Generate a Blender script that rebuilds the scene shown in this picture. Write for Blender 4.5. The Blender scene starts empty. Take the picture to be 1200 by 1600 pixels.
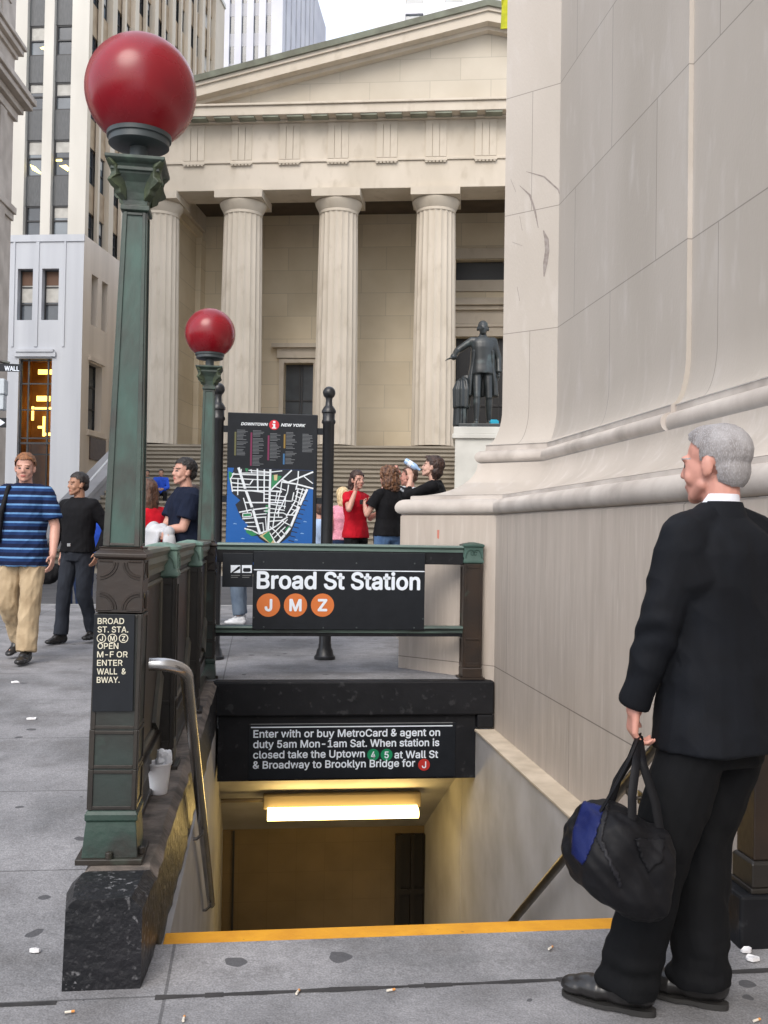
import bpy, bmesh, math, random
from math import sin, cos, pi, radians, sqrt, atan2
from mathutils import Vector as V, Matrix, noise
random.seed(7)
scene = bpy.context.scene
COL = scene.collection
# ---------------------------------------------------------------- camera
FPX = 1550.0                                     # focal length in pixels of a 1600 px tall frame
_a, _yaw, _pit = radians(.9), radians(7.15), radians(1.22)
CP = V((0, 0, 1.48))
CF = V((sin(_yaw)*cos(_pit), cos(_yaw)*cos(_pit), sin(_pit)))
_r0 = V((cos(_yaw), -sin(_yaw), 0)); _u0 = _r0.cross(CF)
CR = _r0*cos(_a)+_u0*sin(_a); CU = -_r0*sin(_a)+_u0*cos(_a)
cd = bpy.data.cameras.new('camera'); cam = bpy.data.objects.new('camera', cd); COL.objects.link(cam)
cam.matrix_world = Matrix(((CR.x, CU.x, -CF.x, CP.x), (CR.y, CU.y, -CF.y, CP.y), (CR.z, CU.z, -CF.z, CP.z), (0, 0, 0, 1)))
cd.sensor_fit = 'VERTICAL'; cd.sensor_height = 24; cd.lens = 24*FPX/1600; cd.clip_start = .05; cd.clip_end = 2000
scene.camera = cam
# ---------------------------------------------------------------- sky, sun, exposure
SUN_EL, SUN_AZ = radians(42), radians(204)       # azimuth clockwise from +Y (north): sun behind the camera, a little to the left
w = bpy.data.worlds.new('World'); scene.world = w; w.use_nodes = True
nt = w.node_tree; bg = nt.nodes['Background']
sky = nt.nodes.new('ShaderNodeTexSky'); sky.sky_type = 'NISHITA'; sky.sun_disc = False
sky.sun_elevation = SUN_EL; sky.sun_rotation = SUN_AZ
sky.air_density = 1.0; sky.dust_density = 3; sky.ozone_density = 1; sky.altitude = 0
mx = nt.nodes.new('ShaderNodeMix'); mx.data_type = 'RGBA'; mx.inputs[0].default_value = .55          # a thin bright overcast over the blue
nt.links.new(sky.outputs[0], mx.inputs[6]); mx.inputs[7].default_value = (7.6, 8.0, 8.8, 1)
nt.links.new(mx.outputs[2], bg.inputs[0]); bg.inputs[1].default_value = .15
sd = bpy.data.lights.new('sun', 'SUN'); so = bpy.data.objects.new('sun', sd); COL.objects.link(so)
sd.energy = 1.1; sd.angle = radians(35); sd.color = (1, .95, .88)
_d = V((sin(SUN_AZ)*cos(SUN_EL), cos(SUN_AZ)*cos(SUN_EL), sin(SUN_EL)))
so.rotation_euler = _d.to_track_quat('Z', 'Y').to_euler()
scene.view_settings.view_transform = 'Standard'; scene.view_settings.look = 'None'
scene.view_settings.exposure = 0.72; scene.view_settings.gamma = 1; scene.view_settings.use_curve_mapping = False
scene.render.engine = 'CYCLES'
scene.cycles.max_bounces = 6; scene.cycles.use_denoising = True
# ---------------------------------------------------------------- measuring: a pixel of the 1200x1600 photograph on a plane
def ray(px, py): return CF+CR*((px-600)/FPX)+CU*((800-py)/FPX)
def onY(px, py, Y): d = ray(px, py); return CP+d*(Y/d.y)
def onX(px, py, X): d = ray(px, py); return CP+d*(X/d.x)
def onZ(px, py, Z): d = ray(px, py); return CP+d*((Z-1.48)/d.z)
def proj(p):
    d = V(p)-CP; z = d.dot(CF); return 600+FPX*d.dot(CR)/z, 800-FPX*d.dot(CU)/z
def ground(Y):
    if Y < 3.3: return 0.
    if Y < 8.2: return .27*(Y-3.3)/4.9
    if Y < 12: return .27+.06*(Y-8.2)/3.8
    return .33
# ---------------------------------------------------------------- object helpers
def tag(o, label=None, cat=None, group=None, kind=None):
    if label: o['label'] = label
    if cat: o['category'] = cat
    if group: o['group'] = group
    if kind: o['kind'] = kind
    return o
def thing(name, label, cat, loc=(0, 0, 0), rz=0, group=None):
    o = bpy.data.objects.new(name, None); COL.objects.link(o); o.empty_display_size = .1
    o.location = loc; o.rotation_euler = (0, 0, rz)
    return tag(o, label, cat, group)
def root_of(o):
    while o.parent: o = o.parent
    return o
def rmat(o):
    r = root_of(o); return Matrix.Translation(r.location) @ r.rotation_euler.to_matrix().to_4x4()
def link_mesh(name, me, mats, parent=None, world=True, smooth=False):
    for m in (mats if isinstance(mats, (list, tuple)) else [mats]): me.materials.append(m)
    o = bpy.data.objects.new(name, me); COL.objects.link(o)
    if parent:
        o.parent = parent
        if world: me.transform(rmat(parent).inverted())
    if smooth:
        me.shade_smooth()
    return o
def copy_tree(o, parent=None):
    c = o.copy(); COL.objects.link(c)
    if parent: c.parent = parent
    for ch in list(o.children): copy_tree(ch, c)
    return c
class MB:
    def __init__(s): s.bm = bmesh.new(); s.m = 0; s.uv = None
    def face(s, pts, m=None):
        vs = [s.bm.verts.new(p) for p in pts]
        try: f = s.bm.faces.new(vs)
        except ValueError: return None
        f.material_index = s.m if m is None else m
        return f
    def box(s, x0, x1, y0, y1, z0, z1, m=None):
        return s.hexa([(x0, y0, z0), (x1, y0, z0), (x1, y1, z0), (x0, y1, z0)], [(x0, y0, z1), (x1, y0, z1), (x1, y1, z1), (x0, y1, z1)], m)
    def hexa(s, a, b, m=None): s.loft([a, b], m=m)
    def obox(s, c, h, R=None, m=None):
        c = V(c); R = R or Matrix.Identity(3)
        P = lambda x, y, z: c+R @ V((x*h[0], y*h[1], z*h[2]))
        s.loft([[P(-1, -1, -1), P(1, -1, -1), P(1, 1, -1), P(-1, 1, -1)], [P(-1, -1, 1), P(1, -1, 1), P(1, 1, 1), P(-1, 1, 1)]], m=m)
    def loft(s, rings, cap=True, closed=True, m=None, uvs=None):
        mi = s.m if m is None else m
        R = [[s.bm.verts.new(p) for p in r] for r in rings]
        n = len(R[0]); k = n if closed else n-1
        fs = []
        for i in range(len(R)-1):
            for j in range(k):
                q = [R[i][j], R[i][(j+1) % n], R[i+1][(j+1) % n], R[i+1][j]]
                f = s.bm.faces.new(q); f.material_index = mi; fs.append(f)
                if uvs:
                    if s.uv is None: s.uv = s.bm.loops.layers.uv.new('UVMap')
                    for l, (a, b) in zip(f.loops, ((i, j), (i, j+1), (i+1, j+1), (i+1, j))): l[s.uv].uv = uvs[a][b]
        if cap and closed:
            f = s.bm.faces.new(list(reversed(R[0]))); f.material_index = mi
            f = s.bm.faces.new(R[-1]); f.material_index = mi
        return fs
    def prism(s, poly, vec, m=None):
        vec = V(vec); s.loft([[V(p) for p in poly], [V(p)+vec for p in poly]], m=m)
    def lathe(s, prof, c=(0, 0, 0), n=24, m=None, cap=True):
        c = V(c)
        s.loft([[c+V((r*cos(2*pi*i/n), r*sin(2*pi*i/n), z)) for i in range(n)] for r, z in prof], cap=cap, m=m)
    def sq(s, prof, c=(0, 0, 0), rz=0, m=None):           # square 'lathe': (half width, z)
        c = V(c); R = Matrix.Rotation(rz, 3, 'Z')
        s.loft([[c+R @ V((a*r, b*r, z)) for a, b in ((-1, -1), (1, -1), (1, 1), (-1, 1))] for r, z in prof], m=m)
    def tube(s, path, r, n=10, m=None, flat=1.0):
        P = [V(p) for p in path]; rings = []
        up = None
        for i, p in enumerate(P):
            t = ((P[min(i+1, len(P)-1)]-P[max(i-1, 0)])).normalized()
            if up is None:
                up = V((0, 0, 1)) if abs(t.z) < .9 else V((0, 1, 0))
            a = t.cross(up).normalized(); up = a.cross(t).normalized(); b = up
            rr = r[i] if isinstance(r, (list, tuple)) else r
            rings.append([p+a*rr*cos(2*pi*k/n)+b*rr*flat*sin(2*pi*k/n) for k in range(n)])
        s.loft(rings, m=m)
    def sphere(s, c, r, nu=24, nv=14, m=None, sc=(1, 1, 1)):
        c = V(c); rings = []
        for j in range(1, nv):
            t = pi*j/nv
            rings.append([c+V((r*sc[0]*sin(t)*cos(2*pi*i/nu), r*sc[1]*sin(t)*sin(2*pi*i/nu), -r*sc[2]*cos(t))) for i in range(nu)])
        s.loft(rings, m=m)
    def build(s, name, mats, parent=None, world=True, smooth=False, bevel=0, seg=2, merge=False):
        if merge: bmesh.ops.remove_doubles(s.bm, verts=s.bm.verts, dist=1e-5)
        bmesh.ops.recalc_face_normals(s.bm, faces=s.bm.faces)
        me = bpy.data.meshes.new(name); s.bm.to_mesh(me); s.bm.free()
        o = link_mesh(name, me, mats, parent, world)
        if smooth: smooth_angle(me, 40 if smooth is True else smooth)
        if bevel:
            b = o.modifiers.new('bevel', 'BEVEL'); b.width = bevel; b.segments = seg; b.limit_method = 'ANGLE'; b.angle_limit = radians(40); b.harden_normals = False
        return o
def smooth_angle(me, deg):
    me.shade_smooth()
    bm = bmesh.new(); bm.from_mesh(me)
    for e in bm.edges:
        e.smooth = not (len(e.link_faces) == 2 and e.calc_face_angle(0) > radians(deg))
    bm.to_mesh(me); bm.free()
# wall sheet with rectangular openings; P(u, v, d): d = depth behind the face
def holed(mb, P, u0, u1, v0, v1, holes, depth, m=None, mr=None):
    us = sorted({u0, u1, *[h[0] for h in holes], *[h[1] for h in holes]})
    vs = sorted({v0, v1, *[h[2] for h in holes], *[h[3] for h in holes]})
    for i in range(len(us)-1):
        for j in range(len(vs)-1):
            a, b, c, d = us[i], us[i+1], vs[j], vs[j+1]
            if any(h[0] <= a+1e-6 and b <= h[1]+1e-6 and h[2] <= c+1e-6 and d <= h[3]+1e-6 for h in holes): continue
            mb.face([P(a, c, 0), P(b, c, 0), P(b, d, 0), P(a, d, 0)], m)
    for a, b, c, d in holes:
        for q in (((a, c), (b, c)), ((b, c), (b, d)), ((b, d), (a, d)), ((a, d), (a, c))):
            mb.face([P(*q[0], 0), P(*q[1], 0), P(*q[1], depth), P(*q[0], depth)], mr if mr is not None else m)
# ---------------------------------------------------------------- materials
def srgb(r, g, b):
    f = lambda c: (c/255/12.92 if c/255 <= .04045 else ((c/255+.055)/1.055)**2.4)
    return (f(r), f(g), f(b))
MATS = {}
def mat(name, col, col2=None, scale=4, rough=.6, rough2=None, bump=0, bscale=60, metal=0, stretch=(1, 1, 1), detail=6, lo=.35, hi=.65,
        col3=None, scale3=20, lo3=.6, hi3=.7, coord='Object', spec=.5, emit=0, rot=(0, 0, 0), bstretch=None):
    if name in MATS: return MATS[name]
    m = bpy.data.materials.new(name); m.use_nodes = True; MATS[name] = m
    N = m.node_tree.nodes; L = m.node_tree.links; b = N['Principled BSDF']
    b.inputs['Base Color'].default_value = (*col, 1); b.inputs['Roughness'].default_value = rough; b.inputs['Metallic'].default_value = metal
    b.inputs['Specular IOR Level'].default_value = spec
    if emit: b.inputs['Emission Color'].default_value = (*col, 1); b.inputs['Emission Strength'].default_value = emit
    tc = N.new('ShaderNodeTexCoord'); mp = N.new('ShaderNodeMapping'); L.new(tc.outputs[coord], mp.inputs[0])
    mp.inputs['Scale'].default_value = stretch; mp.inputs['Rotation'].default_value = rot
    last = None
    def nz(sc, det, lo_, hi_, vec=mp):
        n = N.new('ShaderNodeTexNoise'); n.inputs['Scale'].default_value = sc; n.inputs['Detail'].default_value = det; L.new(vec.outputs[0], n.inputs['Vector'])
        r = N.new('ShaderNodeMapRange'); r.inputs['From Min'].default_value = lo_; r.inputs['From Max'].default_value = hi_; L.new(n.outputs[0], r.inputs[0]); return r
    def mix(fac, a, bcol):
        x = N.new('ShaderNodeMix'); x.data_type = 'RGBA'; L.new(fac, x.inputs[0])
        if isinstance(a, tuple): x.inputs[6].default_value = (*a, 1)
        else: L.new(a, x.inputs[6])
        x.inputs[7].default_value = (*bcol, 1); return x.outputs[2]
    if col2:
        r = nz(scale, detail, lo, hi); last = mix(r.outputs[0], col, col2)
        if rough2 is not None:
            q = N.new('ShaderNodeMapRange'); q.inputs['To Min'].default_value = rough; q.inputs['To Max'].default_value = rough2; L.new(r.outputs[0], q.inputs[0]); L.new(q.outputs[0], b.inputs['Roughness'])
    if col3:
        r = nz(scale3, 8, lo3, hi3); last = mix(r.outputs[0], last or col, col3)
    if last is not None: L.new(last, b.inputs['Base Color'])
    if bump:
        mv = mp
        if bstretch:
            mv = N.new('ShaderNodeMapping'); L.new(tc.outputs[coord], mv.inputs[0]); mv.inputs['Scale'].default_value = bstretch[:3]
            if len(bstretch) > 3: mv.inputs['Rotation'].default_value = bstretch[3]
        n = N.new('ShaderNodeTexNoise'); n.inputs['Scale'].default_value = bscale; n.inputs['Detail'].default_value = 5; L.new(mv.outputs[0], n.inputs['Vector'])
        bp = N.new('ShaderNodeBump'); bp.inputs['Strength'].default_value = bump; bp.inputs['Distance'].default_value = .01; L.new(n.outputs[0], bp.inputs['Height']); L.new(bp.outputs[0], b.inputs['Normal'])
    return m
def joints(m, w, h, off=(0, 0), size=.008, dark=.35, coord='UV', vary=.12, axes=None, shift=.5, sq=None):
    """masonry joints + block-to-block tint over an existing material"""
    N = m.node_tree.nodes; L = m.node_tree.links; b = N['Principled BSDF']
    tc = N.new('ShaderNodeTexCoord'); src = tc.outputs[coord]
    if axes:
        sp = N.new('ShaderNodeSeparateXYZ'); L.new(src, sp.inputs[0]); cb = N.new('ShaderNodeCombineXYZ')
        L.new(sp.outputs[axes[0]], cb.inputs[0]); L.new(sp.outputs[axes[1]], cb.inputs[1]); src = cb.outputs[0]
    mp = N.new('ShaderNodeMapping'); L.new(src, mp.inputs[0]); mp.inputs['Location'].default_value = (off[0], off[1], 0)
    br = N.new('ShaderNodeTexBrick'); L.new(mp.outputs[0], br.inputs['Vector'])
    br.inputs['Scale'].default_value = 1; br.inputs['Brick Width'].default_value = w; br.inputs['Row Height'].default_value = h
    br.inputs['Mortar Size'].default_value = size/2; br.inputs['Mortar Smooth'].default_value = .3; br.offset = shift
    v = 1-vary
    br.inputs['Color1'].default_value = (v, v, v, 1); br.inputs['Color2'].default_value = (1, 1, 1, 1); br.inputs['Mortar'].default_value = (dark, dark, dark, 1)
    x = N.new('ShaderNodeMix'); x.data_type = 'RGBA'; x.blend_type = 'MULTIPLY'; x.inputs[0].default_value = 1
    bc = b.inputs['Base Color']
    if bc.is_linked: L.new(bc.links[0].from_socket, x.inputs[6])
    else: x.inputs[6].default_value = bc.default_value
    L.new(br.outputs['Color'], x.inputs[7]); L.new(x.outputs[2], bc)
    return m
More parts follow.
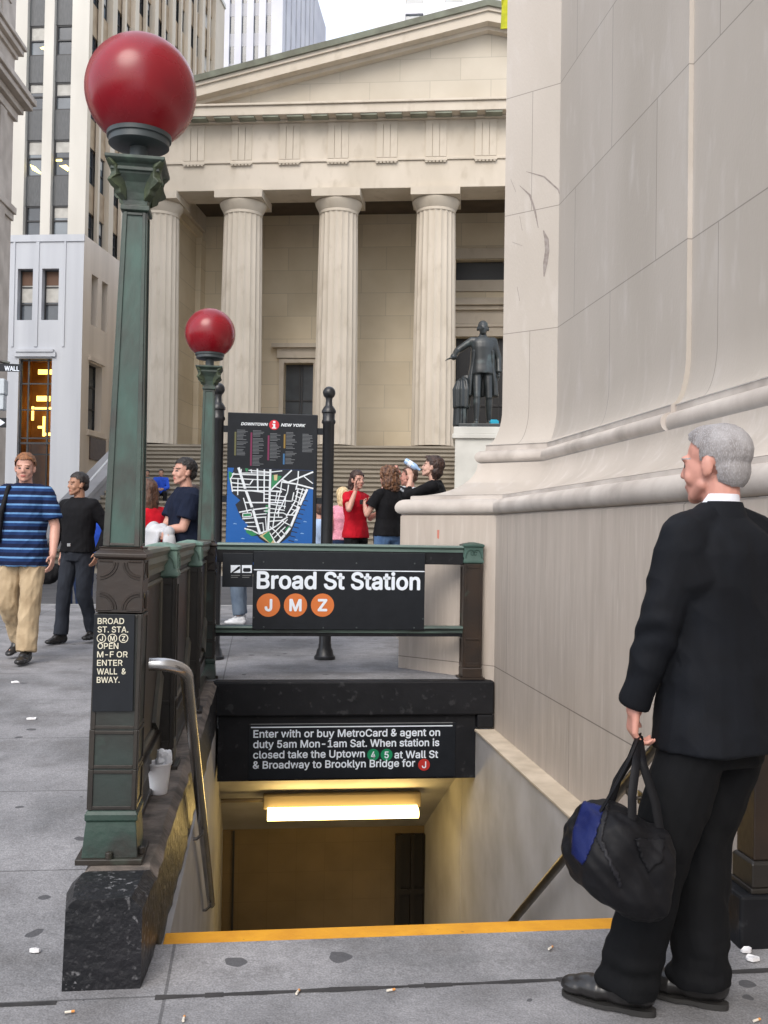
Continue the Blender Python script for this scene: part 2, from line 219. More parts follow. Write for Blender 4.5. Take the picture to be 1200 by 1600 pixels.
# letter outlines (advance, contours) in thousandths
GLY = {" ":[188,[]],"&":[448,[[[197,-7],[150,-2],[110,12],[78,34],[54,62],[39,96],[34,133],[37,163],[47,189],[63,213],[85,235],[111,256],[140,279],[216,335],[226,343],[237,352],[246,363],[255,375],[260,389],[262,405],[258,427],[245,445],[226,457],[201,461],[184,459],[168,453],[155,444],[145,431],[139,416],[137,399],[139,380],[145,363],[155,346],[169,327],[185,307],[204,284],[438,0],[364,0],[171,231],[144,264],[121,293],[102,319],[87,344],[78,370],[75,398],[79,430],[91,458],[109,481],[134,499],[165,510],[200,513],[235,510],[266,499],[290,482],[308,459],[320,433],[324,404],[322,382],[315,362],[305,342],[291,325],[275,308],[256,293],[154,217],[128,195],[110,174],[100,154],[97,131],[100,108],[109,87],[124,70],[143,57],[166,49],[193,46],[223,50],[251,59],[278,75],[301,95],[321,121],[336,151],[346,186],[349,224],[408,224],[405,180],[397,144],[385,115],[371,92],[357,75],[345,62],[333,47],[305,23],[271,7],[234,-3]]]],"-":[453,[[[337,244],[337,188],[114,188],[114,244]]]],".":[188,[[[95,-4],[78,-1],[63,9],[53,24],[50,41],[53,59],[63,73],[78,83],[95,87],[113,83],[128,73],[138,59],[141,41],[138,24],[128,9],[113,-1]]]],"1":[453,[[[76,0],[76,55],[391,55],[391,0]],[[276,509],[276,0],[212,0],[212,448],[209,448],[86,358],[86,427],[198,509]]]],"4":[453,[[[40,105],[40,158],[247,509],[311,509],[109,166],[109,163],[413,163],[413,105]],[[282,0],[282,121],[282,146],[282,318],[343,318],[343,0]]]],"5":[453,[[[221,-7],[178,-2],[140,11],[108,32],[83,60],[66,93],[60,130],[122,130],[127,108],[138,89],[154,73],[173,60],[196,52],[221,50],[250,53],[276,64],[298,82],[314,104],[324,131],[328,162],[324,193],[314,221],[297,244],[275,262],[248,273],[218,277],[192,275],[167,268],[145,258],[128,246],[67,253],[96,509],[366,509],[366,452],[151,452],[134,301],[136,301],[155,315],[178,325],[203,331],[229,334],[263,330],[294,321],[321,306],[345,285],[364,260],[379,231],[388,199],[391,163],[385,117],[369,76],[343,41],[309,15],[268,-1]]]],"A":[480,[[[16,0],[201,509],[276,509],[463,0],[395,0],[287,302],[276,334],[264,372],[250,420],[232,478],[245,478],[228,419],[213,371],[201,333],[191,302],[85,0]],[[110,142],[110,199],[370,199],[370,142]]]],"B":[456,[[[60,0],[60,509],[241,509],[289,504],[329,491],[359,469],[381,442],[394,410],[398,374],[395,344],[387,320],[373,301],[356,286],[336,275],[315,267],[315,262],[339,257],[363,245],[385,227],[402,203],[414,173],[418,136],[413,100],[400,67],[377,39],[344,18],[301,4],[247,0]],[[125,57],[245,57],[296,63],[330,80],[349,105],[355,137],[352,161],[342,184],[327,203],[306,218],[279,228],[248,231],[125,231]],[[125,285],[238,285],[265,288],[288,296],[308,309],[323,326],[333,348],[336,372],[330,403],[313,429],[283,446],[240,452],[125,452]]]],"C":[510,[[[267,-7],[205,1],[150,25],[104,63],[70,115],[48,179],[40,254],[48,329],[70,393],[104,445],[150,484],[205,508],[267,516],[305,513],[340,504],[373,490],[402,471],[427,447],[448,418],[463,385],[473,348],[408,348],[401,373],[389,395],[375,413],[357,428],[337,440],[315,449],[292,454],[267,456],[223,450],[184,432],[150,403],[125,364],[109,314],[103,254],[109,194],[125,145],[151,105],[184,76],[223,59],[267,53],[292,55],[315,60],[337,69],[357,81],[375,96],[389,114],[401,136],[408,160],[473,160],[463,124],[448,91],[428,62],[402,38],[373,19],[341,5],[305,-4]]]],"D":[502,[[[60,0],[219,0],[291,8],[351,31],[398,68],[433,119],[455,181],[462,255],[455,329],[433,391],[399,441],[353,478],[294,501],[225,509],[60,509]],[[125,57],[125,452],[221,452],[275,446],[320,428],[354,399],[379,361],[394,312],[399,255],[394,198],[379,149],[354,110],[318,81],[272,63],[215,57]]]],"E":[419,[[[60,0],[60,509],[372,509],[372,452],[125,452],[125,286],[355,286],[355,229],[125,229],[125,57],[375,57],[375,0]]]],"F":[410,[[[60,0],[60,509],[369,509],[369,452],[125,452],[125,278],[346,278],[346,221],[125,221],[125,0]]]],"J":[396,[[[185,-7],[124,3],[75,33],[44,81],[33,145],[33,173],[98,173],[98,145],[104,104],[122,74],[149,56],[185,50],[220,56],[248,74],[266,104],[272,145],[272,509],[336,509],[336,145],[326,81],[294,33],[246,3]]]],"K":[467,[[[104,145],[104,216],[122,239],[139,261],[157,282],[174,303],[193,324],[212,344],[364,509],[448,509],[231,276],[228,276]],[[60,0],[60,509],[125,509],[125,334],[124,225],[125,193],[125,0]],[[372,0],[188,259],[228,309],[449,0]]]],"L":[393,[[[60,0],[60,509],[125,509],[125,57],[361,57],[361,0]]]],"M":[628,[[[60,0],[60,509],[152,509],[277,187],[282,174],[287,159],[293,141],[299,123],[305,103],[311,84],[317,65],[322,49],[307,49],[312,65],[318,83],[324,102],[330,121],[336,140],[342,158],[348,174],[352,187],[476,509],[568,509],[568,0],[504,0],[504,291],[504,308],[504,327],[505,347],[505,369],[506,391],[506,413],[507,435],[507,457],[513,457],[505,433],[498,409],[490,386],[482,363],[474,341],[467,322],[461,305],[456,291],[342,0],[286,0],[170,291],[165,304],[159,321],[152,340],[145,361],[137,384],[129,408],[121,432],[112,457],[119,457],[119,437],[120,416],[120,394],[121,372],[121,350],[122,328],[122,309],[122,291],[122,0]]]],"N":[523,[[[60,0],[60,509],[136,509],[343,183],[352,169],[363,151],[375,130],[388,107],[401,82],[414,55],[405,54],[402,81],[401,108],[400,134],[399,157],[399,178],[399,195],[399,509],[463,509],[463,0],[387,0],[202,290],[190,310],[177,331],[164,354],[148,381],[130,413],[108,452],[119,454],[121,417],[122,384],[123,354],[124,328],[125,307],[125,291],[125,0]]]],"O":[533,[[[267,-7],[205,1],[150,25],[105,63],[70,115],[48,179],[40,254],[48,329],[70,393],[105,445],[150,484],[205,508],[267,516],[329,508],[384,484],[429,445],[464,393],[486,329],[493,254],[486,179],[464,115],[429,63],[384,25],[329,1]],[[267,53],[310,59],[349,76],[383,105],[408,144],[425,194],[430,254],[425,314],[408,365],[383,404],[349,433],[310,450],[267,456],[223,450],[184,433],[151,404],[125,364],[109,314],[103,254],[109,194],[125,144],[151,105],[184,76],[223,59]]]],"P":[445,[[[60,0],[60,509],[235,509],[289,503],[332,487],[366,462],[390,430],[404,391],[409,348],[404,304],[390,265],[366,233],[332,207],[289,191],[235,186],[109,186],[109,242],[233,242],[269,246],[297,256],[318,272],[333,294],[342,319],[344,348],[342,376],[333,402],[318,423],[297,439],[268,449],[232,452],[125,452],[125,0]]]],"R":[449,[[[60,0],[60,509],[236,509],[290,504],[333,489],[367,465],[390,433],[405,395],[409,352],[405,309],[390,271],[367,240],[333,217],[289,203],[236,198],[96,198],[96,255],[234,255],[269,258],[298,267],[319,281],[334,300],[342,324],[345,352],[342,380],[334,405],[319,425],[298,440],[269,449],[233,452],[125,452],[125,0]],[[353,0],[230,229],[303,229],[428,0]]]],"S":[447,[[[224,-9],[172,-4],[128,9],[91,31],[64,60],[46,96],[38,137],[104,137],[110,110],[123,88],[142,71],[166,59],[194,52],[224,49],[257,52],[286,60],[311,74],[329,92],[341,114],[346,139],[342,161],[332,179],[316,193],[296,205],[272,214],[245,222],[184,239],[128,260],[86,289],[60,326],[52,372],[58,413],[75,448],[102,476],[138,498],[180,511],[227,516],[275,511],[316,498],[351,476],[377,449],[394,415],[401,378],[337,378],[326,412],[302,437],[267,453],[225,459],[194,456],[167,448],[145,435],[129,418],[118,398],[115,376],[119,352],[131,334],[148,319],[169,308],[191,300],[212,293],[264,279],[287,272],[312,264],[336,252],[359,238],[379,220],[395,198],[405,171],[408,139],[403,99],[386,64],[360,34],[323,11],[278,-4]]]],"T":[449,[[[32,452],[32,509],[417,509],[417,452],[257,452],[257,0],[193,0],[193,452]]]],"U":[517,[[[259,-8],[203,-2],[154,15],[114,43],[85,80],[66,124],[60,173],[60,509],[124,509],[124,178],[128,144],[141,113],[160,87],[187,68],[220,56],[259,52],[298,56],[331,68],[357,87],[377,113],[389,144],[393,178],[393,509],[457,509],[457,173],[451,124],[433,80],[403,43],[363,15],[315,-2]]]],"W":[686,[[[155,0],[16,509],[82,509],[163,196],[170,171],[175,145],[181,120],[187,94],[192,67],[197,40],[189,40],[194,67],[200,94],[205,120],[211,145],[218,171],[224,196],[306,509],[380,509],[462,196],[468,171],[474,145],[480,120],[486,94],[492,67],[497,40],[488,40],[493,67],[499,94],[504,120],[510,145],[517,171],[523,196],[603,509],[670,509],[530,0],[455,0],[368,323],[359,356],[351,391],[344,431],[336,475],[350,475],[342,433],[335,395],[327,359],[318,323],[230,0]]]],"Y":[472,[[[203,0],[203,208],[16,509],[91,509],[192,344],[208,318],[222,292],[236,264],[250,230],[224,230],[237,265],[251,293],[265,318],[280,344],[381,509],[455,509],[268,208],[268,0]]]],"Z":[438,[[[42,0],[42,46],[273,385],[289,408],[306,431],[323,453],[341,476],[348,454],[317,453],[285,452],[254,452],[223,452],[40,452],[40,509],[397,509],[397,462],[169,129],[152,105],[134,81],[116,57],[97,33],[90,54],[121,56],[152,57],[183,57],[214,57],[399,57],[399,0]]]],"a":[389,[[[160,-9],[126,-5],[94,5],[68,22],[48,45],[35,73],[30,108],[34,138],[43,161],[58,179],[78,193],[100,203],[125,211],[152,216],[178,220],[209,224],[234,227],[252,230],[265,235],[273,243],[276,255],[276,257],[273,279],[267,297],[256,311],[240,322],[220,329],[196,331],[171,329],[149,322],[132,313],[118,301],[107,288],[100,274],[41,291],[57,322],[79,346],[104,364],[133,375],[163,382],[194,384],[215,383],[239,379],[263,372],[286,360],[306,343],[322,320],[333,290],[337,251],[337,0],[277,0],[277,52],[272,52],[264,38],[252,25],[236,12],[215,1],[190,-6]],[[170,45],[202,49],[228,59],[248,74],[263,93],[272,115],[276,138],[276,190],[270,186],[259,182],[246,179],[231,176],[216,173],[200,171],[186,169],[175,168],[154,164],[134,159],[117,150],[103,139],[95,124],[92,105],[94,87],[102,72],[114,61],[130,52],[149,47]]]],"b":[424,[[[229,-8],[198,-5],[172,4],[153,17],[138,31],[127,46],[118,59],[112,59],[112,0],[53,0],[53,509],[114,509],[114,319],[118,319],[127,331],[137,346],[152,360],[171,373],[197,381],[229,384],[274,378],[313,361],[345,332],[370,293],[385,245],[390,189],[385,133],[370,84],[346,45],[313,16],[274,-2]],[[220,47],[253,51],[279,66],[301,88],[316,117],[325,151],[328,189],[325,227],[316,261],[301,290],[280,311],[253,325],[220,330],[188,325],[161,312],[140,291],[125,263],[116,229],[113,189],[116,150],[125,115],[140,86],[162,65],[188,51]]]],"c":[396,[[[207,-8],[159,-2],[117,16],[82,46],[56,85],[40,133],[34,187],[40,243],[56,291],[82,330],[117,360],[159,378],[207,384],[234,383],[260,377],[284,368],[305,356],[324,341],[340,322],[353,301],[362,277],[303,262],[298,276],[290,289],[281,301],[270,311],[257,319],[242,325],[226,329],[207,330],[173,325],[145,310],[124,287],[108,258],[99,224],[96,187],[99,151],[108,117],[124,89],[145,66],[173,51],[207,46],[226,48],[243,52],[258,58],[271,66],[282,76],[292,89],[299,102],[304,117],[363,102],[354,78],[341,56],[325,37],[306,21],[285,9],[261,-1],[235,-6]]]],"d":[424,[[[195,-8],[151,-2],[111,16],[79,45],[55,84],[39,133],[34,189],[39,245],[55,293],[79,332],[112,361],[151,378],[196,384],[228,381],[253,373],[272,360],[287,346],[298,331],[306,319],[311,319],[311,509],[372,509],[372,0],[313,0],[313,59],[307,59],[298,46],[287,31],[272,17],[252,4],[227,-5]],[[205,47],[236,51],[263,65],[284,86],[299,115],[309,150],[312,189],[309,229],[300,263],[284,291],[263,312],[237,325],[205,330],[172,325],[145,311],[124,290],[108,261],[99,227],[96,189],[99,151],[109,117],[124,88],[145,66],[172,51]]]],"e":[404,[[[212,-8],[161,-2],[117,16],[82,46],[56,85],[40,132],[34,187],[39,242],[55,290],[81,329],[115,359],[157,378],[205,384],[236,382],[266,374],[294,361],[319,341],[341,315],[357,282],[368,242],[371,194],[371,169],[75,169],[75,221],[338,221],[310,202],[307,237],[298,269],[283,294],[263,314],[237,326],[205,330],[173,326],[146,313],[125,294],[109,270],[99,241],[96,211],[96,178],[100,139],[110,106],[128,80],[151,61],[179,50],[212,46],[234,48],[254,53],[271,61],[285,73],[297,88],[306,105],[365,91],[353,63],[335,39],[311,19],[283,4],[249,-5]]]],"f":[254,[[[228,379],[228,327],[6,327],[6,379]],[[81,0],[81,432],[84,461],[96,486],[113,505],[135,519],[161,527],[187,530],[207,529],[222,527],[234,524],[243,521],[227,468],[222,470],[215,472],[206,473],[195,474],[171,470],[154,460],[145,443],[142,419],[142,0]]]],"g":[425,[[[207,-151],[168,-148],[134,-140],[105,-127],[82,-110],[64,-91],[51,-69],[101,-41],[110,-53],[122,-66],[136,-78],[154,-88],[178,-95],[207,-97],[249,-92],[282,-75],[304,-47],[311,-6],[311,68],[306,68],[298,56],[287,41],[272,28],[252,16],[227,8],[195,5],[152,10],[113,27],[80,53],[55,90],[39,136],[34,191],[39,246],[55,293],[80,332],[112,361],[152,378],[196,384],[228,382],[253,373],[273,360],[288,346],[299,331],[308,319],[313,319],[313,379],[372,379],[372,-9],[367,-54],[350,-90],[324,-117],[291,-136],[251,-147]],[[205,59],[237,63],[264,75],[285,95],[300,121],[309,154],[312,193],[309,231],[300,264],[285,291],[264,312],[237,325],[205,330],[172,325],[145,312],[124,290],[109,262],[99,229],[96,193],[99,155],[109,123],[124,96],[145,76],[172,63]]]],"h":[410,[[[114,227],[114,0],[53,0],[53,509],[114,509],[114,287],[102,287],[124,332],[152,362],[187,379],[227,384],[264,380],[295,369],[321,349],[341,321],[353,285],[357,240],[357,0],[296,0],[296,235],[290,275],[273,304],[246,323],[210,329],[184,326],[161,317],[141,303],[126,283],[117,257]]]],"i":[167,[[[53,0],[53,379],[114,379],[114,0]],[[84,443],[67,446],[54,455],[44,468],[41,483],[44,499],[54,512],[67,521],[84,524],[100,521],[114,512],[123,499],[126,483],[123,468],[114,455],[100,446]]]],"k":[381,[[[110,137],[110,212],[121,212],[284,379],[360,379],[184,199],[177,199]],[[53,0],[53,509],[114,509],[114,0]],[[294,0],[148,186],[191,229],[372,0]]]],"l":[189,[[[139,-2],[101,3],[74,20],[58,47],[53,84],[53,509],[114,509],[114,99],[115,77],[120,62],[130,54],[146,52],[154,52],[160,53],[165,53],[170,54],[181,3],[172,1],[162,-1],[151,-2]]]],"m":[610,[[[53,0],[53,379],[112,379],[112,295],[108,295],[118,323],[132,346],[151,363],[172,376],[195,384],[219,386],[257,380],[287,361],[309,331],[321,295],[312,295],[322,321],[337,343],[357,361],[381,375],[407,383],[437,386],[468,383],[497,372],[522,354],[541,328],[553,296],[557,255],[557,0],[496,0],[496,254],[490,289],[473,313],[447,326],[419,330],[395,328],[374,320],[358,307],[345,290],[338,270],[335,247],[335,0],[274,0],[274,260],[269,288],[253,311],[229,326],[199,330],[178,328],[158,320],[140,307],[126,289],[117,266],[114,238],[114,0]]]],"n":[410,[[[114,227],[114,0],[53,0],[53,379],[112,379],[112,287],[102,287],[124,332],[152,362],[187,379],[227,384],[264,380],[295,369],[321,349],[341,321],[353,285],[357,240],[357,0],[296,0],[296,235],[290,275],[273,304],[246,323],[210,329],[184,326],[161,317],[141,303],[126,283],[117,257]]]],"o":[415,[[[207,-8],[159,-2],[117,16],[82,46],[56,85],[40,133],[34,187],[40,243],[56,291],[82,330],[117,360],[159,378],[207,384],[256,378],[299,360],[333,330],[359,291],[376,243],[381,187],[376,133],[359,85],[333,46],[299,16],[256,-2]],[[207,46],[242,51],[270,66],[292,89],[307,117],[316,151],[319,187],[316,224],[307,258],[292,287],[270,310],[242,325],[207,330],[173,325],[145,310],[124,287],[108,258],[99,224],[96,187],[99,151],[108,117],[124,89],[145,66],[173,51]]]],"p":[424,[[[53,-143],[53,379],[112,379],[112,319],[118,319],[126,331],[137,346],[152,360],[171,373],[197,381],[229,384],[274,378],[313,361],[345,332],[370,293],[385,245],[390,189],[385,133],[370,84],[346,45],[313,16],[274,-2],[229,-8],[198,-5],[173,4],[153,17],[138,31],[127,46],[118,59],[114,59],[114,-143]],[[220,47],[253,51],[279,66],[301,88],[316,117],[325,151],[328,189],[325,227],[316,261],[301,290],[280,311],[253,325],[220,330],[188,325],[161,312],[140,291],[125,263],[116,229],[113,189],[116,150],[125,115],[140,86],[162,65],[188,51]]]],"r":[259,[[[53,0],[53,379],[112,379],[112,321],[115,321],[130,347],[152,367],[181,380],[213,385],[221,385],[229,384],[237,384],[243,384],[243,322],[239,323],[230,324],[219,325],[207,326],[182,323],[159,315],[140,301],[126,284],[117,262],[114,237],[114,0]]]],"s":[365,[[[182,-8],[145,-5],[112,3],[84,18],[62,38],[45,63],[36,94],[94,107],[105,79],[124,60],[150,49],[181,45],[217,50],[244,62],[262,81],[268,103],[265,121],[254,136],[237,147],[212,155],[149,170],[104,186],[72,208],[53,237],[47,274],[51,305],[65,332],[87,354],[115,370],[149,381],[187,384],[223,381],[254,372],[279,358],[299,339],[314,316],[324,290],[268,277],[258,298],[243,316],[219,328],[187,333],[156,329],[131,317],[114,299],[109,277],[112,258],[124,243],[144,232],[172,223],[229,209],[275,194],[306,171],[325,142],[331,107],[326,75],[312,47],[290,24],[260,6],[223,-5]]]],"t":[227,[[[204,379],[204,327],[6,327],[6,379]],[[65,471],[126,471],[126,98],[128,76],[136,61],[150,53],[170,50],[177,50],[185,51],[194,52],[202,54],[213,2],[203,-1],[192,-3],[180,-4],[168,-4],[125,2],[92,21],[72,52],[65,93]]]],"u":[410,[[[182,-5],[146,-1],[115,11],[89,31],[69,59],[57,95],[53,139],[53,379],[114,379],[114,144],[119,105],[137,75],[164,56],[200,50],[226,53],[249,62],[268,77],[283,97],[293,122],[296,153],[296,379],[357,379],[357,0],[298,0],[298,92],[307,92],[286,47],[257,17],[222,0]]]],"w":[567,[[[138,0],[23,379],[87,379],[133,214],[143,177],[154,137],[165,91],[175,41],[165,41],[175,90],[186,135],[196,176],[206,214],[252,379],[316,379],[362,214],[371,176],[382,136],[392,91],[402,41],[391,41],[402,90],[413,135],[423,176],[434,214],[480,379],[545,379],[429,0],[368,0],[319,172],[312,198],[305,225],[297,252],[291,280],[284,309],[277,338],[291,338],[284,309],[277,280],[270,252],[263,225],[255,198],[248,172],[199,0]]]],"y":[389,[[[47,-139],[61,-86],[71,-87],[88,-90],[104,-89],[118,-84],[130,-74],[141,-58],[151,-36],[163,-1],[17,379],[84,379],[165,155],[177,121],[187,87],[196,53],[206,21],[184,21],[193,53],[202,87],[212,121],[224,155],[305,379],[371,379],[204,-58],[191,-85],[177,-107],[159,-124],[139,-136],[117,-143],[91,-145],[77,-145],[65,-143],[54,-141]]]]}
def text(s, left, width, cap, bold=.0, shear=0):
    c = bpy.data.curves.new('t', 'CURVE'); c.dimensions = '2D'; c.fill_mode = 'BOTH'; c.offset = 0
    x = 0
    for ch in s:
        adv, loops = GLY.get(ch, GLY[' '])
        for lp in loops:
            sp = c.splines.new('POLY'); sp.points.add(len(lp)-1); sp.use_cyclic_u = True
            for q, (a, b) in zip(sp.points, lp): q.co = ((x+a+shear*b)/1000, b/1000, 0, 1)
        x += adv
    o = bpy.data.objects.new('t', c); COL.objects.link(o)
    dg = bpy.context.evaluated_depsgraph_get(); me = bpy.data.meshes.new_from_object(o.evaluated_get(dg))
    bpy.data.objects.remove(o)
    xs = [v.co.x for v in me.vertices]; x0, x1 = min(xs), max(xs)
    sx = width/(x1-x0); sy = cap/.509
    out = [(((v.co.x-x0)*sx+left[0]), v.co.y*sy+left[1]) for v in me.vertices]
    fc = [tuple(p.vertices) for p in me.polygons]
    bpy.data.meshes.remove(me)
    return out, fc
def add_text(mb, s, left, width, cap, P, d=-.002, m=None, bold=.02, shear=0):
    r = bold*1.6*cap                                        # heavier strokes: the outline laid out eight times in a small circle
    pts, fc = text(s, (left[0]+r, left[1]), width-2*r, cap-r, shear=shear)
    for k in range(9):
        ox, oy = (0, 0) if k == 8 else (r*cos(k*pi/4), r*sin(k*pi/4)+r*.5)
        vs = [mb.bm.verts.new(P(u+ox, v+oy, d-.00008*k)) for u, v in pts]
        for f in fc:
            try: q = mb.bm.faces.new([vs[i] for i in f]); q.material_index = mb.m if m is None else m
            except ValueError: pass
def disc(mb, u, v, r, P, d=-.0015, m=None, n=28):
    mb.face([P(u+r*cos(2*pi*i/n), v+r*sin(2*pi*i/n), d) for i in range(n)], m)
# ================================================================ materials of the place
PAVE = mat('pavement_concrete', srgb(148, 147, 149), srgb(120, 120, 122), scale=1.6, rough=.85, bump=.4, bscale=70, col3=srgb(116, 114, 114), scale3=3.2, lo3=.52, hi3=.78, lo=.38, hi=.62)
def speckle(m, sc, lo, hi, amt):
    N = m.node_tree.nodes; L = m.node_tree.links; b = N['Principled BSDF']; tc = N.new('ShaderNodeTexCoord')
    n = N.new('ShaderNodeTexNoise'); n.inputs['Scale'].default_value = sc; n.inputs['Detail'].default_value = 3; L.new(tc.outputs['Object'], n.inputs['Vector'])
    r = N.new('ShaderNodeMapRange'); L.new(n.outputs[0], r.inputs[0]); r.inputs['From Min'].default_value = lo; r.inputs['From Max'].default_value = hi; r.inputs['To Min'].default_value = 1-amt; r.inputs['To Max'].default_value = 1+amt*.6
    x = N.new('ShaderNodeMix'); x.data_type = 'RGBA'; x.blend_type = 'MULTIPLY'; x.inputs[0].default_value = 1; L.new(b.inputs['Base Color'].links[0].from_socket, x.inputs[6]); L.new(r.outputs[0], x.inputs[7]); L.new(x.outputs[2], b.inputs['Base Color'])
speckle(PAVE, 150, .35, .65, .26); speckle(PAVE, 38, .32, .68, .12); speckle(PAVE, 9, .32, .68, .10)
def spots(m, sc, r, colr, keep=.75):
    N = m.node_tree.nodes; L = m.node_tree.links; b = N['Principled BSDF']
    tc = N.new('ShaderNodeTexCoord'); n = N.new('ShaderNodeTexNoise'); n.inputs['Scale'].default_value = 9; L.new(tc.outputs['Object'], n.inputs['Vector'])
    va = N.new('ShaderNodeVectorMath'); va.operation = 'MULTIPLY_ADD'; L.new(n.outputs['Color'], va.inputs[0]); va.inputs[1].default_value = (.07, .07, 0); L.new(tc.outputs['Object'], va.inputs[2])
    vo = N.new('ShaderNodeTexVoronoi'); vo.inputs['Scale'].default_value = sc; L.new(va.outputs[0], vo.inputs['Vector']); vo.voronoi_dimensions = '2D'
    sx = N.new('ShaderNodeSeparateColor'); L.new(vo.outputs['Color'], sx.inputs[0])
    rr = N.new('ShaderNodeMapRange'); L.new(sx.outputs[0], rr.inputs[0]); rr.inputs['From Min'].default_value = keep; rr.inputs['To Min'].default_value = .0; rr.inputs['To Max'].default_value = r
    lt = N.new('ShaderNodeMath'); lt.operation = 'LESS_THAN'; L.new(vo.outputs['Distance'], lt.inputs[0]); L.new(rr.outputs[0], lt.inputs[1])
    x = N.new('ShaderNodeMix'); x.data_type = 'RGBA'; mm = N.new('ShaderNodeMath'); mm.operation = 'MULTIPLY'; mm.inputs[1].default_value = .85; L.new(lt.outputs[0], mm.inputs[0]); L.new(mm.outputs[0], x.inputs[0])
    L.new(b.inputs['Base Color'].links[0].from_socket, x.inputs[6]); x.inputs[7].default_value = (*colr, 1); L.new(x.outputs[2], b.inputs['Base Color'])
spots(PAVE, 2.9, .105, (.06, .06, .066), keep=.5)
joints(PAVE, 2.6, 1.06, off=(.27, -3.24+4*1.06), size=.012, dark=.5, coord='Object', vary=.07, shift=0)
ROAD = mat('asphalt', (.055, .055, .06), (.08, .08, .085), scale=2, rough=.9, bump=.4, bscale=90)
KERB = mat('kerb_granite', (.30, .30, .30), (.22, .22, .22), scale=8, rough=.8, bump=.2)
BLACKP = mat('black_paint', (.0065, .007, .009), (.010, .0105, .013), scale=6, rough=.6, bump=.35, bscale=14, spec=.25, col3=(.03, .031, .034), scale3=14, lo3=.62, hi3=.7)
CHIPP = mat('chipped_black_paint', (.008, .009, .011), (.014, .014, .017), scale=7, rough=.42, bump=.9, bscale=26, col3=(.27, .27, .28), scale3=44, lo3=.57, hi3=.68, spec=.35)
def chipmask(m):
    """limit the chips to worn areas with a broad second noise"""
    N = m.node_tree.nodes; L = m.node_tree.links; b = N['Principled BSDF']; x = b.inputs['Base Color'].links[0].from_node
    fac = x.inputs[0].links[0].from_socket; tc = N.new('ShaderNodeTexCoord')
    n = N.new('ShaderNodeTexNoise'); n.inputs['Scale'].default_value = 9; n.inputs['Detail'].default_value = 4; L.new(tc.outputs['Object'], n.inputs['Vector'])
    r = N.new('ShaderNodeMapRange'); L.new(n.outputs[0], r.inputs[0]); r.inputs['From Min'].default_value = .42; r.inputs['From Max'].default_value = .62; r.inputs['To Min'].default_value = .12
    mu = N.new('ShaderNodeMath'); mu.operation = 'MULTIPLY'; L.new(fac, mu.inputs[0]); L.new(r.outputs[0], mu.inputs[1]); L.new(mu.outputs[0], x.inputs[0])
chipmask(CHIPP)
CURBTOP = mat('worn_curb_stone', srgb(128, 117, 108), srgb(78, 72, 67), scale=9, rough=.85, bump=.6, bscale=35)
STONE = mat('wall_limestone', srgb(188, 179, 169), srgb(172, 163, 153), scale=1.3, rough=.8, bump=.22, bscale=70, stretch=(1, 1, .45), bstretch=(1, 1, .35, (.5, .3, 0)), col3=srgb(198, 191, 185), scale3=9, lo3=.55, hi3=.9)
STONEJ = mat('shaft_limestone', srgb(187, 179, 170), srgb(173, 165, 155), scale=.8, rough=.8, bump=.22, bscale=70, stretch=(1, 1, .3), bstretch=(1, 1, .4, (.6, .3, 0)), col3=srgb(196, 190, 184), scale3=7, lo3=.56, hi3=.95)
joints(STONEJ, 1.63, 1.075, off=(.35, -3.33+1.075*4), size=.009, dark=.55, vary=.05)
PLINTHJ = mat('plinth_limestone', srgb(184, 173, 162), srgb(172, 161, 150), scale=4, rough=.8, bump=.25, bscale=60, stretch=(2.5, 2.5, .25), col3=srgb(196, 187, 177), scale3=12, lo3=.55, hi3=.85)
joints(PLINTHJ, 3.4, 2.6, off=(1.3, -.385+2.6), size=.009, dark=.45, vary=.0)
MOULD = mat('moulding_limestone', srgb(194, 186, 178), srgb(172, 163, 155), scale=3, rough=.75, bump=.12, bscale=50, col3=srgb(122, 112, 104), scale3=2.2, lo3=.56, hi3=.85)
FHST = mat('temple_marble', srgb(203, 192, 176), srgb(188, 177, 160), scale=.7, rough=.75, bump=.1, bscale=20, stretch=(1, 1, .5), col3=srgb(176, 164, 146), scale3=2.5, lo3=.55, hi3=.8)
FHWALL = mat('temple_wall_marble', srgb(226, 212, 186), srgb(212, 197, 169), scale=.5, rough=.8, bump=.1, bscale=15)
joints(FHWALL, 2.15, 1.0, off=(.2, .12), size=.025, dark=.72, coord='Object', axes=('X', 'Z'), vary=.12)
FHTYMP = mat('pediment_marble', srgb(196, 187, 171), srgb(184, 174, 157), scale=.5, rough=.8)
joints(FHTYMP, 2.3, .85, off=(.3, .05), size=.03, dark=.75, coord='Object', axes=('X', 'Z'), vary=.10)
FHSTEP = mat('step_stone', srgb(156, 147, 132), srgb(138, 129, 115), scale=1.2, rough=.85, bump=.2, bscale=20, stretch=(.4, 1, 1))
COPPER = mat('copper_flashing', srgb(132, 136, 120), srgb(112, 112, 98), scale=2, rough=.7)
CEILD = mat('portico_ceiling', srgb(92, 80, 66), srgb(76, 66, 56), scale=1, rough=.9)
GLASSD = mat('dark_window_glass', srgb(58, 62, 66), srgb(80, 86, 92), scale=.8, rough=.12, spec=.8)
GLASSL = mat('bright_window_glass', srgb(120, 128, 134), srgb(90, 96, 100), scale=.5, rough=.1, spec=.9)
FRAMED = mat('window_frame_dark', srgb(46, 46, 48), rough=.5)
LBST = mat('bank_pale_stone', srgb(190, 193, 198), srgb(175, 178, 184), scale=.35, rough=.75, bump=.08, bscale=8, stretch=(3, 3, .2))
LBST2 = mat('office_limestone', srgb(205, 201, 192), srgb(190, 186, 177), scale=.5, rough=.75, stretch=(1, 1, .3))
LBSIDE = mat('office_warm_stone', srgb(206, 193, 174), srgb(192, 179, 160), scale=.5, rough=.75, stretch=(1, 1, .3))
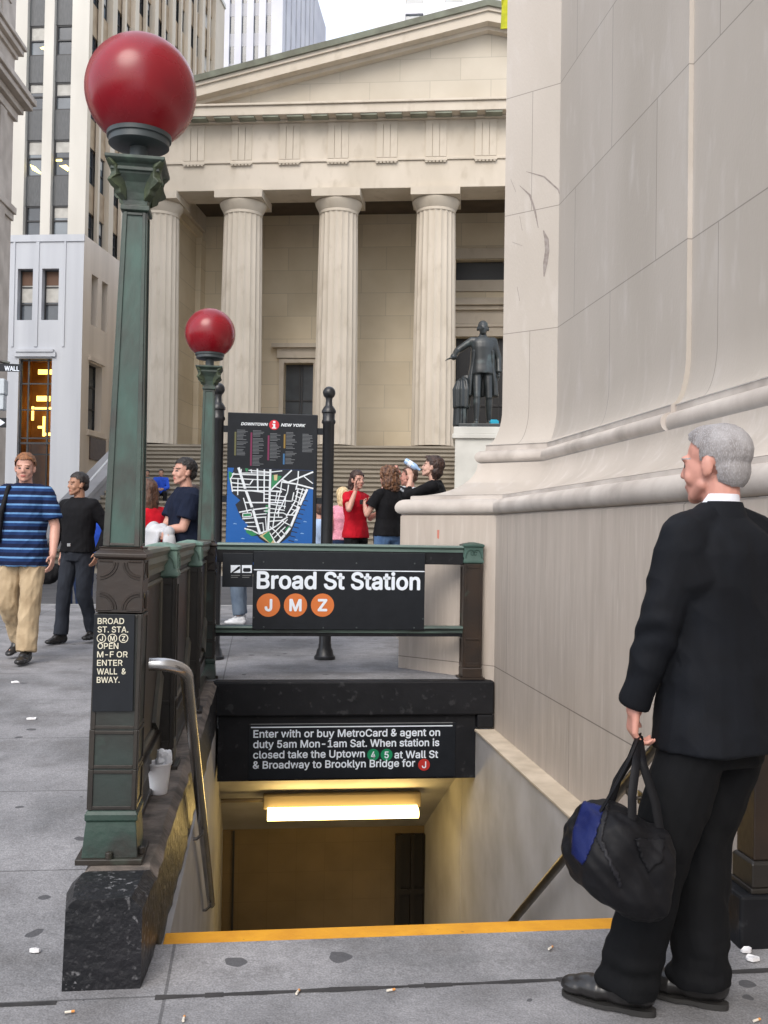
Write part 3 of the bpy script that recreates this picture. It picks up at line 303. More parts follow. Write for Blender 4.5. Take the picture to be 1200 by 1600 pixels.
SPAND = mat('spandrel_panel', srgb(84, 86, 88), srgb(70, 72, 74), scale=6, rough=.5, stretch=(3, 3, .5))
TOWER = mat('tower_brick_pale', srgb(200, 200, 204), srgb(188, 188, 194), scale=.3, rough=.8)
OLDST = mat('carved_limestone', srgb(190, 180, 170), srgb(165, 155, 145), scale=1.5, rough=.8, bump=.3, bscale=6)
TILE = mat('stair_wall_tile', srgb(126, 108, 80), srgb(112, 96, 70), scale=2, rough=.45, bump=.03)
joints(TILE, .30, .30, size=.006, dark=.8, coord='Object', axes=('X', 'Z'), vary=.06, shift=0)
PLASTER = mat('stairwell_plaster', srgb(186, 184, 184), srgb(166, 163, 161), scale=2.2, rough=.7, bump=.1, bscale=12, col3=srgb(146, 141, 136), scale3=1.4, lo3=.55, hi3=.8)
LEDGE = mat('ledge_cap_stone', srgb(206, 192, 172), srgb(182, 168, 148), scale=5, rough=.8, bump=.3, bscale=30)
YEL = mat('yellow_nosing_paint', srgb(222, 158, 28), srgb(206, 142, 22), scale=9, rough=.6, bump=.25, bscale=50, col3=srgb(140, 104, 40), scale3=30, lo3=.68, hi3=.74)
STEEL = mat('handrail_steel', (.55, .54, .53), (.45, .44, .43), scale=5, rough=.26, metal=1)
STEELD = mat('old_handrail_steel', (.22, .20, .18), (.16, .15, .13), scale=9, rough=.35, metal=1)
LAMPW = mat('lamp_diffuser', (1.0, .70, .24), emit=7.5, rough=.4)
LAMPH = mat('lamp_housing', srgb(120, 108, 90), rough=.5)
BRONZE = mat('dark_bronze', srgb(36, 33, 30), srgb(48, 43, 37), scale=5, rough=.42, bump=.12, bscale=30, col3=srgb(70, 88, 78), scale3=5, lo3=.6, hi3=.8, spec=.5)
BROWN = mat('brown_bronze', srgb(50, 38, 29), srgb(38, 31, 27), scale=6, rough=.4, bump=.12, bscale=35, col3=srgb(62, 78, 70), scale3=7, lo3=.62, hi3=.8)
PATINA = mat('green_patina', srgb(66, 97, 88), srgb(52, 78, 71), scale=4, rough=.5, bump=.15, bscale=40, col3=srgb(48, 46, 42), scale3=5, lo3=.47, hi3=.68, stretch=(1, 1, .5))
PATINA2 = mat('pale_green_patina', srgb(112, 140, 128), srgb(84, 110, 100), scale=14, rough=.5, bump=.15, bscale=40, col3=srgb(44, 46, 43), scale3=9, lo3=.6, hi3=.72)
RED = mat('red_globe', srgb(138, 11, 27), srgb(122, 9, 24), scale=5, rough=.2, rough2=.34, spec=.5)
COLLAR = mat('lamp_collar_metal', srgb(66, 74, 76), srgb(54, 60, 62), scale=8, rough=.45)
SIGNB = mat('sign_black_enamel', (.0075, .0095, .013), (.010, .0125, .017), scale=12, rough=.42, spec=.3)
WHITE = mat('white_lettering', srgb(222, 230, 240), rough=.5)
GOLDL = mat('ivory_lettering', srgb(214, 210, 190), rough=.5)
ORANGE = mat('orange_disc', srgb(205, 112, 52), rough=.5)
GREEND = mat('green_disc', srgb(0, 128, 84), rough=.5)
REDD = mat('red_disc', srgb(176, 40, 34), rough=.5)

# ================================================================ the ground
def sheet(name, xs, ys, m, zf, hole=None, kind='structure'):
    mb = MB()
    for i in range(len(xs)-1):
        for j in range(len(ys)-1):
            if hole and hole(.5*(xs[i]+xs[i+1]), .5*(ys[j]+ys[j+1])): continue
            mb.face([(xs[i], ys[j], zf(xs[i], ys[j])), (xs[i+1], ys[j], zf(xs[i+1], ys[j])), (xs[i+1], ys[j+1], zf(xs[i+1], ys[j+1])), (xs[i], ys[j+1], zf(xs[i], ys[j+1]))])
    return tag(mb.build(name, m, merge=True), kind=kind)
WX, WY = 1.965, 8.12                                  # plinth corner of the big wall on the right
PX0, PX1 = -.585, -.315                               # parapet of the stair opening
sheet('pavement', [-5.2, PX0, PX1, 1.82, WX+.3], [-5, 3.3, 3.60, 8.15, 12, 15.4], PAVE, lambda x, y: ground(y),
      hole=lambda x, y: (PX0 < x < 1.82 and 3.6 < y < 8.15) or (x > 1.82 and 3.6 < y < 8.15))
sheet('pavement', [WX+.3, 6, 40], [8.6, 12, 15.4], PAVE, lambda x, y: ground(y))
sheet('roadway', [-300, -40, -5.35, 60, 300], [-60, 15.55, 29, 400], ROAD, lambda x, y: .17)if False else None
mb = MB()
mb.face([(-400, 15.5, .17), (400, 15.5, .17), (400, 600, .17), (-400, 600, .17)])
mb.face([(-400, -60, -.16), (-5.3, -60, -.16), (-5.3, 15.5, .17), (-400, 15.5, .17)])
tag(mb.build('roadway', ROAD), kind='structure')
mb = MB()
mb.box(-5.4, 40, 15.4, 15.55, -.1, .334)
mb.loft([[(-5.4, -5, -.3), (-5.2, -5, -.3), (-5.2, -5, .004), (-5.4, -5, .004)], [(-5.4, 3.3, -.3), (-5.2, 3.3, -.3), (-5.2, 3.3, .004), (-5.4, 3.3, .004)],
         [(-5.4, 8.2, -.3), (-5.2, 8.2, -.3), (-5.2, 8.2, .274), (-5.4, 8.2, .274)], [(-5.4, 15.4, -.3), (-5.2, 15.4, -.3), (-5.2, 15.4, .334), (-5.4, 15.4, .334)]])
tag(mb.build('kerb', KERB, bevel=.02), kind='structure')
mb = MB(); rs = random.Random(2); x = -.30                # worn joint in front of the stair landing
while x < 1.9:
    x2 = x+rs.uniform(.05, .16); a, b = .006+rs.uniform(0, .012), .006+rs.uniform(0, .012); yc = 3.232+.006*x
    mb.face([(x, yc-a, .002), (x2, yc-b, .002), (x2, yc+b, .002), (x, yc+a, .002)]); x = x2
mb.face([(-2.6, 3.21, .002), (-.6, 3.21, .002), (-.6, 3.235, .002), (-2.6, 3.225, .002)])
tag(mb.build('pavement_joint', mat('joint_dirt', srgb(62, 60, 60), srgb(44, 43, 44), scale=12, rough=.95)), kind='structure')
# ================================================================ corner building (right)
CB = thing('bank_building', 'pale limestone bank wall with rounded base mouldings filling the right side', 'building', (WX, WY, 0))
def plan(s, brk):
    pts = [(WX+s+brk, -9)]
    if brk: pts += [(WX+s+brk, 5.72), (WX+s, 5.72)]
    else: pts += [(WX+s, 5.72), (WX+s, 5.7201)]
    pts += [(WX+s, WY+.414*s)]
    t = 1.0
    pts += [(WX-t*.7071+1.544*s, WY+t*.7071-.13*s), (WX-t*.7071+1.544*s+7, WY+t*.7071-.13*s+7)]
    return pts
def wallpart(name, prof, m, brk=0, parent=CB, smooth=False):
    mb = MB(); rings = []; uvs = []
    base = plan(.3, 0); L = [0]
    for a, b in zip(base, base[1:]): L.append(L[-1]+sqrt((a[0]-b[0])**2+(a[1]-b[1])**2))
    vv = prof[0][1]; last = prof[0]
    for s, z in prof:
        vv += sqrt((s-last[0])**2+(z-last[1])**2); last = (s, z)
        rings.append([(x, y, z) for x, y in plan(s, brk)]); uvs.append([(l-L[2], vv) for l in L])
    mb.loft(rings, closed=False, uvs=uvs)
    return mb.build(name, m, parent, smooth=smooth)
wallpart('plinth', [(0, -.14), (0, 1.635), (.012, 1.647), (.05, 1.65)], PLINTHJ)
def bulge(s0, s1, z0, z1, out, n=10, lip=.03):
    p = [(s0+lip, z0)]
    for i in range(n+1):
        t = -pi/2+pi*i/n
        p.append((s0+(s1-s0)*i/n-out*cos(t), z0+(z1-z0)*(.5+.5*sin(t))))
    return p
wallpart('lower_torus', bulge(.01, .03, 1.651, 1.785, .055)+[(.055, 1.786), (.058, 1.815), (.08, 1.82)], MOULD, smooth=35)
def arc(s0, z0, s1, z1, n=12, k=1.0):               # concave quarter sweep from flat to upright
    return [(s0+(s1-s0)*sin(pi/2*i/n), z0+(z1-z0)*(1-cos(pi/2*i/n))) for i in range(n+1)]
wallpart('cyma', arc(.07, 1.82, .445, 2.12, 14), STONE, smooth=60)
wallpart('upper_torus', bulge(.475, .475, 2.121, 2.235, .05)+[(.49, 2.236), (.492, 2.282), (.50, 2.285)], MOULD, brk=.03, smooth=35)
wallpart('wall', arc(.485, 2.285, .585, 2.62, 10)+[(.585, 14)], STONEJ, brk=.03, smooth=30)
# scuffs on the splayed corner: shallow chipped patches in the stone face
def onplane(px, py, O, Nn): d = ray(px, py); return CP+d*((V(O)-CP).dot(V(Nn))/d.dot(V(Nn)))
cn = V((-.7071, -.7071, 0)); c0_ = V((WX+.585, WY+.414*.585, 3))+cn*.0012
SCUFF = mat('stone_scuff', srgb(132, 122, 116), srgb(150, 142, 137), scale=30, rough=.9)
for pts, wd in (([(849, 360), (854, 374), (855, 392), (852, 412), (850, 432)], 7), ([(812, 290), (828, 305), (836, 330), (841, 356)], 3.2), ([(822, 268), (850, 276), (872, 296), (884, 326)], 2.6), ([(884, 262), (885, 270), (883, 278)], 4), ([(798, 280), (806, 300)], 2.4), ([(800, 378), (816, 384)], 2.2), ([(808, 448), (812, 470)], 2.6), ([(876, 452), (882, 478)], 4.5), ([(812, 338), (816, 360)], 2)):
    mb = MB(); n_ = len(pts)
    top = []; bot = []
    for i_, (x_, y_) in enumerate(pts):
        a_ = pts[max(i_-1, 0)]; b_ = pts[min(i_+1, n_-1)]; L_ = sqrt((b_[0]-a_[0])**2+(b_[1]-a_[1])**2) or 1; nx_, ny_ = -(b_[1]-a_[1])/L_, (b_[0]-a_[0])/L_; ww = wd*.5*(.25 if i_ in (0, n_-1) else 1)
        top.append(onplane(x_+nx_*ww, y_+ny_*ww, c0_, cn)); bot.append(onplane(x_-nx_*ww, y_-ny_*ww, c0_, cn))
    mb.face(top+bot[::-1]); mb.build('scuff', SCUFF, CB)
p_ = V((WX-.02, WY, 1.4)); c1_ = V((WX, WY, 1))+cn*.0012
mb = MB(); mb.face([onplane(x_, y_, c1_, cn) for x_, y_ in ((683, 828), (686.5, 828), (686, 842), (683, 841))]); mb.build('red_mark', mat('red_paint_mark', srgb(190, 120, 104), rough=.8), CB)
# ================================================================ stair opening
SE = thing('subway_entrance', 'sunken stair opening with black parapet, yellow step edge and lit passage below', 'subway stairs', (.75, 5.8, 0))
mb = MB()
def ringp(y, j=0): return [(PX0+j, y, -.1), (PX1-j, y, -.1), (PX1-j, y, .235), (PX1-.03-j, y, .268), (PX0+.03+j, y, .268), (PX0+j, y, .235)]
N_ = 44; rr = random.Random(3)
rings = []
for i in range(N_+1):
    y = 3.30+(8.12-3.30)*i/N_
    r = []
    for x, yy, z in [(x_-.026*(1-(y-3.3)/4.82), y_, z_) for x_, y_, z_ in ringp(y, .012 if i == 0 else 0)]:
        r.append((x+rr.uniform(-.006, .006), yy+(rr.uniform(-.004, .004) if 0 < i < N_ else 0), z+(.034 if z > 0 and i in (1, 2) else .022 if z > 0 and i == 0 else 0)+rr.uniform(-.004, .004)))
    rings.append(r)
mb.loft(rings)
for f in mb.bm.faces:
    c = f.calc_center_median()
    if f.normal.z == 0: f.normal_update()
    f.material_index = 0
par = mb.build('parapet', [CHIPP, CURBTOP, BLACKP], SE, bevel=0, smooth=30)
for p in par.data.polygons:
    n = p.normal
    if n.z > .55 and p.center.y > -2.15+.0: p.material_index = 1
mb = MB()                                             # black lintel: upper band, then the face that carries the notice
mb.box(-.34, 1.955, 8.06, 8.6, -.008, .268); mb.box(1.814, 1.955, 8.06, 8.6, -.118, -.0085)
lint = mb.build('lintel', BLACKP, SE, bevel=.012)
mb = MB(); mb.box(-.30, 1.812, 8.10, 8.6, -.535, -.009); mb.build('lintel_face', BLACKP, SE, bevel=.006)
mb = MB(); mb.box(PX0, -.345, 8.123, 8.6, -.12, .262); mb.build('parapet_end', CURBTOP, SE)
# side walls, ceiling, end wall
mb = MB(); mb.box(-.8, -.318, 3.34, 12, -4.2, -.101); mb.build('side_wall', PLASTER, SE)
mb = MB(); mb.box(1.812, 2.5, 3.6, 8.62, -4.2, -.15)
mb.box(1.812, 2.5, 8.63, 12, -4.2, -.3); mb.build('side_wall', PLASTER, SE)
mb = MB(); mb.box(1.80, WX+.01, 3.6, 8.098, -.149, -.13); mb.build('ledge_cap', LEDGE, SE, bevel=.004)
mb = MB(); mb.prism([(-.35, 8.55, -.53), (-.35, 12, -2.45), (-.35, 12, -2.2), (-.35, 8.55, -.2)], (2.7, 0, 0)); mb.build('ceiling', PLASTER, SE)
mb = MB(); mb.box(-.34, 2.2, 10.55, 10.7, -4.6, -1.2); mb.build('end_wall', TILE, SE)
mb = MB()
for x0, x1 in ((1.50, 1.555), (1.66, 1.70), (1.80, 1.86)): mb.box(x0, x1, 10.47, 10.549, -4.2, -1.72)
mb.box(1.555, 1.66, 10.53, 10.549, -4.2, -1.72); mb.box(1.70, 1.80, 10.53, 10.549, -4.2, -1.72)
mb.box(1.555, 1.80, 10.48, 10.53, -2.35, -2.29)
mb.build('gate', mat('gate_dark_metal', srgb(36, 32, 28), rough=.5), SE)
mb = MB(); mb.box(-.215, -.195, 10.52, 10.549, -4.2, -1.65); mb.build('pipe', FRAMED, SE)
# steps
mb = MB(); z = 0; y = 3.72
prof = [(3.72, -.16), (3.72, -.004)]
rise, run = .18, .272
pts = []; k = 0
for k in range(17):
    pts += [(3.72+run*k, -.004-rise*k), (3.72+run*k, -.004-rise*(k+1))]
pts = [(3.61, -.004)]+pts+[(10.6, pts[-1][1]), (10.6, -4.5), (3.61, -4.5)]
mb.prism([(-.316, a, b) for a, b in pts], (2.126, 0, 0)); mb.build('steps', mat('stair_concrete', srgb(120, 116, 110), srgb(98, 94, 88), scale=3, rough=.8, bump=.2), SE)
mb = MB(); mb.box(-.314, 1.808, 3.612, 3.735, -.045, .004); mb.build('step_edge', YEL, SE, bevel=.004)
mb = MB(); mb.box(1.83, 1.955, 3.3, 3.599, -.05, .003) if False else None
# lamp over the stairs
LT = thing('stair_lamp', 'long glowing fluorescent lamp on the sloped ceiling above the stairs', 'lamp', (.81, 9.15, -1.0))
mb = MB(); mb.box(.08, 1.54, 9.16, 9.26, -1.06, -.93); mb.build('housing', LAMPH, LT, bevel=.01)
mb = MB(); mb.loft([[(x, 9.158+.0, -1.04), (x, 9.06, -1.05), (x, 9.02, -1.085), (x, 9.05, -1.13), (x, 9.158, -1.135)] for x in (.12, 1.50)]); mb.build('diffuser', LAMPW, LT, smooth=50)
mb = MB(); mb.tube([(-.3, 9.2, -.98), (.08, 9.2, -.98)], .018); mb.build('conduit', LAMPH, LT)
# handrails
def rail(label, path, m, posts, side):
    t = thing('handrail', label, 'handrail', path[0])
    P = [V(p) for p in path]; fine = []
    for i in range(len(P)-1):                            # round the bends with a Catmull walk
        fine.append(P[i])
    fine.append(P[-1])
    mb = MB(); mb.tube(fine, .0255, n=16); mb.build('tube', m, t, smooth=50)
    for p in posts:
        p = V(p); mb = MB()
        mb.tube([p, p+V((0, 0, -.05)), p+V((side*.03, 0, -.075)), p+V((side*.062, 0, -.075))], .009, n=8); mb.obox(p+V((side*.066, 0, -.075)), (.004, .03, .03)); mb.build('bracket', m, t, smooth=50)
    return t
d = V((0, 2.86, -1.975)).normalized()
arcp = []
c0 = V((-.405, 3.86, .968))
arcp = [c0, c0+V((.035, 0, 0))]
for i in range(9):
    u = i/8; ang = u*pi/2
    q = V((-.37+.10*sin(ang), 3.86, .968))+d*(.10*(1-cos(ang)))
    arcp.append(q)
s0 = arcp[-1]; arcp += [s0+d*.5, s0+d*1.5, s0+d*3.35]
rail('steel handrail curving out of the near lamp post down the left of the stairs', arcp, STEEL, [s0+d*1.75, s0+d*3.2], -1)
a0 = V((1.73, 3.75, .85)); dd = V((0, 1.318, -.926)).normalized()
rail('steel handrail along the right stair wall, half hidden behind the bag', [a0, a0+dd*2, a0+dd*3.55], STEELD, [a0+dd*3.4, a0+dd*.9], 1)
# ================================================================ temple with columns at the end of the street
RZ = radians(-12.4)
FO = V((6.56, 37.4, 0))
FH = thing('temple_building', 'pale marble temple front with fluted columns and pediment behind the stairs', 'building', FO, RZ)
def fb(mb, name, m, parent=None, **k): return mb.build(name, m, parent or FH, world=False, **k)
UC = 1.85                                             # middle of the front
cols = [-10.92, -7.58, -3.81, -.03, 3.73, 7.51, 11.28, 14.62]
ZB, ZT = 4.82, 14.08
mb = MB()
rings = []
NF = 20; per = 8
for z, r in ((ZB, .835), (7.2, .825), (9.6, .80), (12, .77), (13.75, .745)):
    ring = []
    for i in range(NF*per):
        a = 2*pi*i/(NF*per); ph = (i % per)/per
        ring.append((cos(a)*r*(1-.055*sin(pi*ph)), sin(a)*r*(1-.055*sin(pi*ph)), z))
    rings.append(ring)
mb.loft(rings)
colm = bpy.data.meshes.new('column'); 
bmesh.ops.recalc_face_normals(mb.bm, faces=mb.bm.faces); mb.bm.to_mesh(colm); mb.bm.free()
colm.materials.append(FHST); smooth_angle(colm, 25)
mb = MB(); mb.lathe([(.75, 13.75), (.757, 13.78), (.75, 13.80), (.757, 13.84), (.75, 13.86), (.765, 13.88), (.84, 14.02), (.90, 14.14), (.915, 14.2), (.88, 14.25)], n=48)
caps = bpy.data.meshes.new('capital'); mb.box(-.93, .93, -.93, .93, 14.251, 14.56); bmesh.ops.recalc_face_normals(mb.bm, faces=mb.bm.faces); mb.bm.to_mesh(caps); mb.bm.free()
caps.materials.append(FHST); smooth_angle(caps, 30)
for u in cols:
    o = bpy.data.objects.new('column', colm); COL.objects.link(o); o.parent = FH; o.location = (u, 0, 0)
    k = bpy.data.objects.new('capital', caps); COL.objects.link(k); k.parent = o
UL, UR = -11.85, 15.55
mb = MB()                                             # architrave, on all four sides of the portico
mb.box(UL, UR, -.75, .75, 14.561, 15.6); mb.box(UL, UL+1.5, .751, 4.6, 14.561, 15.6); mb.box(UR-1.5, UR, .751, 4.6, 14.561, 15.6)
mb.box(UL-.06, UR+.06, -.81, 5, 15.601, 15.71)
fb(mb, 'architrave', FHST, bevel=.02)
mb = MB(); mb.box(UL, UR, -.74, 30, 15.711, 17.12); fr = fb(mb, 'frieze', FHST)
tr = [-11.4]+[-9.37+1.868*i for i in range(12)]+[15.1]
mb = MB()
for a in (-.40, -.13, .14): mb.box(a, a+.25, -.785, -.739, 15.73, 17.0)
mb.box(-.42, .42, -.785, -.739, 17.001, 17.11); mb.box(-.42, .42, -.86, -.80, 15.55, 15.6)
for g in range(6): mb.box(-.4+.137*g, -.4+.137*g+.09, -.85, -.81, 15.50, 15.549)
tg = fb(mb, 'triglyph', FHST, fr); tg.location.x = tr[0]
for u in tr[1:]: o = tg.copy(); COL.objects.link(o); o.location.x = u
mb = MB()
mb.box(UL-.6, UR+.6, -1.40, 30, 17.20, 17.55); mb.box(UL-.68, UR+.68, -1.48, 30, 17.551, 17.64); mb.box(UL-.1, UR+.1, -.95, 30, 17.121, 17.199)
co = fb(mb, 'cornice', FHST, bevel=.02)
mb = MB(); mb.box(0, .62, -1.36, -.97, 17.13, 17.198); mu = fb(mb, 'mutule', COPPER, co); mu.location.x = -12.2
for i in range(1, 30): o = mu.copy(); COL.objects.link(o); o.location.x = -12.2+.934*i
SL = .232; AP = UC; ZE = 17.19
zr = lambda u: ZE+(min(u-(UL-.7), (UR+.7)-u))*SL
mb = MB()
mb.prism([(UL, -.70, ZE), (UR, -.70, ZE), (UC, -.70, zr(UC))], (0, 1.2, 0)); fb(mb, 'pediment', FHTYMP)
mb = MB()
for a, b in ((UL-.75, UC), (UC, UR+.75)):
    za, zb = (ZE-.02, zr(UC)) if b == UC else (zr(UC), ZE-.02)
    for y0, d0, d1 in ((-1.385, .0, .36), (-1.465, .361, .50), (-1.0, -.14, -.001)):
        mb.loft([[(a, y0, za+d0), (a, 2, za+d0), (a, 2, za+d1), (a, y0, za+d1)], [(b, y0, zb+d0), (b, 2, zb+d0), (b, 2, zb+d1), (b, y0, zb+d1)]])
fb(mb, 'raking_cornice', FHST)
mb = MB()
for a, b in ((UL-.8, UC), (UC, UR+.8)):
    za, zb = (ZE+.48, zr(UC)+.502) if b == UC else (zr(UC)+.502, ZE+.48)
    mb.loft([[(a, -1.56, za), (a, 30, za), (a, 30, za+.2), (a, -1.62, za+.2)], [(b, -1.56, zb), (b, 30, zb), (b, 30, zb+.2), (b, -1.62, zb+.2)]])
rf = fb(mb, 'roof', COPPER)
mb = MB(); mb.sphere((-4.1, 6.0, 20.75), .62, sc=(1, 1, .9)); mb.lathe([(.55, 19.6), (.55, 20.7)], (-4.1, 6.0, 0)); fb(mb, 'roof_vent', mat('vent_blue_metal', srgb(96, 116, 150), rough=.5), rf, smooth=40)
# inner wall, ceiling, door, window
WW = 4.6
mb = MB()
holes = [(-6.75, -5.45, 5.6, 8.82), (.70, 3.0, 4.9, 9.95), (.66, 3.04, 12.40, 13.28)]
holed(mb, lambda u, v, d: (u, WW+d, v), UL+.75, UR-.75, 4.7, 15.7, holes, .5)
wl = fb(mb, 'wall', FHWALL)
mb = MB()
mb.box(UL+.1, UL+1.25, 1.2, WW+.1, 4.7, 14.55); mb.box(UL+1.251, UL+1.5, 3.9, WW+.08, 4.7, 14.2); mb.box(UL+.02, UL+1.35, 1.1, WW+.1, 14.2, 14.559)
fb(mb, 'corner_pier', FHWALL, bevel=.02)
mb = MB(); mb.box(UL+1.5, UR-1.5, .75, 5.0, 15.3, 15.59); fb(mb, 'ceiling', CEILD)
mb = MB()
mb.box(-6.95, -6.751, WW-.14, WW-.001, 5.4, 9.0); mb.box(-5.449, -5.25, WW-.14, WW-.001, 5.4, 9.0); mb.box(-6.95, -5.25, WW-.14, WW-.001, 8.821, 9.2) if False else mb.box(-6.75, -5.45, WW-.14, WW-.001, 8.822, 9.0)
mb.box(-7.05, -5.15, WW-.22, WW-.001, 9.02, 9.45); mb.box(-7.25, -4.95, WW-.42, WW-.001, 9.451, 9.62)
wf = fb(mb, 'window', FHST)
mb = MB(); mb.box(-6.75, -5.45, WW+.42, WW+.46, 5.6, 8.82); fb(mb, 'pane', GLASSD, wf)
mb = MB()
for x in (-6.12, -6.02): mb.box(x-.03, x+.03, WW+.36, WW+.419, 5.6, 8.82)
mb.box(-6.75, -5.45, WW+.37, WW+.418, 7.2, 7.27); fb(mb, 'frame', FRAMED, wf)
mb = MB()
for z0, z1, pr in ((9.96, 10.35, .1), (10.36, 10.5, .18), (10.52, 11.05, .12), (11.06, 11.22, .32), (11.24, 11.36, .5), (11.37, 11.55, .42), (11.9, 12.38, .1), (13.30, 13.75, .12)):
    mb.box(.3, 3.4, WW-pr, WW-.001, z0, z1)
dr = fb(mb, 'door', FHST)
mb = MB(); mb.box(.7, 3.0, WW+.4, WW+.45, 4.9, 9.95); mb.box(.66, 3.04, WW+.4, WW+.45, 12.40, 13.28); fb(mb, 'door_panel', mat('bronze_door', (.012, .012, .013), rough=.4), dr)
mb = MB()
for i in range(5): mb.box(.75+.45*i, .80+.45*i, WW+.33, WW+.399, 4.9, 9.95)
mb.box(.7, 3.0, WW+.33, WW+.398, 7.0, 7.1); fb(mb, 'door_bars', FRAMED, dr)
# stairs up to the columns
mb = MB()
rise, run = .176, .345
n = 25; pts = []
for k in range(n): pts += [(-1.3-run*k, 4.72-rise*k), (-1.3-run*k, 4.72-rise*k-.075), (-1.3-run*k+.09, 4.72-rise*k-.085), (-1.3-run*k+.09, 4.72-rise*(k+1))]
pts = [(30, 4.72)]+pts+[(-1.3-run*n, .1), (30, .1)]
mb.prism([(-11.0, a, b) for a, b in pts], (27, 0, 0)); fb(mb, 'staircase', FHSTEP)
mb = MB(); mb.prism([(-11.9, -1.3, 4.80), (-11.9, -2.2, 4.80), (-11.9, -2.2, .1), (-11.9, 6, .1), (-11.9, 6, 4.80)], (.895, 0, 0))
mb.prism([(-11.7, -2.21, 4.4), (-11.7, -2.21, .1), (-11.7, -9.6, .1), (-11.7, -9.6, .9)], (.695, 0, 0))
mb.prism([(-11.75, -2.212, 4.62), (-11.75, -2.212, 4.401), (-11.75, -9.7, .901), (-11.75, -9.7, 1.12)], (.8, 0, 0))
fb(mb, 'cheek_wall', mat('cheek_granite', srgb(150, 148, 148), srgb(134, 132, 132), scale=1, rough=.8), bevel=.02)
mb = MB(); mb.tube([(-10.75, -1.6, 5.5), (-10.75, -2.4, 5.35), (-10.75, -9.0, 2.0), (-10.75, -9.6, 1.7)], .035); 
for w_ in (-1.7, -4.5, -8.5): mb.tube([(-10.75, w_, 4.85+(min(0, w_+1.5))*.507), (-10.75, w_, 5.5+min(0, w_+2)*.507)], .03)
fb(mb, 'stair_rail', mat('rail_white_metal', srgb(200, 200, 200), rough=.4), smooth=50)
mb = MB(); mb.box(UL+1.0, UR-1.0, 6, 30, 4.7, 15.7); fb(mb, 'body', FHWALL)

# ================================================================ statue and its pedestal
def unit(P): return V(P)
ST = thing('statue', 'dark bronze statue of a standing man in a long coat, right hand held out', 'statue', FO, RZ)
mb = MB(); mb.box(.95, 3.1, -6.1, -3.9, .3, 4.55); mb.box(.86, 3.19, -6.19, -3.81, 4.551, 4.70); mb.box(.9, 3.15, -6.15, -3.85, 4.701, 4.93)
pd = mb.build('pedestal', mat('pedestal_granite', srgb(206, 204, 196), srgb(192, 190, 182), scale=1.5, rough=.7), ST, world=False, bevel=.02)

# ================================================================ left office building across the side street
LO = V((-8.80, 50, 0))
LB = thing('office_building', 'tall pale office building with paired window strips and a lit banking hall', 'building', LO, RZ)
def lb(mb, name, m, parent=None, **k): return mb.build(name, m, parent or LB, world=False, **k)
rows = [(16.0, 17.5), (18.98, 20.81), (22.3, 23.7), (25.05, 26.58), (28.2, 29.7), (31.3, 32.8), (34.4, 35.9), (37.5, 39.)]
TOP = 41
strips = [(-3.20, -2.32), (-1.82, -.90)]
strips_all = strips+[(-6.2, -5.3), (-4.8, -3.9+.0)] if False else strips
low = [(-3.36, -2.58, 11.72, 14.27), (-2.11, -1.25, 11.72, 14.27), (-3.2, -1.5, 3.25, 9.82)]
mb = MB(); holed(mb, lambda u, v, d: (u, d, v), -4.05, 0, 0, 15.95, low, .45)
mb.box(-2.43, -2.27, -.05, -.001, 10.4, 15.9); mb.box(-1.0, -.9, -.05, -.001, 10.4, 15.9); mb.box(-3.6, -3.5, -.05, -.001, 10.4, 15.9)
mb.box(-3.4, -1.3, -.12, -.001, 9.9, 10.12); mb.box(-3.3, -1.4, -.18, -.001, 10.121, 10.25); mb.box(-3.4, -1.3, -.2, -.001, 2.95, 3.2); mb.box(-4.05, .02, -.06, -.001, 15.6, 15.94)
fr = lb(mb, 'base_wall', LBST)
mb = MB(); holed(mb, lambda u, v, d: (u, d+.08, v), -4.05, -.02, 15.951, TOP, [(a, b, 15.96, TOP-.01) for a, b in strips], .3)
lb(mb, 'front_wall', LBST2)
mb = MB()
for a, b in strips:
    zz = 15.96
    for z0, z1 in rows+[(TOP-.01, TOP)]:
        if z0 > zz: mb = MB(); mb.box(a, b, .33, .5, zz, z0); lb(mb, 'spandrel', SPAND)
        zz = z1
WINL = mat('lit_ceiling_lamp', (1.0, .78, .22), emit=2.2)
BLIND = mat('window_blind', srgb(188, 186, 180), srgb(170, 168, 162), scale=3, rough=.8)
def window(a, b, z0, z1, P, blind=0, bars=1, lit=False, g=None, parent=LB):
    """sash window in its opening; P(u, d, z)"""
    mb = MB(); t = .07
    def bx(x0, x1, d0, d1, y0, y1):
        mb.hexa([P(x0, d0, y0), P(x1, d0, y0), P(x1, d1, y0), P(x0, d1, y0)], [P(x0, d0, y1), P(x1, d0, y1), P(x1, d1, y1), P(x0, d1, y1)])
    bx(a, a+t, 0, .08, z0, z1); bx(b-t, b, 0, .08, z0, z1); bx(a+t, b-t, 0, .08, z0, z0+t); bx(a+t, b-t, 0, .08, z1-t, z1)
    for k in range(bars): zc = z0+(z1-z0)*(k+1)/(bars+1); bx(a+t, b-t, 0, .08, zc-.035, zc+.035)
    o = mb.build('window', FRAMED, parent, world=False)
    mb = MB(); mb.face([P(a+t, .06, z0+t), P(b-t, .06, z0+t), P(b-t, .06, z1-t), P(a+t, .06, z1-t)]); mb.build('pane', g or GLASSD, o, world=False)
    if blind:
        mb = MB(); zb = z1-t-(z1-z0)*blind; mb.face([P(a+t, .05, zb), P(b-t, .05, zb), P(b-t, .05, z1-t), P(a+t, .05, z1-t)]); mb.build('blind', BLIND, o, world=False)
    if lit:
        mb = MB(); 
        for q in lit: mb = MB(); mb.face([P(a+(b-a)*x, .045, z0+(z1-z0)*y) for x, y in q]); mb.build('lamp', WINL, o, world=False)
    return o
PF = lambda u, d, z: (u, .36+d, z)
rb = random.Random(5)
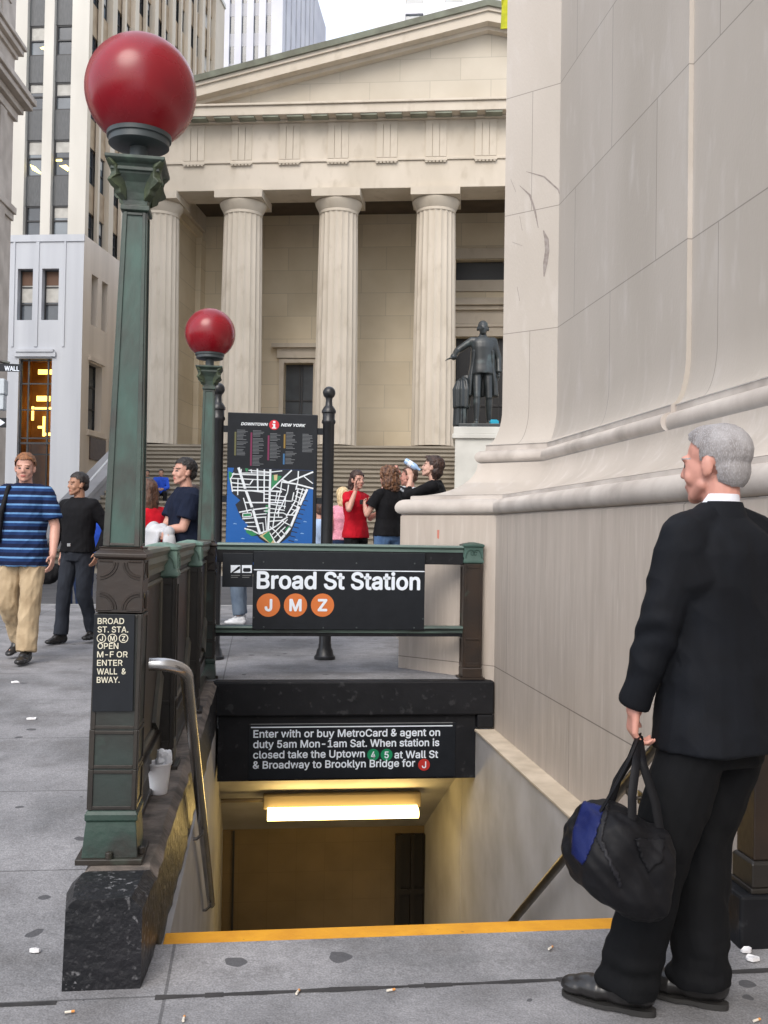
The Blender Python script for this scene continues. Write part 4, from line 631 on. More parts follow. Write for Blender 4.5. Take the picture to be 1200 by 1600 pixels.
lits = {(1, 0): [[(.15, .35), (.5, .28), (.85, .12), (.8, .08), (.3, .2)]], (1, 1): [[(.3, .3), (.7, .32), (.95, .2), (.8, .14)], [(.1, .48), (.45, .48), (.45, .42), (.1, .42)]], (3, 0): [[(.6, .3), (.9, .34), (.9, .22), (.7, .24)]]}
for i, (z0, z1) in enumerate(rows):
    for j, (a, b) in enumerate(strips):
        window(a+.02, b-.02, z0, z1, PF, blind=[.0, .35, .3, .45, 0, .3, .4, .2][(i+j) % 8], lit=lits.get((i, j), False), g=[GLASSD, GLASSL][(i*3+j) % 2])
P0 = lambda u, d, z: (u, .34+d, z)
for a, b, z0, z1 in low[:2]: 
    o = window(a, b, z0, z1, P0, blind=0, bars=2, g=GLASSD)
    mb = MB(); mb.box(a+.07, b-.07, .37, .385, z1-.75, z1-.07); mb.build('blind', mat('brown_blind', srgb(96, 70, 54), rough=.7), o, world=False)
    mb = MB(); mb.box(a+.07, b-.07, .375, .388, z1-1.6, z1-.76); mb.build('blind', BLIND, o, world=False)
# banking hall window: glazing bars in front of a lit room
a, b, z0, z1 = low[2]
mb = MB()
for x in (a+.05, a+.42, b-.28, b-.05): mb.box(x-.04, x+.04, .22, .30, z0, z1)
for z in (z0+.06, 5.1, 5.9, 7.3, 8.6, z1-.06): mb.box(a, b, .225, .295, z-.035, z+.035)
o = lb(mb, 'window', FRAMED)
mb = MB()
for k in range(18): x = a+.45+k*.058; mb.box(x, x+.022, .2, .219, z0+.1, 5.6)
mb.box(a+.0, b, .19, .218, 5.6, 5.7); lb(mb, 'grille', FRAMED, o)
mb = MB(); mb.box(a-.3, b+.3, 2.2, 2.25, 2.9, 10); mb.box(a-.35, a-.3, .46, 2.2, 2.9, 10); mb.box(b+.3, b+.35, .46, 2.2, 2.9, 10); mb.box(a-.3, b+.3, .46, 2.2, 10.01, 10.05); mb.box(a-.3, b+.3, .46, 2.2, 2.85, 2.9)
lb(mb, 'room', mat('banking_hall_plaster', srgb(170, 120, 60), srgb(130, 86, 40), scale=1.5, rough=.8), o)
mb = MB()
for x0, x1, zc, h in ((a+.45, a+1.3, 9.35, .12), (a+1.35, b, 9.33, .12), (a+.4, a+1.1, 8.0, .13), (a+.3, b, 7.48, .08), (a+.15, a+.26, 7.25, .35), (a+.75, a+.86, 6.6, .5), (a+.5, a+.8, 6.55, .06), (a+.8, a+1.2, 6.2, .07), (b-.35, b-.1, 7.1, .06)):
    mb = MB(); mb.box(x0, x1, 1.2, 1.25, zc-h, zc+h); lb(mb, 'lamp', mat('banking_hall_lamp', (1, .62, .12), emit=2.4), o)
# side face along the narrow street
PS = lambda u, d, z: (-.0-d, u, z)
bays = []
y = .95
side_h = []
for k in range(7):
    y0 = .95+k*3.35
    for q in ((y0, y0+.8), (y0+1.35, y0+2.15)): bays.append(q)
lows = [(1.05, 1.9, 11.72, 14.27), (2.45, 3.25, 11.72, 14.27), (.95, 2.7, 6.45, 9.82)]
mb = MB(); holed(mb, lambda u, v, d: (-d, u, v), 0, 26, 0, 15.95, lows, .45)
mb.box(.001, .12, .8, 2.9, 9.9, 10.1); mb.box(.001, .1, .8, 3.3, 6.15, 6.4)
lb(mb, 'side_base_wall', mat('bank_side_stone', srgb(226, 214, 200), srgb(212, 200, 186), scale=.4, rough=.75, stretch=(3, 3, .2)))
mb = MB()
for a, b in bays: pass
groups = [(.7+k*3.35, .7+k*3.35+2.7) for k in range(7)]
holed(mb, lambda u, v, d: (-.1-d, u, v), .081, 26, 15.951, TOP, [(a, b, 15.96, TOP-.01) for a, b in groups], .35)
for a, b in groups: mb.box(-.3, -.12, a+1.2, a+1.45, 15.97, TOP-.02)
lb(mb, 'side_wall', LBSIDE)
WSP = mat('warm_spandrel', srgb(170, 150, 124), srgb(150, 130, 106), scale=2, rough=.7)
for a, b in groups:
    zz = 15.96
    for z0, z1 in rows+[(TOP-.01, TOP)]:
        if z0 > zz: mb = MB(); mb.box(-.6, -.36, a, b, zz, z0); lb(mb, 'side_spandrel', WSP)
        zz = z1
PSd = lambda u, d, z: (-.40-d, u, z)
cnt = 0
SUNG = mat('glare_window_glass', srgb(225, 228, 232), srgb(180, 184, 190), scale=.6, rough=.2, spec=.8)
for k, (a, b) in enumerate(groups[:6]):
    for (z0, z1) in rows:
        for q, r_ in ((a+.1, a+1.15), (a+1.5, b-.1)):
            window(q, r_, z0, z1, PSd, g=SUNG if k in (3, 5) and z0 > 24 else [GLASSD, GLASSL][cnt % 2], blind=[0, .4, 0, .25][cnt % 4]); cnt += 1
for a, b, z0, z1 in lows: window(a, b, z0, z1, lambda u, d, z: (-.35-d, u, z), bars=2)
mb = MB(); mb.box(.001, .06, 1.2, 3.3, 4.96, 6.1); lb(mb, 'plaque', mat('bronze_plaque', srgb(84, 66, 56), srgb(66, 52, 46), scale=6, rough=.5, bump=.5, bscale=8))
mb = MB(); mb.box(.001, .08, 1.7, 3.2, 2.0, 4.3); lb(mb, 'notice_case', mat('notice_case_metal', srgb(74, 84, 80), rough=.5))
mb = MB()
mb.box(-14, -4.051, .3, 20, 0, TOP); mb.box(-4.05, -1.0, .9, 26, 10.1, TOP) if False else None
mb.box(-4.05, -.65, 2.6, 26, 0, TOP); mb.box(-14, -.0, .12, 26, TOP+.001, TOP+.3)
lb(mb, 'body', LBST2)

# ================================================================ old building at the far left edge
OO = V((-7.25, 29.5, 0)); OR = radians(-5)
OB = thing('old_building', 'carved limestone building edge with jutting cornices at the far left', 'building', OO, OR)
mb = MB(); mb.box(-9, 0, -16, 0, 0, 26); bd = mb.build('body', OLDST, OB, world=False)
def corn(z0, prof):
    mb = MB()
    for (p0, a, b) in prof: mb.box(-9-p0, p0, -16, p0, z0+a, z0+b)
    return mb.build('cornice', OLDST, OB, world=False, bevel=.02)
corn(13.2, ((.10, 0, .25), (.22, .251, .45), (.42, .451, .62), (.5, .621, .8)))
corn(15.0, ((.08, 0, .15), (.2, .151, .32), (.27, .321, .45)))
corn(10.3, ((.06, 0, .2), (.12, .201, .4)))
corn(19.2, ((.06, 0, .2), (.16, .201, .4)))
mb = MB()
for k in range(5):
    y = -.7-k*3.2; mb = MB()
    mb.box(.001, .07, y-.5, y, .3, 13.19); mb.build('pilaster', OLDST, OB, world=False, bevel=.01); mb = MB(); mb.box(.001, .06, y-.5, y, 15.5, 19.19)
    for z in (16.3, 17.6, 20.5, 22.0): mb.box(.002, .09, y-.62, y+.12, z, z+.18)
    mb.build('pilaster', OLDST, OB, world=False, bevel=.01)
for k in range(5):
    y = -1.6-k*3.2
    for z0, z1 in ((3, 8.5), (10.9, 12.9), (16, 18.5), (20.3, 24)):
        mb = MB(); mb.box(.003, .03, y-1.2, y, z0, z1); mb.build('window', GLASSD, OB, world=False)
# ================================================================ towers behind
def tower(name, label, px0, px1, Y, pyTop, faces, depth=22):
    a = onY(px0, 100, Y); b = onY(px1, 100, Y)
    t = thing('skyscraper', label, 'skyscraper', (a.x, Y, 0), RZ)
    return t, (b.x-a.x)/cos(RZ)
t, wd = tower('skyscraper', 'pale slab skyscraper with thin dark window strips left of the open sky', 307, 440, 110, 0, 1)
H = 72
mb = MB()
strip = [(.3, 1.7)]+[(3.6+1.35*k, 4.2+1.35*k) for k in range(4)]
holed(mb, lambda u, v, d: (u, d, v), 0, wd, 0, H, [(a, b, 46, H-1) for a, b in strip], .5)
holed(mb, lambda u, v, d: (wd-d*.9, u, v), 0, 30, 0, H, [(1.5+3*k, 2.4+3*k, 46, H-1) for k in range(7)], .4)
mb.box(0, wd-.5, .6, 29, 0, H-.01)
mb.build('wall', TOWER, t, world=False)
PSP = mat('pale_spandrel', srgb(176, 176, 180), rough=.7)
z = 46.2
while z < H-3:
    for a, b in strip:
        mb = MB(); mb.box(a, b, .38, .56, z+1.901, z+3.34); mb.build('spandrel', PSP, t, world=False)
        mb = MB(); mb.box(a, b, .4, .55, z, z+1.9); mb.build('window', GLASSD, t, world=False)
    for k in range(7):
        mb = MB(); mb.box(wd-.46, wd-.33, 1.5+3*k, 2.4+3*k, z+1.901, z+3.34); mb.build('spandrel', PSP, t, world=False)
        mb = MB(); mb.box(wd-.45, wd-.35, 1.5+3*k, 2.4+3*k, z, z+1.9); mb.build('window', GLASSD, t, world=False)
    z += 3.35
t, wd = tower('skyscraper', 'far white tower rising above the pediment slope at the right', 583, 800, 130, 0, 1)
H = 86; mb = MB()
hs = []
z = 64
while z < H-4:
    for k in range(6): hs.append((4.2+5.2*k, 6.6+5.2*k, z, z+2.6))
    z += 3.9
hs = [h for h in hs if h[1] < wd]
holed(mb, lambda u, v, d: (u, d, v), 0, wd, 0, H, hs, .4); mb.face([(0, 0, 0), (0, 25, 0), (0, 25, H), (0, 0, H)]); mb.box(.1, wd, .6, 25, 0, H-.01)
mb.build('wall', mat('tower_white', srgb(228, 226, 228), srgb(218, 216, 220), scale=.3, rough=.8), t, world=False)
for a, b, c, d_ in hs: mb = MB(); mb.box(a, b, .35, .5, c, d_); mb.build('window', GLASSL, t, world=False)
# ================================================================ globe lamp posts
LX, LY = -.516, 3.80
def zpx(py, Y=3.70, px=190): return onY(px, py, Y).z
def lamp_post(label):
    t = thing('globe_lamp_post', label, 'lamp post', (LX, LY, .27), 0, 'red globe lamp posts of the station entrance')
    c = (LX, LY, 0)
    zb = lambda *l: [(h, zpx(y)) for h, y in l]
    mb = MB(); mb.sq([(.118, .2705), (.118, .292)], c)
    for a, b in ((-1, -1), (1, -1)): mb.lathe([(.014, .292), (.014, .315), (.004, .318)], (LX+a*.1*0+b*0, LY-.108, 0) if a < 0 else (LX+.106, LY-.05, 0), n=8)
    mb.build('base_plate', BRONZE, t, bevel=.003)
    mb = MB(); mb.sq(zb((.099, 1341), (.092, 1300), (.088, 1285))+zb((.094, 1283), (.094, 1274), (.086, 1268)), c)
    mb.build('foot', mat('foot_patina', srgb(44, 66, 58), srgb(34, 48, 44), scale=6, rough=.5, bump=.2, bscale=40, col3=srgb(40, 38, 34), scale3=6, lo3=.5, hi3=.7), t, bevel=.003)
    zs0, zs1 = zpx(1268), zpx(960)
    mb = MB(); mb.sq([(.083, zs0), (.083, zs1)], c)
    k = MB()
    def frame(mb, z0, z1, h0, h1, w=.014, pr=.006):
        """raised border strips on the four faces between two heights"""
        for r in range(4):
            R = Matrix.Rotation(r*pi/2, 3, 'Z')
            def q(x0, x1, za, zb_, ha, hb):
                A = [(x0*ha, -ha-pr, za), (x1*ha, -ha-pr, za), (x1*ha, -ha+.001, za), (x0*ha, -ha+.001, za)]
                B = [(x0*hb, -hb-pr, zb_), (x1*hb, -hb-pr, zb_), (x1*hb, -hb+.001, zb_), (x0*hb, -hb+.001, zb_)]
                mb.loft([[V(c)+R @ V(p) for p in A], [V(c)+R @ V(p) for p in B]])
            e = 1-w/h1
            q(-.999, -e, z0, z1, h0, h1); q(e, .999, z0, z1, h0, h1)
            hh = lambda z: h0+(h1-h0)*(z-z0)/(z1-z0)
            q(-e+.002, e-.002, z0+.002, z0+w, hh(z0+.002), hh(z0+w)); q(-e+.002, e-.002, z1-w, z1-.002, hh(z1-w), hh(z1-.002))
    frame(k, zs0+.002, zpx(1204), .083, .083); frame(k, zpx(1203), zpx(1142), .083, .083); frame(k, zpx(1141), zs1, .083, .083, pr=.004)
    sh = mb.build('lower_shaft', mat('lower_post_patina', srgb(44, 54, 51), srgb(38, 36, 33), scale=4, rough=.45, bump=.15, bscale=30, col3=srgb(62, 88, 80), scale3=5, lo3=.55, hi3=.75), t)
    k.build('panel_frame', BRONZE, sh, bevel=.0015)
    z0, z1 = zpx(958), zpx(874)
    mb = MB(); mb.sq([(.083, z0), (.083, z1)], c); mb.sq([(.089, z1+.001), (.095, z1+.008), (.095, z1+.02), (.086, z1+.028), (.076, z1+.036), (.080, z1+.044)], c)
    bx = mb.build('box', BROWN, t, bevel=.002)
    mb = MB(); h = .083
    for r in range(4):
        R = Matrix.Rotation(r*pi/2, 3, 'Z')
        zc = (z0+z1)/2; hz = (z1-z0)/2
        for sx in (-1, 1):
            for sz in (-1, 1):
                for rad in (.050, .060):
                    mb.tube([V(c)+R @ V((sx*(h-.012-rad*cos(a*pi/16)), -h-.001, zc+sz*(hz-.012-rad*sin(a*pi/16)))) for a in range(9)], .0035, n=6)
                mb.tube([V(c)+R @ V((sx*(h-.008), -h-.001, zc+sz*(hz-.009))), V(c)+R @ V((sx*(h-.055), -h-.001, zc+sz*(hz-.009)))], .003, n=6)
    mb.build('tracery', BROWN, bx, smooth=60)
    zu0, zu1 = z1+.046, zpx(322)
    mb = MB(); mb.sq([(.063, zu0), (.040, zu1)], c); us = mb.build('upper_shaft', PATINA, t)
    k = MB(); frame(k, zu0+.001, zu1-.001, .063, .040, w=.012, pr=.006); k.build('panel_frame', mat('shaft_edge_bronze', srgb(58, 78, 70), srgb(46, 50, 46), scale=5, rough=.45, bump=.1, col3=srgb(60, 46, 42), scale3=3, lo3=.55, hi3=.7), us, bevel=.0015)
    mb = MB()
    mb.sq(zb((.043, 322), (.053, 320), (.053, 313), (.044, 311), (.045, 304), (.051, 292), (.062, 277), (.078, 266), (.080, 263), (.088, 262), (.088, 257), (.082, 256), (.088, 252), (.100, 249), (.108, 246), (.108, 241), (.07, 239)), c)
    cp = mb.build('capital', mat('capital_patina', srgb(58, 76, 66), srgb(42, 46, 43), scale=9, rough=.45, bump=.2, bscale=40, col3=srgb(92, 124, 100), scale3=8, lo3=.6, hi3=.75), t, bevel=.002)
    mb = MB()
    for r in range(4):
        R = Matrix.Rotation(r*pi/2+pi/4, 3, 'Z')
        pl = [(.058, 305), (.075, 300), (.088, 297), (.092, 290), (.108, 287), (.132, 280), (.128, 276), (.115, 271), (.113, 265), (.118, 258), (.128, 255), (.142, 249), (.136, 245), (.105, 244), (.058, 262)]
        A = [V(c)+R @ V((-.0, -p, zpx(y)))+R @ V((-.016 if p < .12 else -.010, 0, 0)) for p, y in pl]
        B = [V(c)+R @ V((-.0, -p, zpx(y)))+R @ V((.016 if p < .12 else .010, 0, 0)) for p, y in pl]
        mb.loft([A, B])
    mb.build('leaves', mat('leaf_patina', srgb(74, 84, 60), srgb(46, 54, 44), scale=14, rough=.55, bump=.4, bscale=50), cp, bevel=.004)
    mb = MB(); mb.lathe([(.034, zpx(242)), (.034, zpx(226)+.03)], c, n=20)
    zc = zpx(224)+.024
    mb.lathe([(.06, zc), (.105, zc+.004), (.112, zc+.008), (.112, zc+.03), (.119, zc+.033), (.121, zc+.058), (.114, zc+.062), (.114, zc+.085), (.10, zc+.088)], c, n=40)
    cl = mb.build('collar', COLLAR, t, smooth=30)
    mb = MB()
    for i in range(10):
        a = 2*pi*i/10; R = Matrix.Rotation(a, 3, 'Z'); mb.obox(V(c)+R @ V((.1135, 0, zc+.074)), (.002, .016, .0035), R)
    mb.build('vent_slot', FRAMED, cl)
    mb = MB(); mb.sphere((LX, LY, zpx(135)+.030), .2065, 56, 36); mb.build('globe', RED, t, smooth=80)
    return t
LP = lamp_post('large red globe lamp on the near green post with the notice plate')
L2 = copy_tree(LP); L2.location = (-.432, 8.30, .246)
L2['label'] = 'red globe lamp post at the far corner of the railing beside the map'
LP.rotation_euler.y = .015
# notice plate on the near post
NP = thing('notice_plate', 'narrow black plate with ivory station lettering on the front of the near post', 'sign', (LX, LY-.09, .9))
z0, z1 = zpx(1112), zpx(960)
mb = MB(); mb.box(LX-.072, LX+.072, LY-.0955, LY-.0895, z0, z1); mb.build('plate', SIGNB, NP, bevel=.001)
PYN = LY-.0955
def PN(u, v, d): return (u, PYN+d, v)
mb = MB()
lines = [('BROAD', 152.5, 194, 974.8), ('ST. STA.', 152.5, 200.5, 988), ('OPEN', 152.5, 185, 1013.8), ('M-F OR', 151.8, 199.5, 1027), ('ENTER', 151.6, 191.5, 1040.2), ('WALL  &', 151.4, 197, 1053.6), ('BWAY.', 151.2, 187, 1066.8)]
for s, a, b, y in lines:
    A = onY(a, y, PYN); B = onY(b, y, PYN); add_text(mb, s, (A.x, A.z), B.x-A.x, .0212, PN, d=-.0012, bold=.012)
for i, ch in enumerate('JMZ'):
    p = onY(158.5+17.3*i, 997.3, PYN); n = 24
    for k in range(n):
        a0, a1 = 2*pi*k/n, 2*pi*(k+1)/n
        mb.face([PN(p.x+r*cos(a), p.z+r*sin(a), -.0012) for r, a in ((.0165, a0), (.0165, a1), (.0138, a1), (.0138, a0))])
    wch = .016 if ch == 'M' else .012
    add_text(mb, ch, (p.x-wch/2, p.z-.0085), wch, .017, PN, d=-.0012, bold=.02)
mb.build('lettering', GOLDL, NP)

# ================================================================ railing: left run and rear run
RL = thing('railing', 'dark bronze panel railing with green caps along the left parapet', 'railing', (-.455, 6, .27))
XLf = lambda y: -.518+(y-3.8)*.020
def rpost(mb, mc, x, y, hw=.072):
    mb.sq([(hw+.03, .2705), (hw+.03, .288)], (x, y, 0)); mb.sq([(hw+.008, .289), (hw+.008, .36), (hw, .372), (hw, 1.236)], (x, y, 0))
    mc.sq([(hw+.002, 1.2365), (hw+.012, 1.245), (hw+.012, 1.262), (hw+.006, 1.27), (hw+.006, 1.372), (hw+.016, 1.38), (hw+.016, 1.394), (hw, 1.402), (.02, 1.415)], (x, y, 0))
    for r in range(4):                                      # raised borders + scroll work
        R = Matrix.Rotation(r*pi/2, 3, 'Z'); c = V((x, y, 0))
        for a, b, z0_, z1_ in ((-hw, -hw+.016, .373, 1.235), (hw-.016, hw, .373, 1.235), (-hw+.017, hw-.017, 1.20, 1.235), (-hw+.017, hw-.017, .373, .41), (-hw+.017, hw-.017, .60, .615)):
            mb.loft([[c+R @ V(p) for p in ((a, -hw-.007, z0_), (b, -hw-.007, z0_), (b, -hw+.001, z0_), (a, -hw+.001, z0_))], [c+R @ V(p) for p in ((a, -hw-.007, z1_), (b, -hw-.007, z1_), (b, -hw+.001, z1_), (a, -hw+.001, z1_))]])
        h2 = hw+.007
        for sx in (-1, 1):
            mc.tube([c+R @ V((sx*(h2-.012-.045*(1-cos(a*pi/8))), -h2, 1.285+.07*sin(a*pi/8))) for a in range(7)], .006, n=6)
            mc.tube([c+R @ V((sx*(.012+.014*cos(a*pi/5)), -h2, 1.325+.016*sin(a*pi/5))) for a in range(10)], .004, n=6)
for y in (5.22, 6.78):
    mb, mc = MB(), MB(); rpost(mb, mc, XLf(y), y); p = mb.build('post', BRONZE, RL, bevel=.002); mc.build('cap', PATINA2, p, smooth=40)
for y0, y1 in ((3.92, 5.145), (5.295, 6.705), (6.855, 8.20)):
    XL = XLf(.5*(y0+y1))
    mb = MB()
    mb.loft([[(XL+a, y, z) for a, z in ((-.055, 1.395), (-.06, 1.38), (-.045, 1.355), (-.05, 1.33), (-.03, 1.30), (-.03, 1.275), (.03, 1.275), (.03, 1.30), (.05, 1.33), (.045, 1.355), (.06, 1.38), (.055, 1.395))] for y in (y0, y1)])
    mb.build('top_rail', mat('rail_weathered_bronze', srgb(112, 110, 98), srgb(84, 92, 84), scale=5, rough=.5, stretch=(4, .4, 4), bump=.1), RL, smooth=30)
    mb = MB(); mb.box(XL-.03, XL+.03, y0, y1, .38, .46); mb.box(XL-.04, XL+.04, y0, y1, .272, .30); mb.build('bottom_rail', BRONZE, RL, bevel=.004)
    mb = MB(); mb.box(XL-.012, XL+.012, y0, y1, .461, 1.274)
    pn = mb.build('panel', mat('panel_bronze', srgb(50, 40, 34), srgb(38, 34, 32), scale=3, rough=.5, bump=.1), RL)
    mb = MB(); L_ = y1-y0; ins = .05
    pts = [(y0+ins, 1.23), (y1-ins, 1.23), (y1-ins, .74), (y1-ins-min(.22, L_*.3), .52), (y0+ins+min(.22, L_*.3), .52), (y0+ins, .74)]
    for i in range(6):
        a, b = pts[i], pts[(i+1) % 6]
        for w_, rr_ in ((.0, .014),):
            for sd_ in (-1, 1): mb.tube([(XL+sd_*.014, a[0], a[1]), (XL+sd_*.014, b[0], b[1])], rr_, n=6)
        if i in (2, 4):                                     # broad chamfer strips in the lower corners
            dv = V((0, b[0]-a[0], b[1]-a[1])).normalized(); nv = V((0, -dv.z, dv.y))*(-.06)
            for sd_ in (-1, 1):
                A = V((XL+sd_*.013, *a)); B = V((XL+sd_*.013, *b))
                mb.loft([[A, A+V((sd_*.03, 0, 0)), A+nv+V((sd_*.018, 0, 0)), A+nv], [B, B+V((sd_*.03, 0, 0)), B+nv+V((sd_*.018, 0, 0)), B+nv]])
    mb.build('panel_moulding', mat('moulding_bronze', srgb(88, 84, 72), srgb(60, 60, 54), scale=6, rough=.5), pn, smooth=50)
RR = thing('railing', 'green topped two bar railing with a square end post across the rear of the stairs', 'railing', (.75, 8.2, .27))
mb, mc = MB(), MB(); rpost(mb, mc, 1.783, 8.22, .074); p = mb.build('post', BROWN, RR, bevel=.002); mc.build('cap', PATINA, p, smooth=40)
YR = 8.165
prof = lambda y, zt: [(y-.055, zt-.005), (y-.06, zt-.018), (y-.04, zt-.036), (y-.04, zt-.058), (y+.04, zt-.058), (y+.04, zt-.036), (y+.06, zt-.018), (y+.055, zt-.005), (y+.03, zt), (y-.03, zt)]
mb = MB(); mb.loft([[(x, a, b) for a, b in prof(YR+.035, 1.385)] for x in (-.335, 1.70)]); mb.build('top_rail', mat('rail_pale_patina', srgb(104, 124, 118), srgb(84, 104, 98), scale=5, rough=.35, stretch=(.4, 4, 4), bump=.08), RR, smooth=30)
mb = MB(); mb.box(-.335, 1.70, YR, YR+.045, 1.225, 1.3265); mb.build('upper_bar', BLACKP, RR, bevel=.003)
mb = MB(); mb.loft([[(x, a, b) for a, b in prof(YR+.03, .712)] for x in (-.335, 1.70)]); mb.build('bottom_rail', mat('rail_dark_patina', srgb(84, 106, 98), srgb(48, 56, 54), scale=6, rough=.4, stretch=(.4, 4, 4)), RR, smooth=30)
mb = MB(); mb.box(-.335, 1.70, YR+.0, YR+.05, .625, .6535); mb.build('lower_bar', BLACKP, RR, bevel=.003)
# short dark post behind the man in the suit
SP = thing('railing_post', 'short dark iron post on a black block beside the man in the suit', 'post', (1.86, 3.55, 0))
mb = MB(); mb.box(1.74, 1.962, 3.40, 3.598, -.05, .195); mb.build('block', BLACKP, SP, bevel=.012)
mb = MB(); mb.sq([(.085, .1955), (.085, .215)], (1.872, 3.50, 0)); mb.sq([(.078, .2155), (.078, .30), (.068, .31)], (1.872, 3.50, 0)); mb.build('base', BRONZE, SP, bevel=.004)
mb = MB(); mb.sq([(.066, .311), (.066, .95), (.076, .97), (.076, 1.0), (.05, 1.03)], (1.872, 3.50, 0)); mb.build('shaft', BROWN, SP, bevel=.004)

# ================================================================ station sign on the rear railing
SS = thing('station_sign', 'wide black sign reading Broad St Station with three orange discs', 'sign', (.66, 8.13, 1))
YS = 8.135
X0, X1 = onY(395, 930, YS).x, onY(663.5, 930, YS).x
mb = MB(); mb.box(X0, X1, YS, YS+.025, onY(530, 984, YS).z, 1.318); mb.build('panel', SIGNB, SS, bevel=.003)
def PSg(u, v, d): return (u, YS+d, v)
mb = MB()
A = onY(401, 919.5, YS); B = onY(656.5, 919.5, YS)
add_text(mb, 'Broad St Station', (A.x, A.z), B.x-A.x, .139, PSg, d=-.002, bold=.027)
zl = onY(530, 891.5, YS).z; mb.face([PSg(X0+.004, zl-.004, -.002), PSg(X1-.004, zl-.004, -.002), PSg(X1-.004, zl+.004, -.002), PSg(X0+.004, zl+.004, -.002)])
mb.build('lettering', WHITE, SS)
for i, ch in enumerate('JMZ'):
    c = onY(419.5+42.2*i, 945.5, YS); mb = MB(); disc(mb, c.x, c.z, .095, PSg, d=-.0015); dk = mb.build('route_disc', ORANGE, SS)
    mb = MB(); wch = {'J': .062, 'M': .10, 'Z': .078}[ch]; add_text(mb, ch, (c.x-wch/2, c.z-.048), wch, .096, PSg, d=-.003, bold=.035); mb.build('route_letter', WHITE, dk)
for x, y in ((412, 878), (505, 879.5), (557, 880), (648, 880.5), (412, 980), (505, 981), (557, 981), (647, 981), (396.5, 965), (661, 967)):
    p = onY(x, y, YS); mb = MB(); mb.lathe([(.007, 0), (.006, .004), (.002, .005)], (0, 0, 0), n=8)
    for v in mb.bm.verts: v.co = V((p.x+v.co.x, YS-v.co.z, p.z+v.co.y))
    mb.build('screw', COLLAR, SS, smooth=60)
PG = thing('pictogram_sign', 'small black plate with two white pictograms left of the station sign', 'sign', (-.18, 8.14, 1.2))
YG = 8.130
mb = MB(); a = onY(347, 917, YG); b = onY(396, 877, YG); mb.box(a.x, X0-.003, YG, YG+.02, a.z, 1.30); mb.build('panel', SIGNB, PG, bevel=.003)
def PGf(u, v, d): return (u, YG+d, v)
mb = MB()
def pq(pts, d=-.002, m=None): mb.face([PGf(onY(x, y, YG).x, onY(x, y, YG).z, d) for x, y in pts], m)
pq([(360.5, 883), (375.5, 883), (375.5, 895), (360.5, 895)], m=0); pq([(378, 883), (393.5, 883), (393.5, 895), (378, 895)], m=0)
pq([(361, 895), (364, 895), (375, 888.5), (375, 884.5), (372, 885.5)], d=-.0035, m=1); pq([(379.5, 891.5), (380.5, 887.5), (391, 887.5), (392, 891.5), (390, 893.5), (381.5, 893.5)], d=-.0035, m=1)
for yy, w_ in ((898.5, 14), (901.5, 11)):
    pq([(361, yy), (361+w_, yy), (361+w_, yy+1.1), (361, yy+1.1)], m=2); pq([(378.5, yy), (378.5+w_, yy), (378.5+w_, yy+1.1), (378.5, yy+1.1)], m=2)
mb.build('pictogram', [WHITE, SIGNB, mat('grey_print', srgb(110, 112, 114), rough=.6)], PG)
# notice under the lintel
NS = thing('notice_sign', 'black notice with four lines of white opening hours under the lintel', 'sign', (.8, 8.09, -.3))
YN = 8.088
mb = MB(); a = onY(388, 1218, YN); b = onY(712, 1129, YN); mb.box(a.x, b.x, YN, YN+.011, a.z, b.z); mb.build('panel', SIGNB, NS, bevel=.002)
def PNt(u, v, d): return (u, YN+d, v)
mb = MB()
rowsN = [('Enter with or buy MetroCard & agent on', 395.8, 687.5, 1152.6), ('duty 5am Mon-1am Sat. When station is', 395.5, 686.3, 1168.8), ('closed take the Uptown', 395.3, 570, 1185.2), ('at Wall St', 616, 684.5, 1184.8), ('& Broadway to Brooklyn Bridge for', 395, 648.5, 1201.2)]
for s, x0, x1, y in rowsN:
    A = onY(x0, y, YN); B = onY(x1, y, YN); add_text(mb, s, (A.x, A.z), B.x-A.x, .060, PNt, d=-.002, bold=.02)
for y, x0, x1, h, mi in ((1136.6, 392, 707, .0045, 0), (1131.6, 392, 707, .003, 1)):
    A = onY(x0, y, YN); B = onY(x1, y, YN); mb.face([PNt(A.x, A.z-h, -.002), PNt(B.x, A.z-h, -.002), PNt(B.x, A.z+h, -.002), PNt(A.x, A.z+h, -.002)], mi)
mb.build('lettering', [WHITE, mat('grey_line', srgb(120, 122, 124), rough=.6)], NS)
for ch, x, y, m_ in (('4', 583, 1179.3, GREEND), ('5', 604, 1179.3, GREEND), ('J', 662.5, 1194.8, REDD)):
    c = onY(x, y, YN); mb = MB(); disc(mb, c.x, c.z, .049, PNt, d=-.0015); dk = mb.build('route_disc', m_, NS)
    mb = MB(); wch = .036; add_text(mb, ch, (c.x-wch/2, c.z-.027), wch, .054, PNt, d=-.003, bold=.02); mb.build('route_letter', WHITE, dk)

# ================================================================ map board
MPB = thing('map_board', 'black map board of downtown streets in blue water between two ball topped posts', 'map board', (.13, 9.35, .28))
YM = 9.33
def ballpost(x, y):
    z = .284
    mb = MB(); mb.lathe([(.10, z), (.10, z+.03), (.085, z+.045), (.075, z+.09), (.062, z+.11), (.062, z+.14), (.057, z+.15), (.055, 2.50), (.066, 2.515), (.066, 2.535), (.058, 2.545), (.058, 2.60), (.068, 2.61), (.068, 2.63), (.05, 2.66), (.034, 2.68), (.03, 2.73), (.034, 2.75)], (x, y, 0), n=24)
    p = mb.build('post', mat('gloss_black_iron', (.014, .015, .017), (.018, .019, .022), scale=8, rough=.35, bump=.06), MPB, smooth=40)
    mb = MB(); mb.sphere((x, y, 2.80), .060); mb.build('ball', MATS['gloss_black_iron'], p, smooth=80)
PBX0, PBX1 = onY(338.5, 760, YM+.02).x, onY(512, 760, YM+.02).x
ballpost(PBX0, YM+.03); ballpost(PBX1, YM+.03)
sc = YM/FPX/6*1.008; O_ = onY(340, 640, YM)
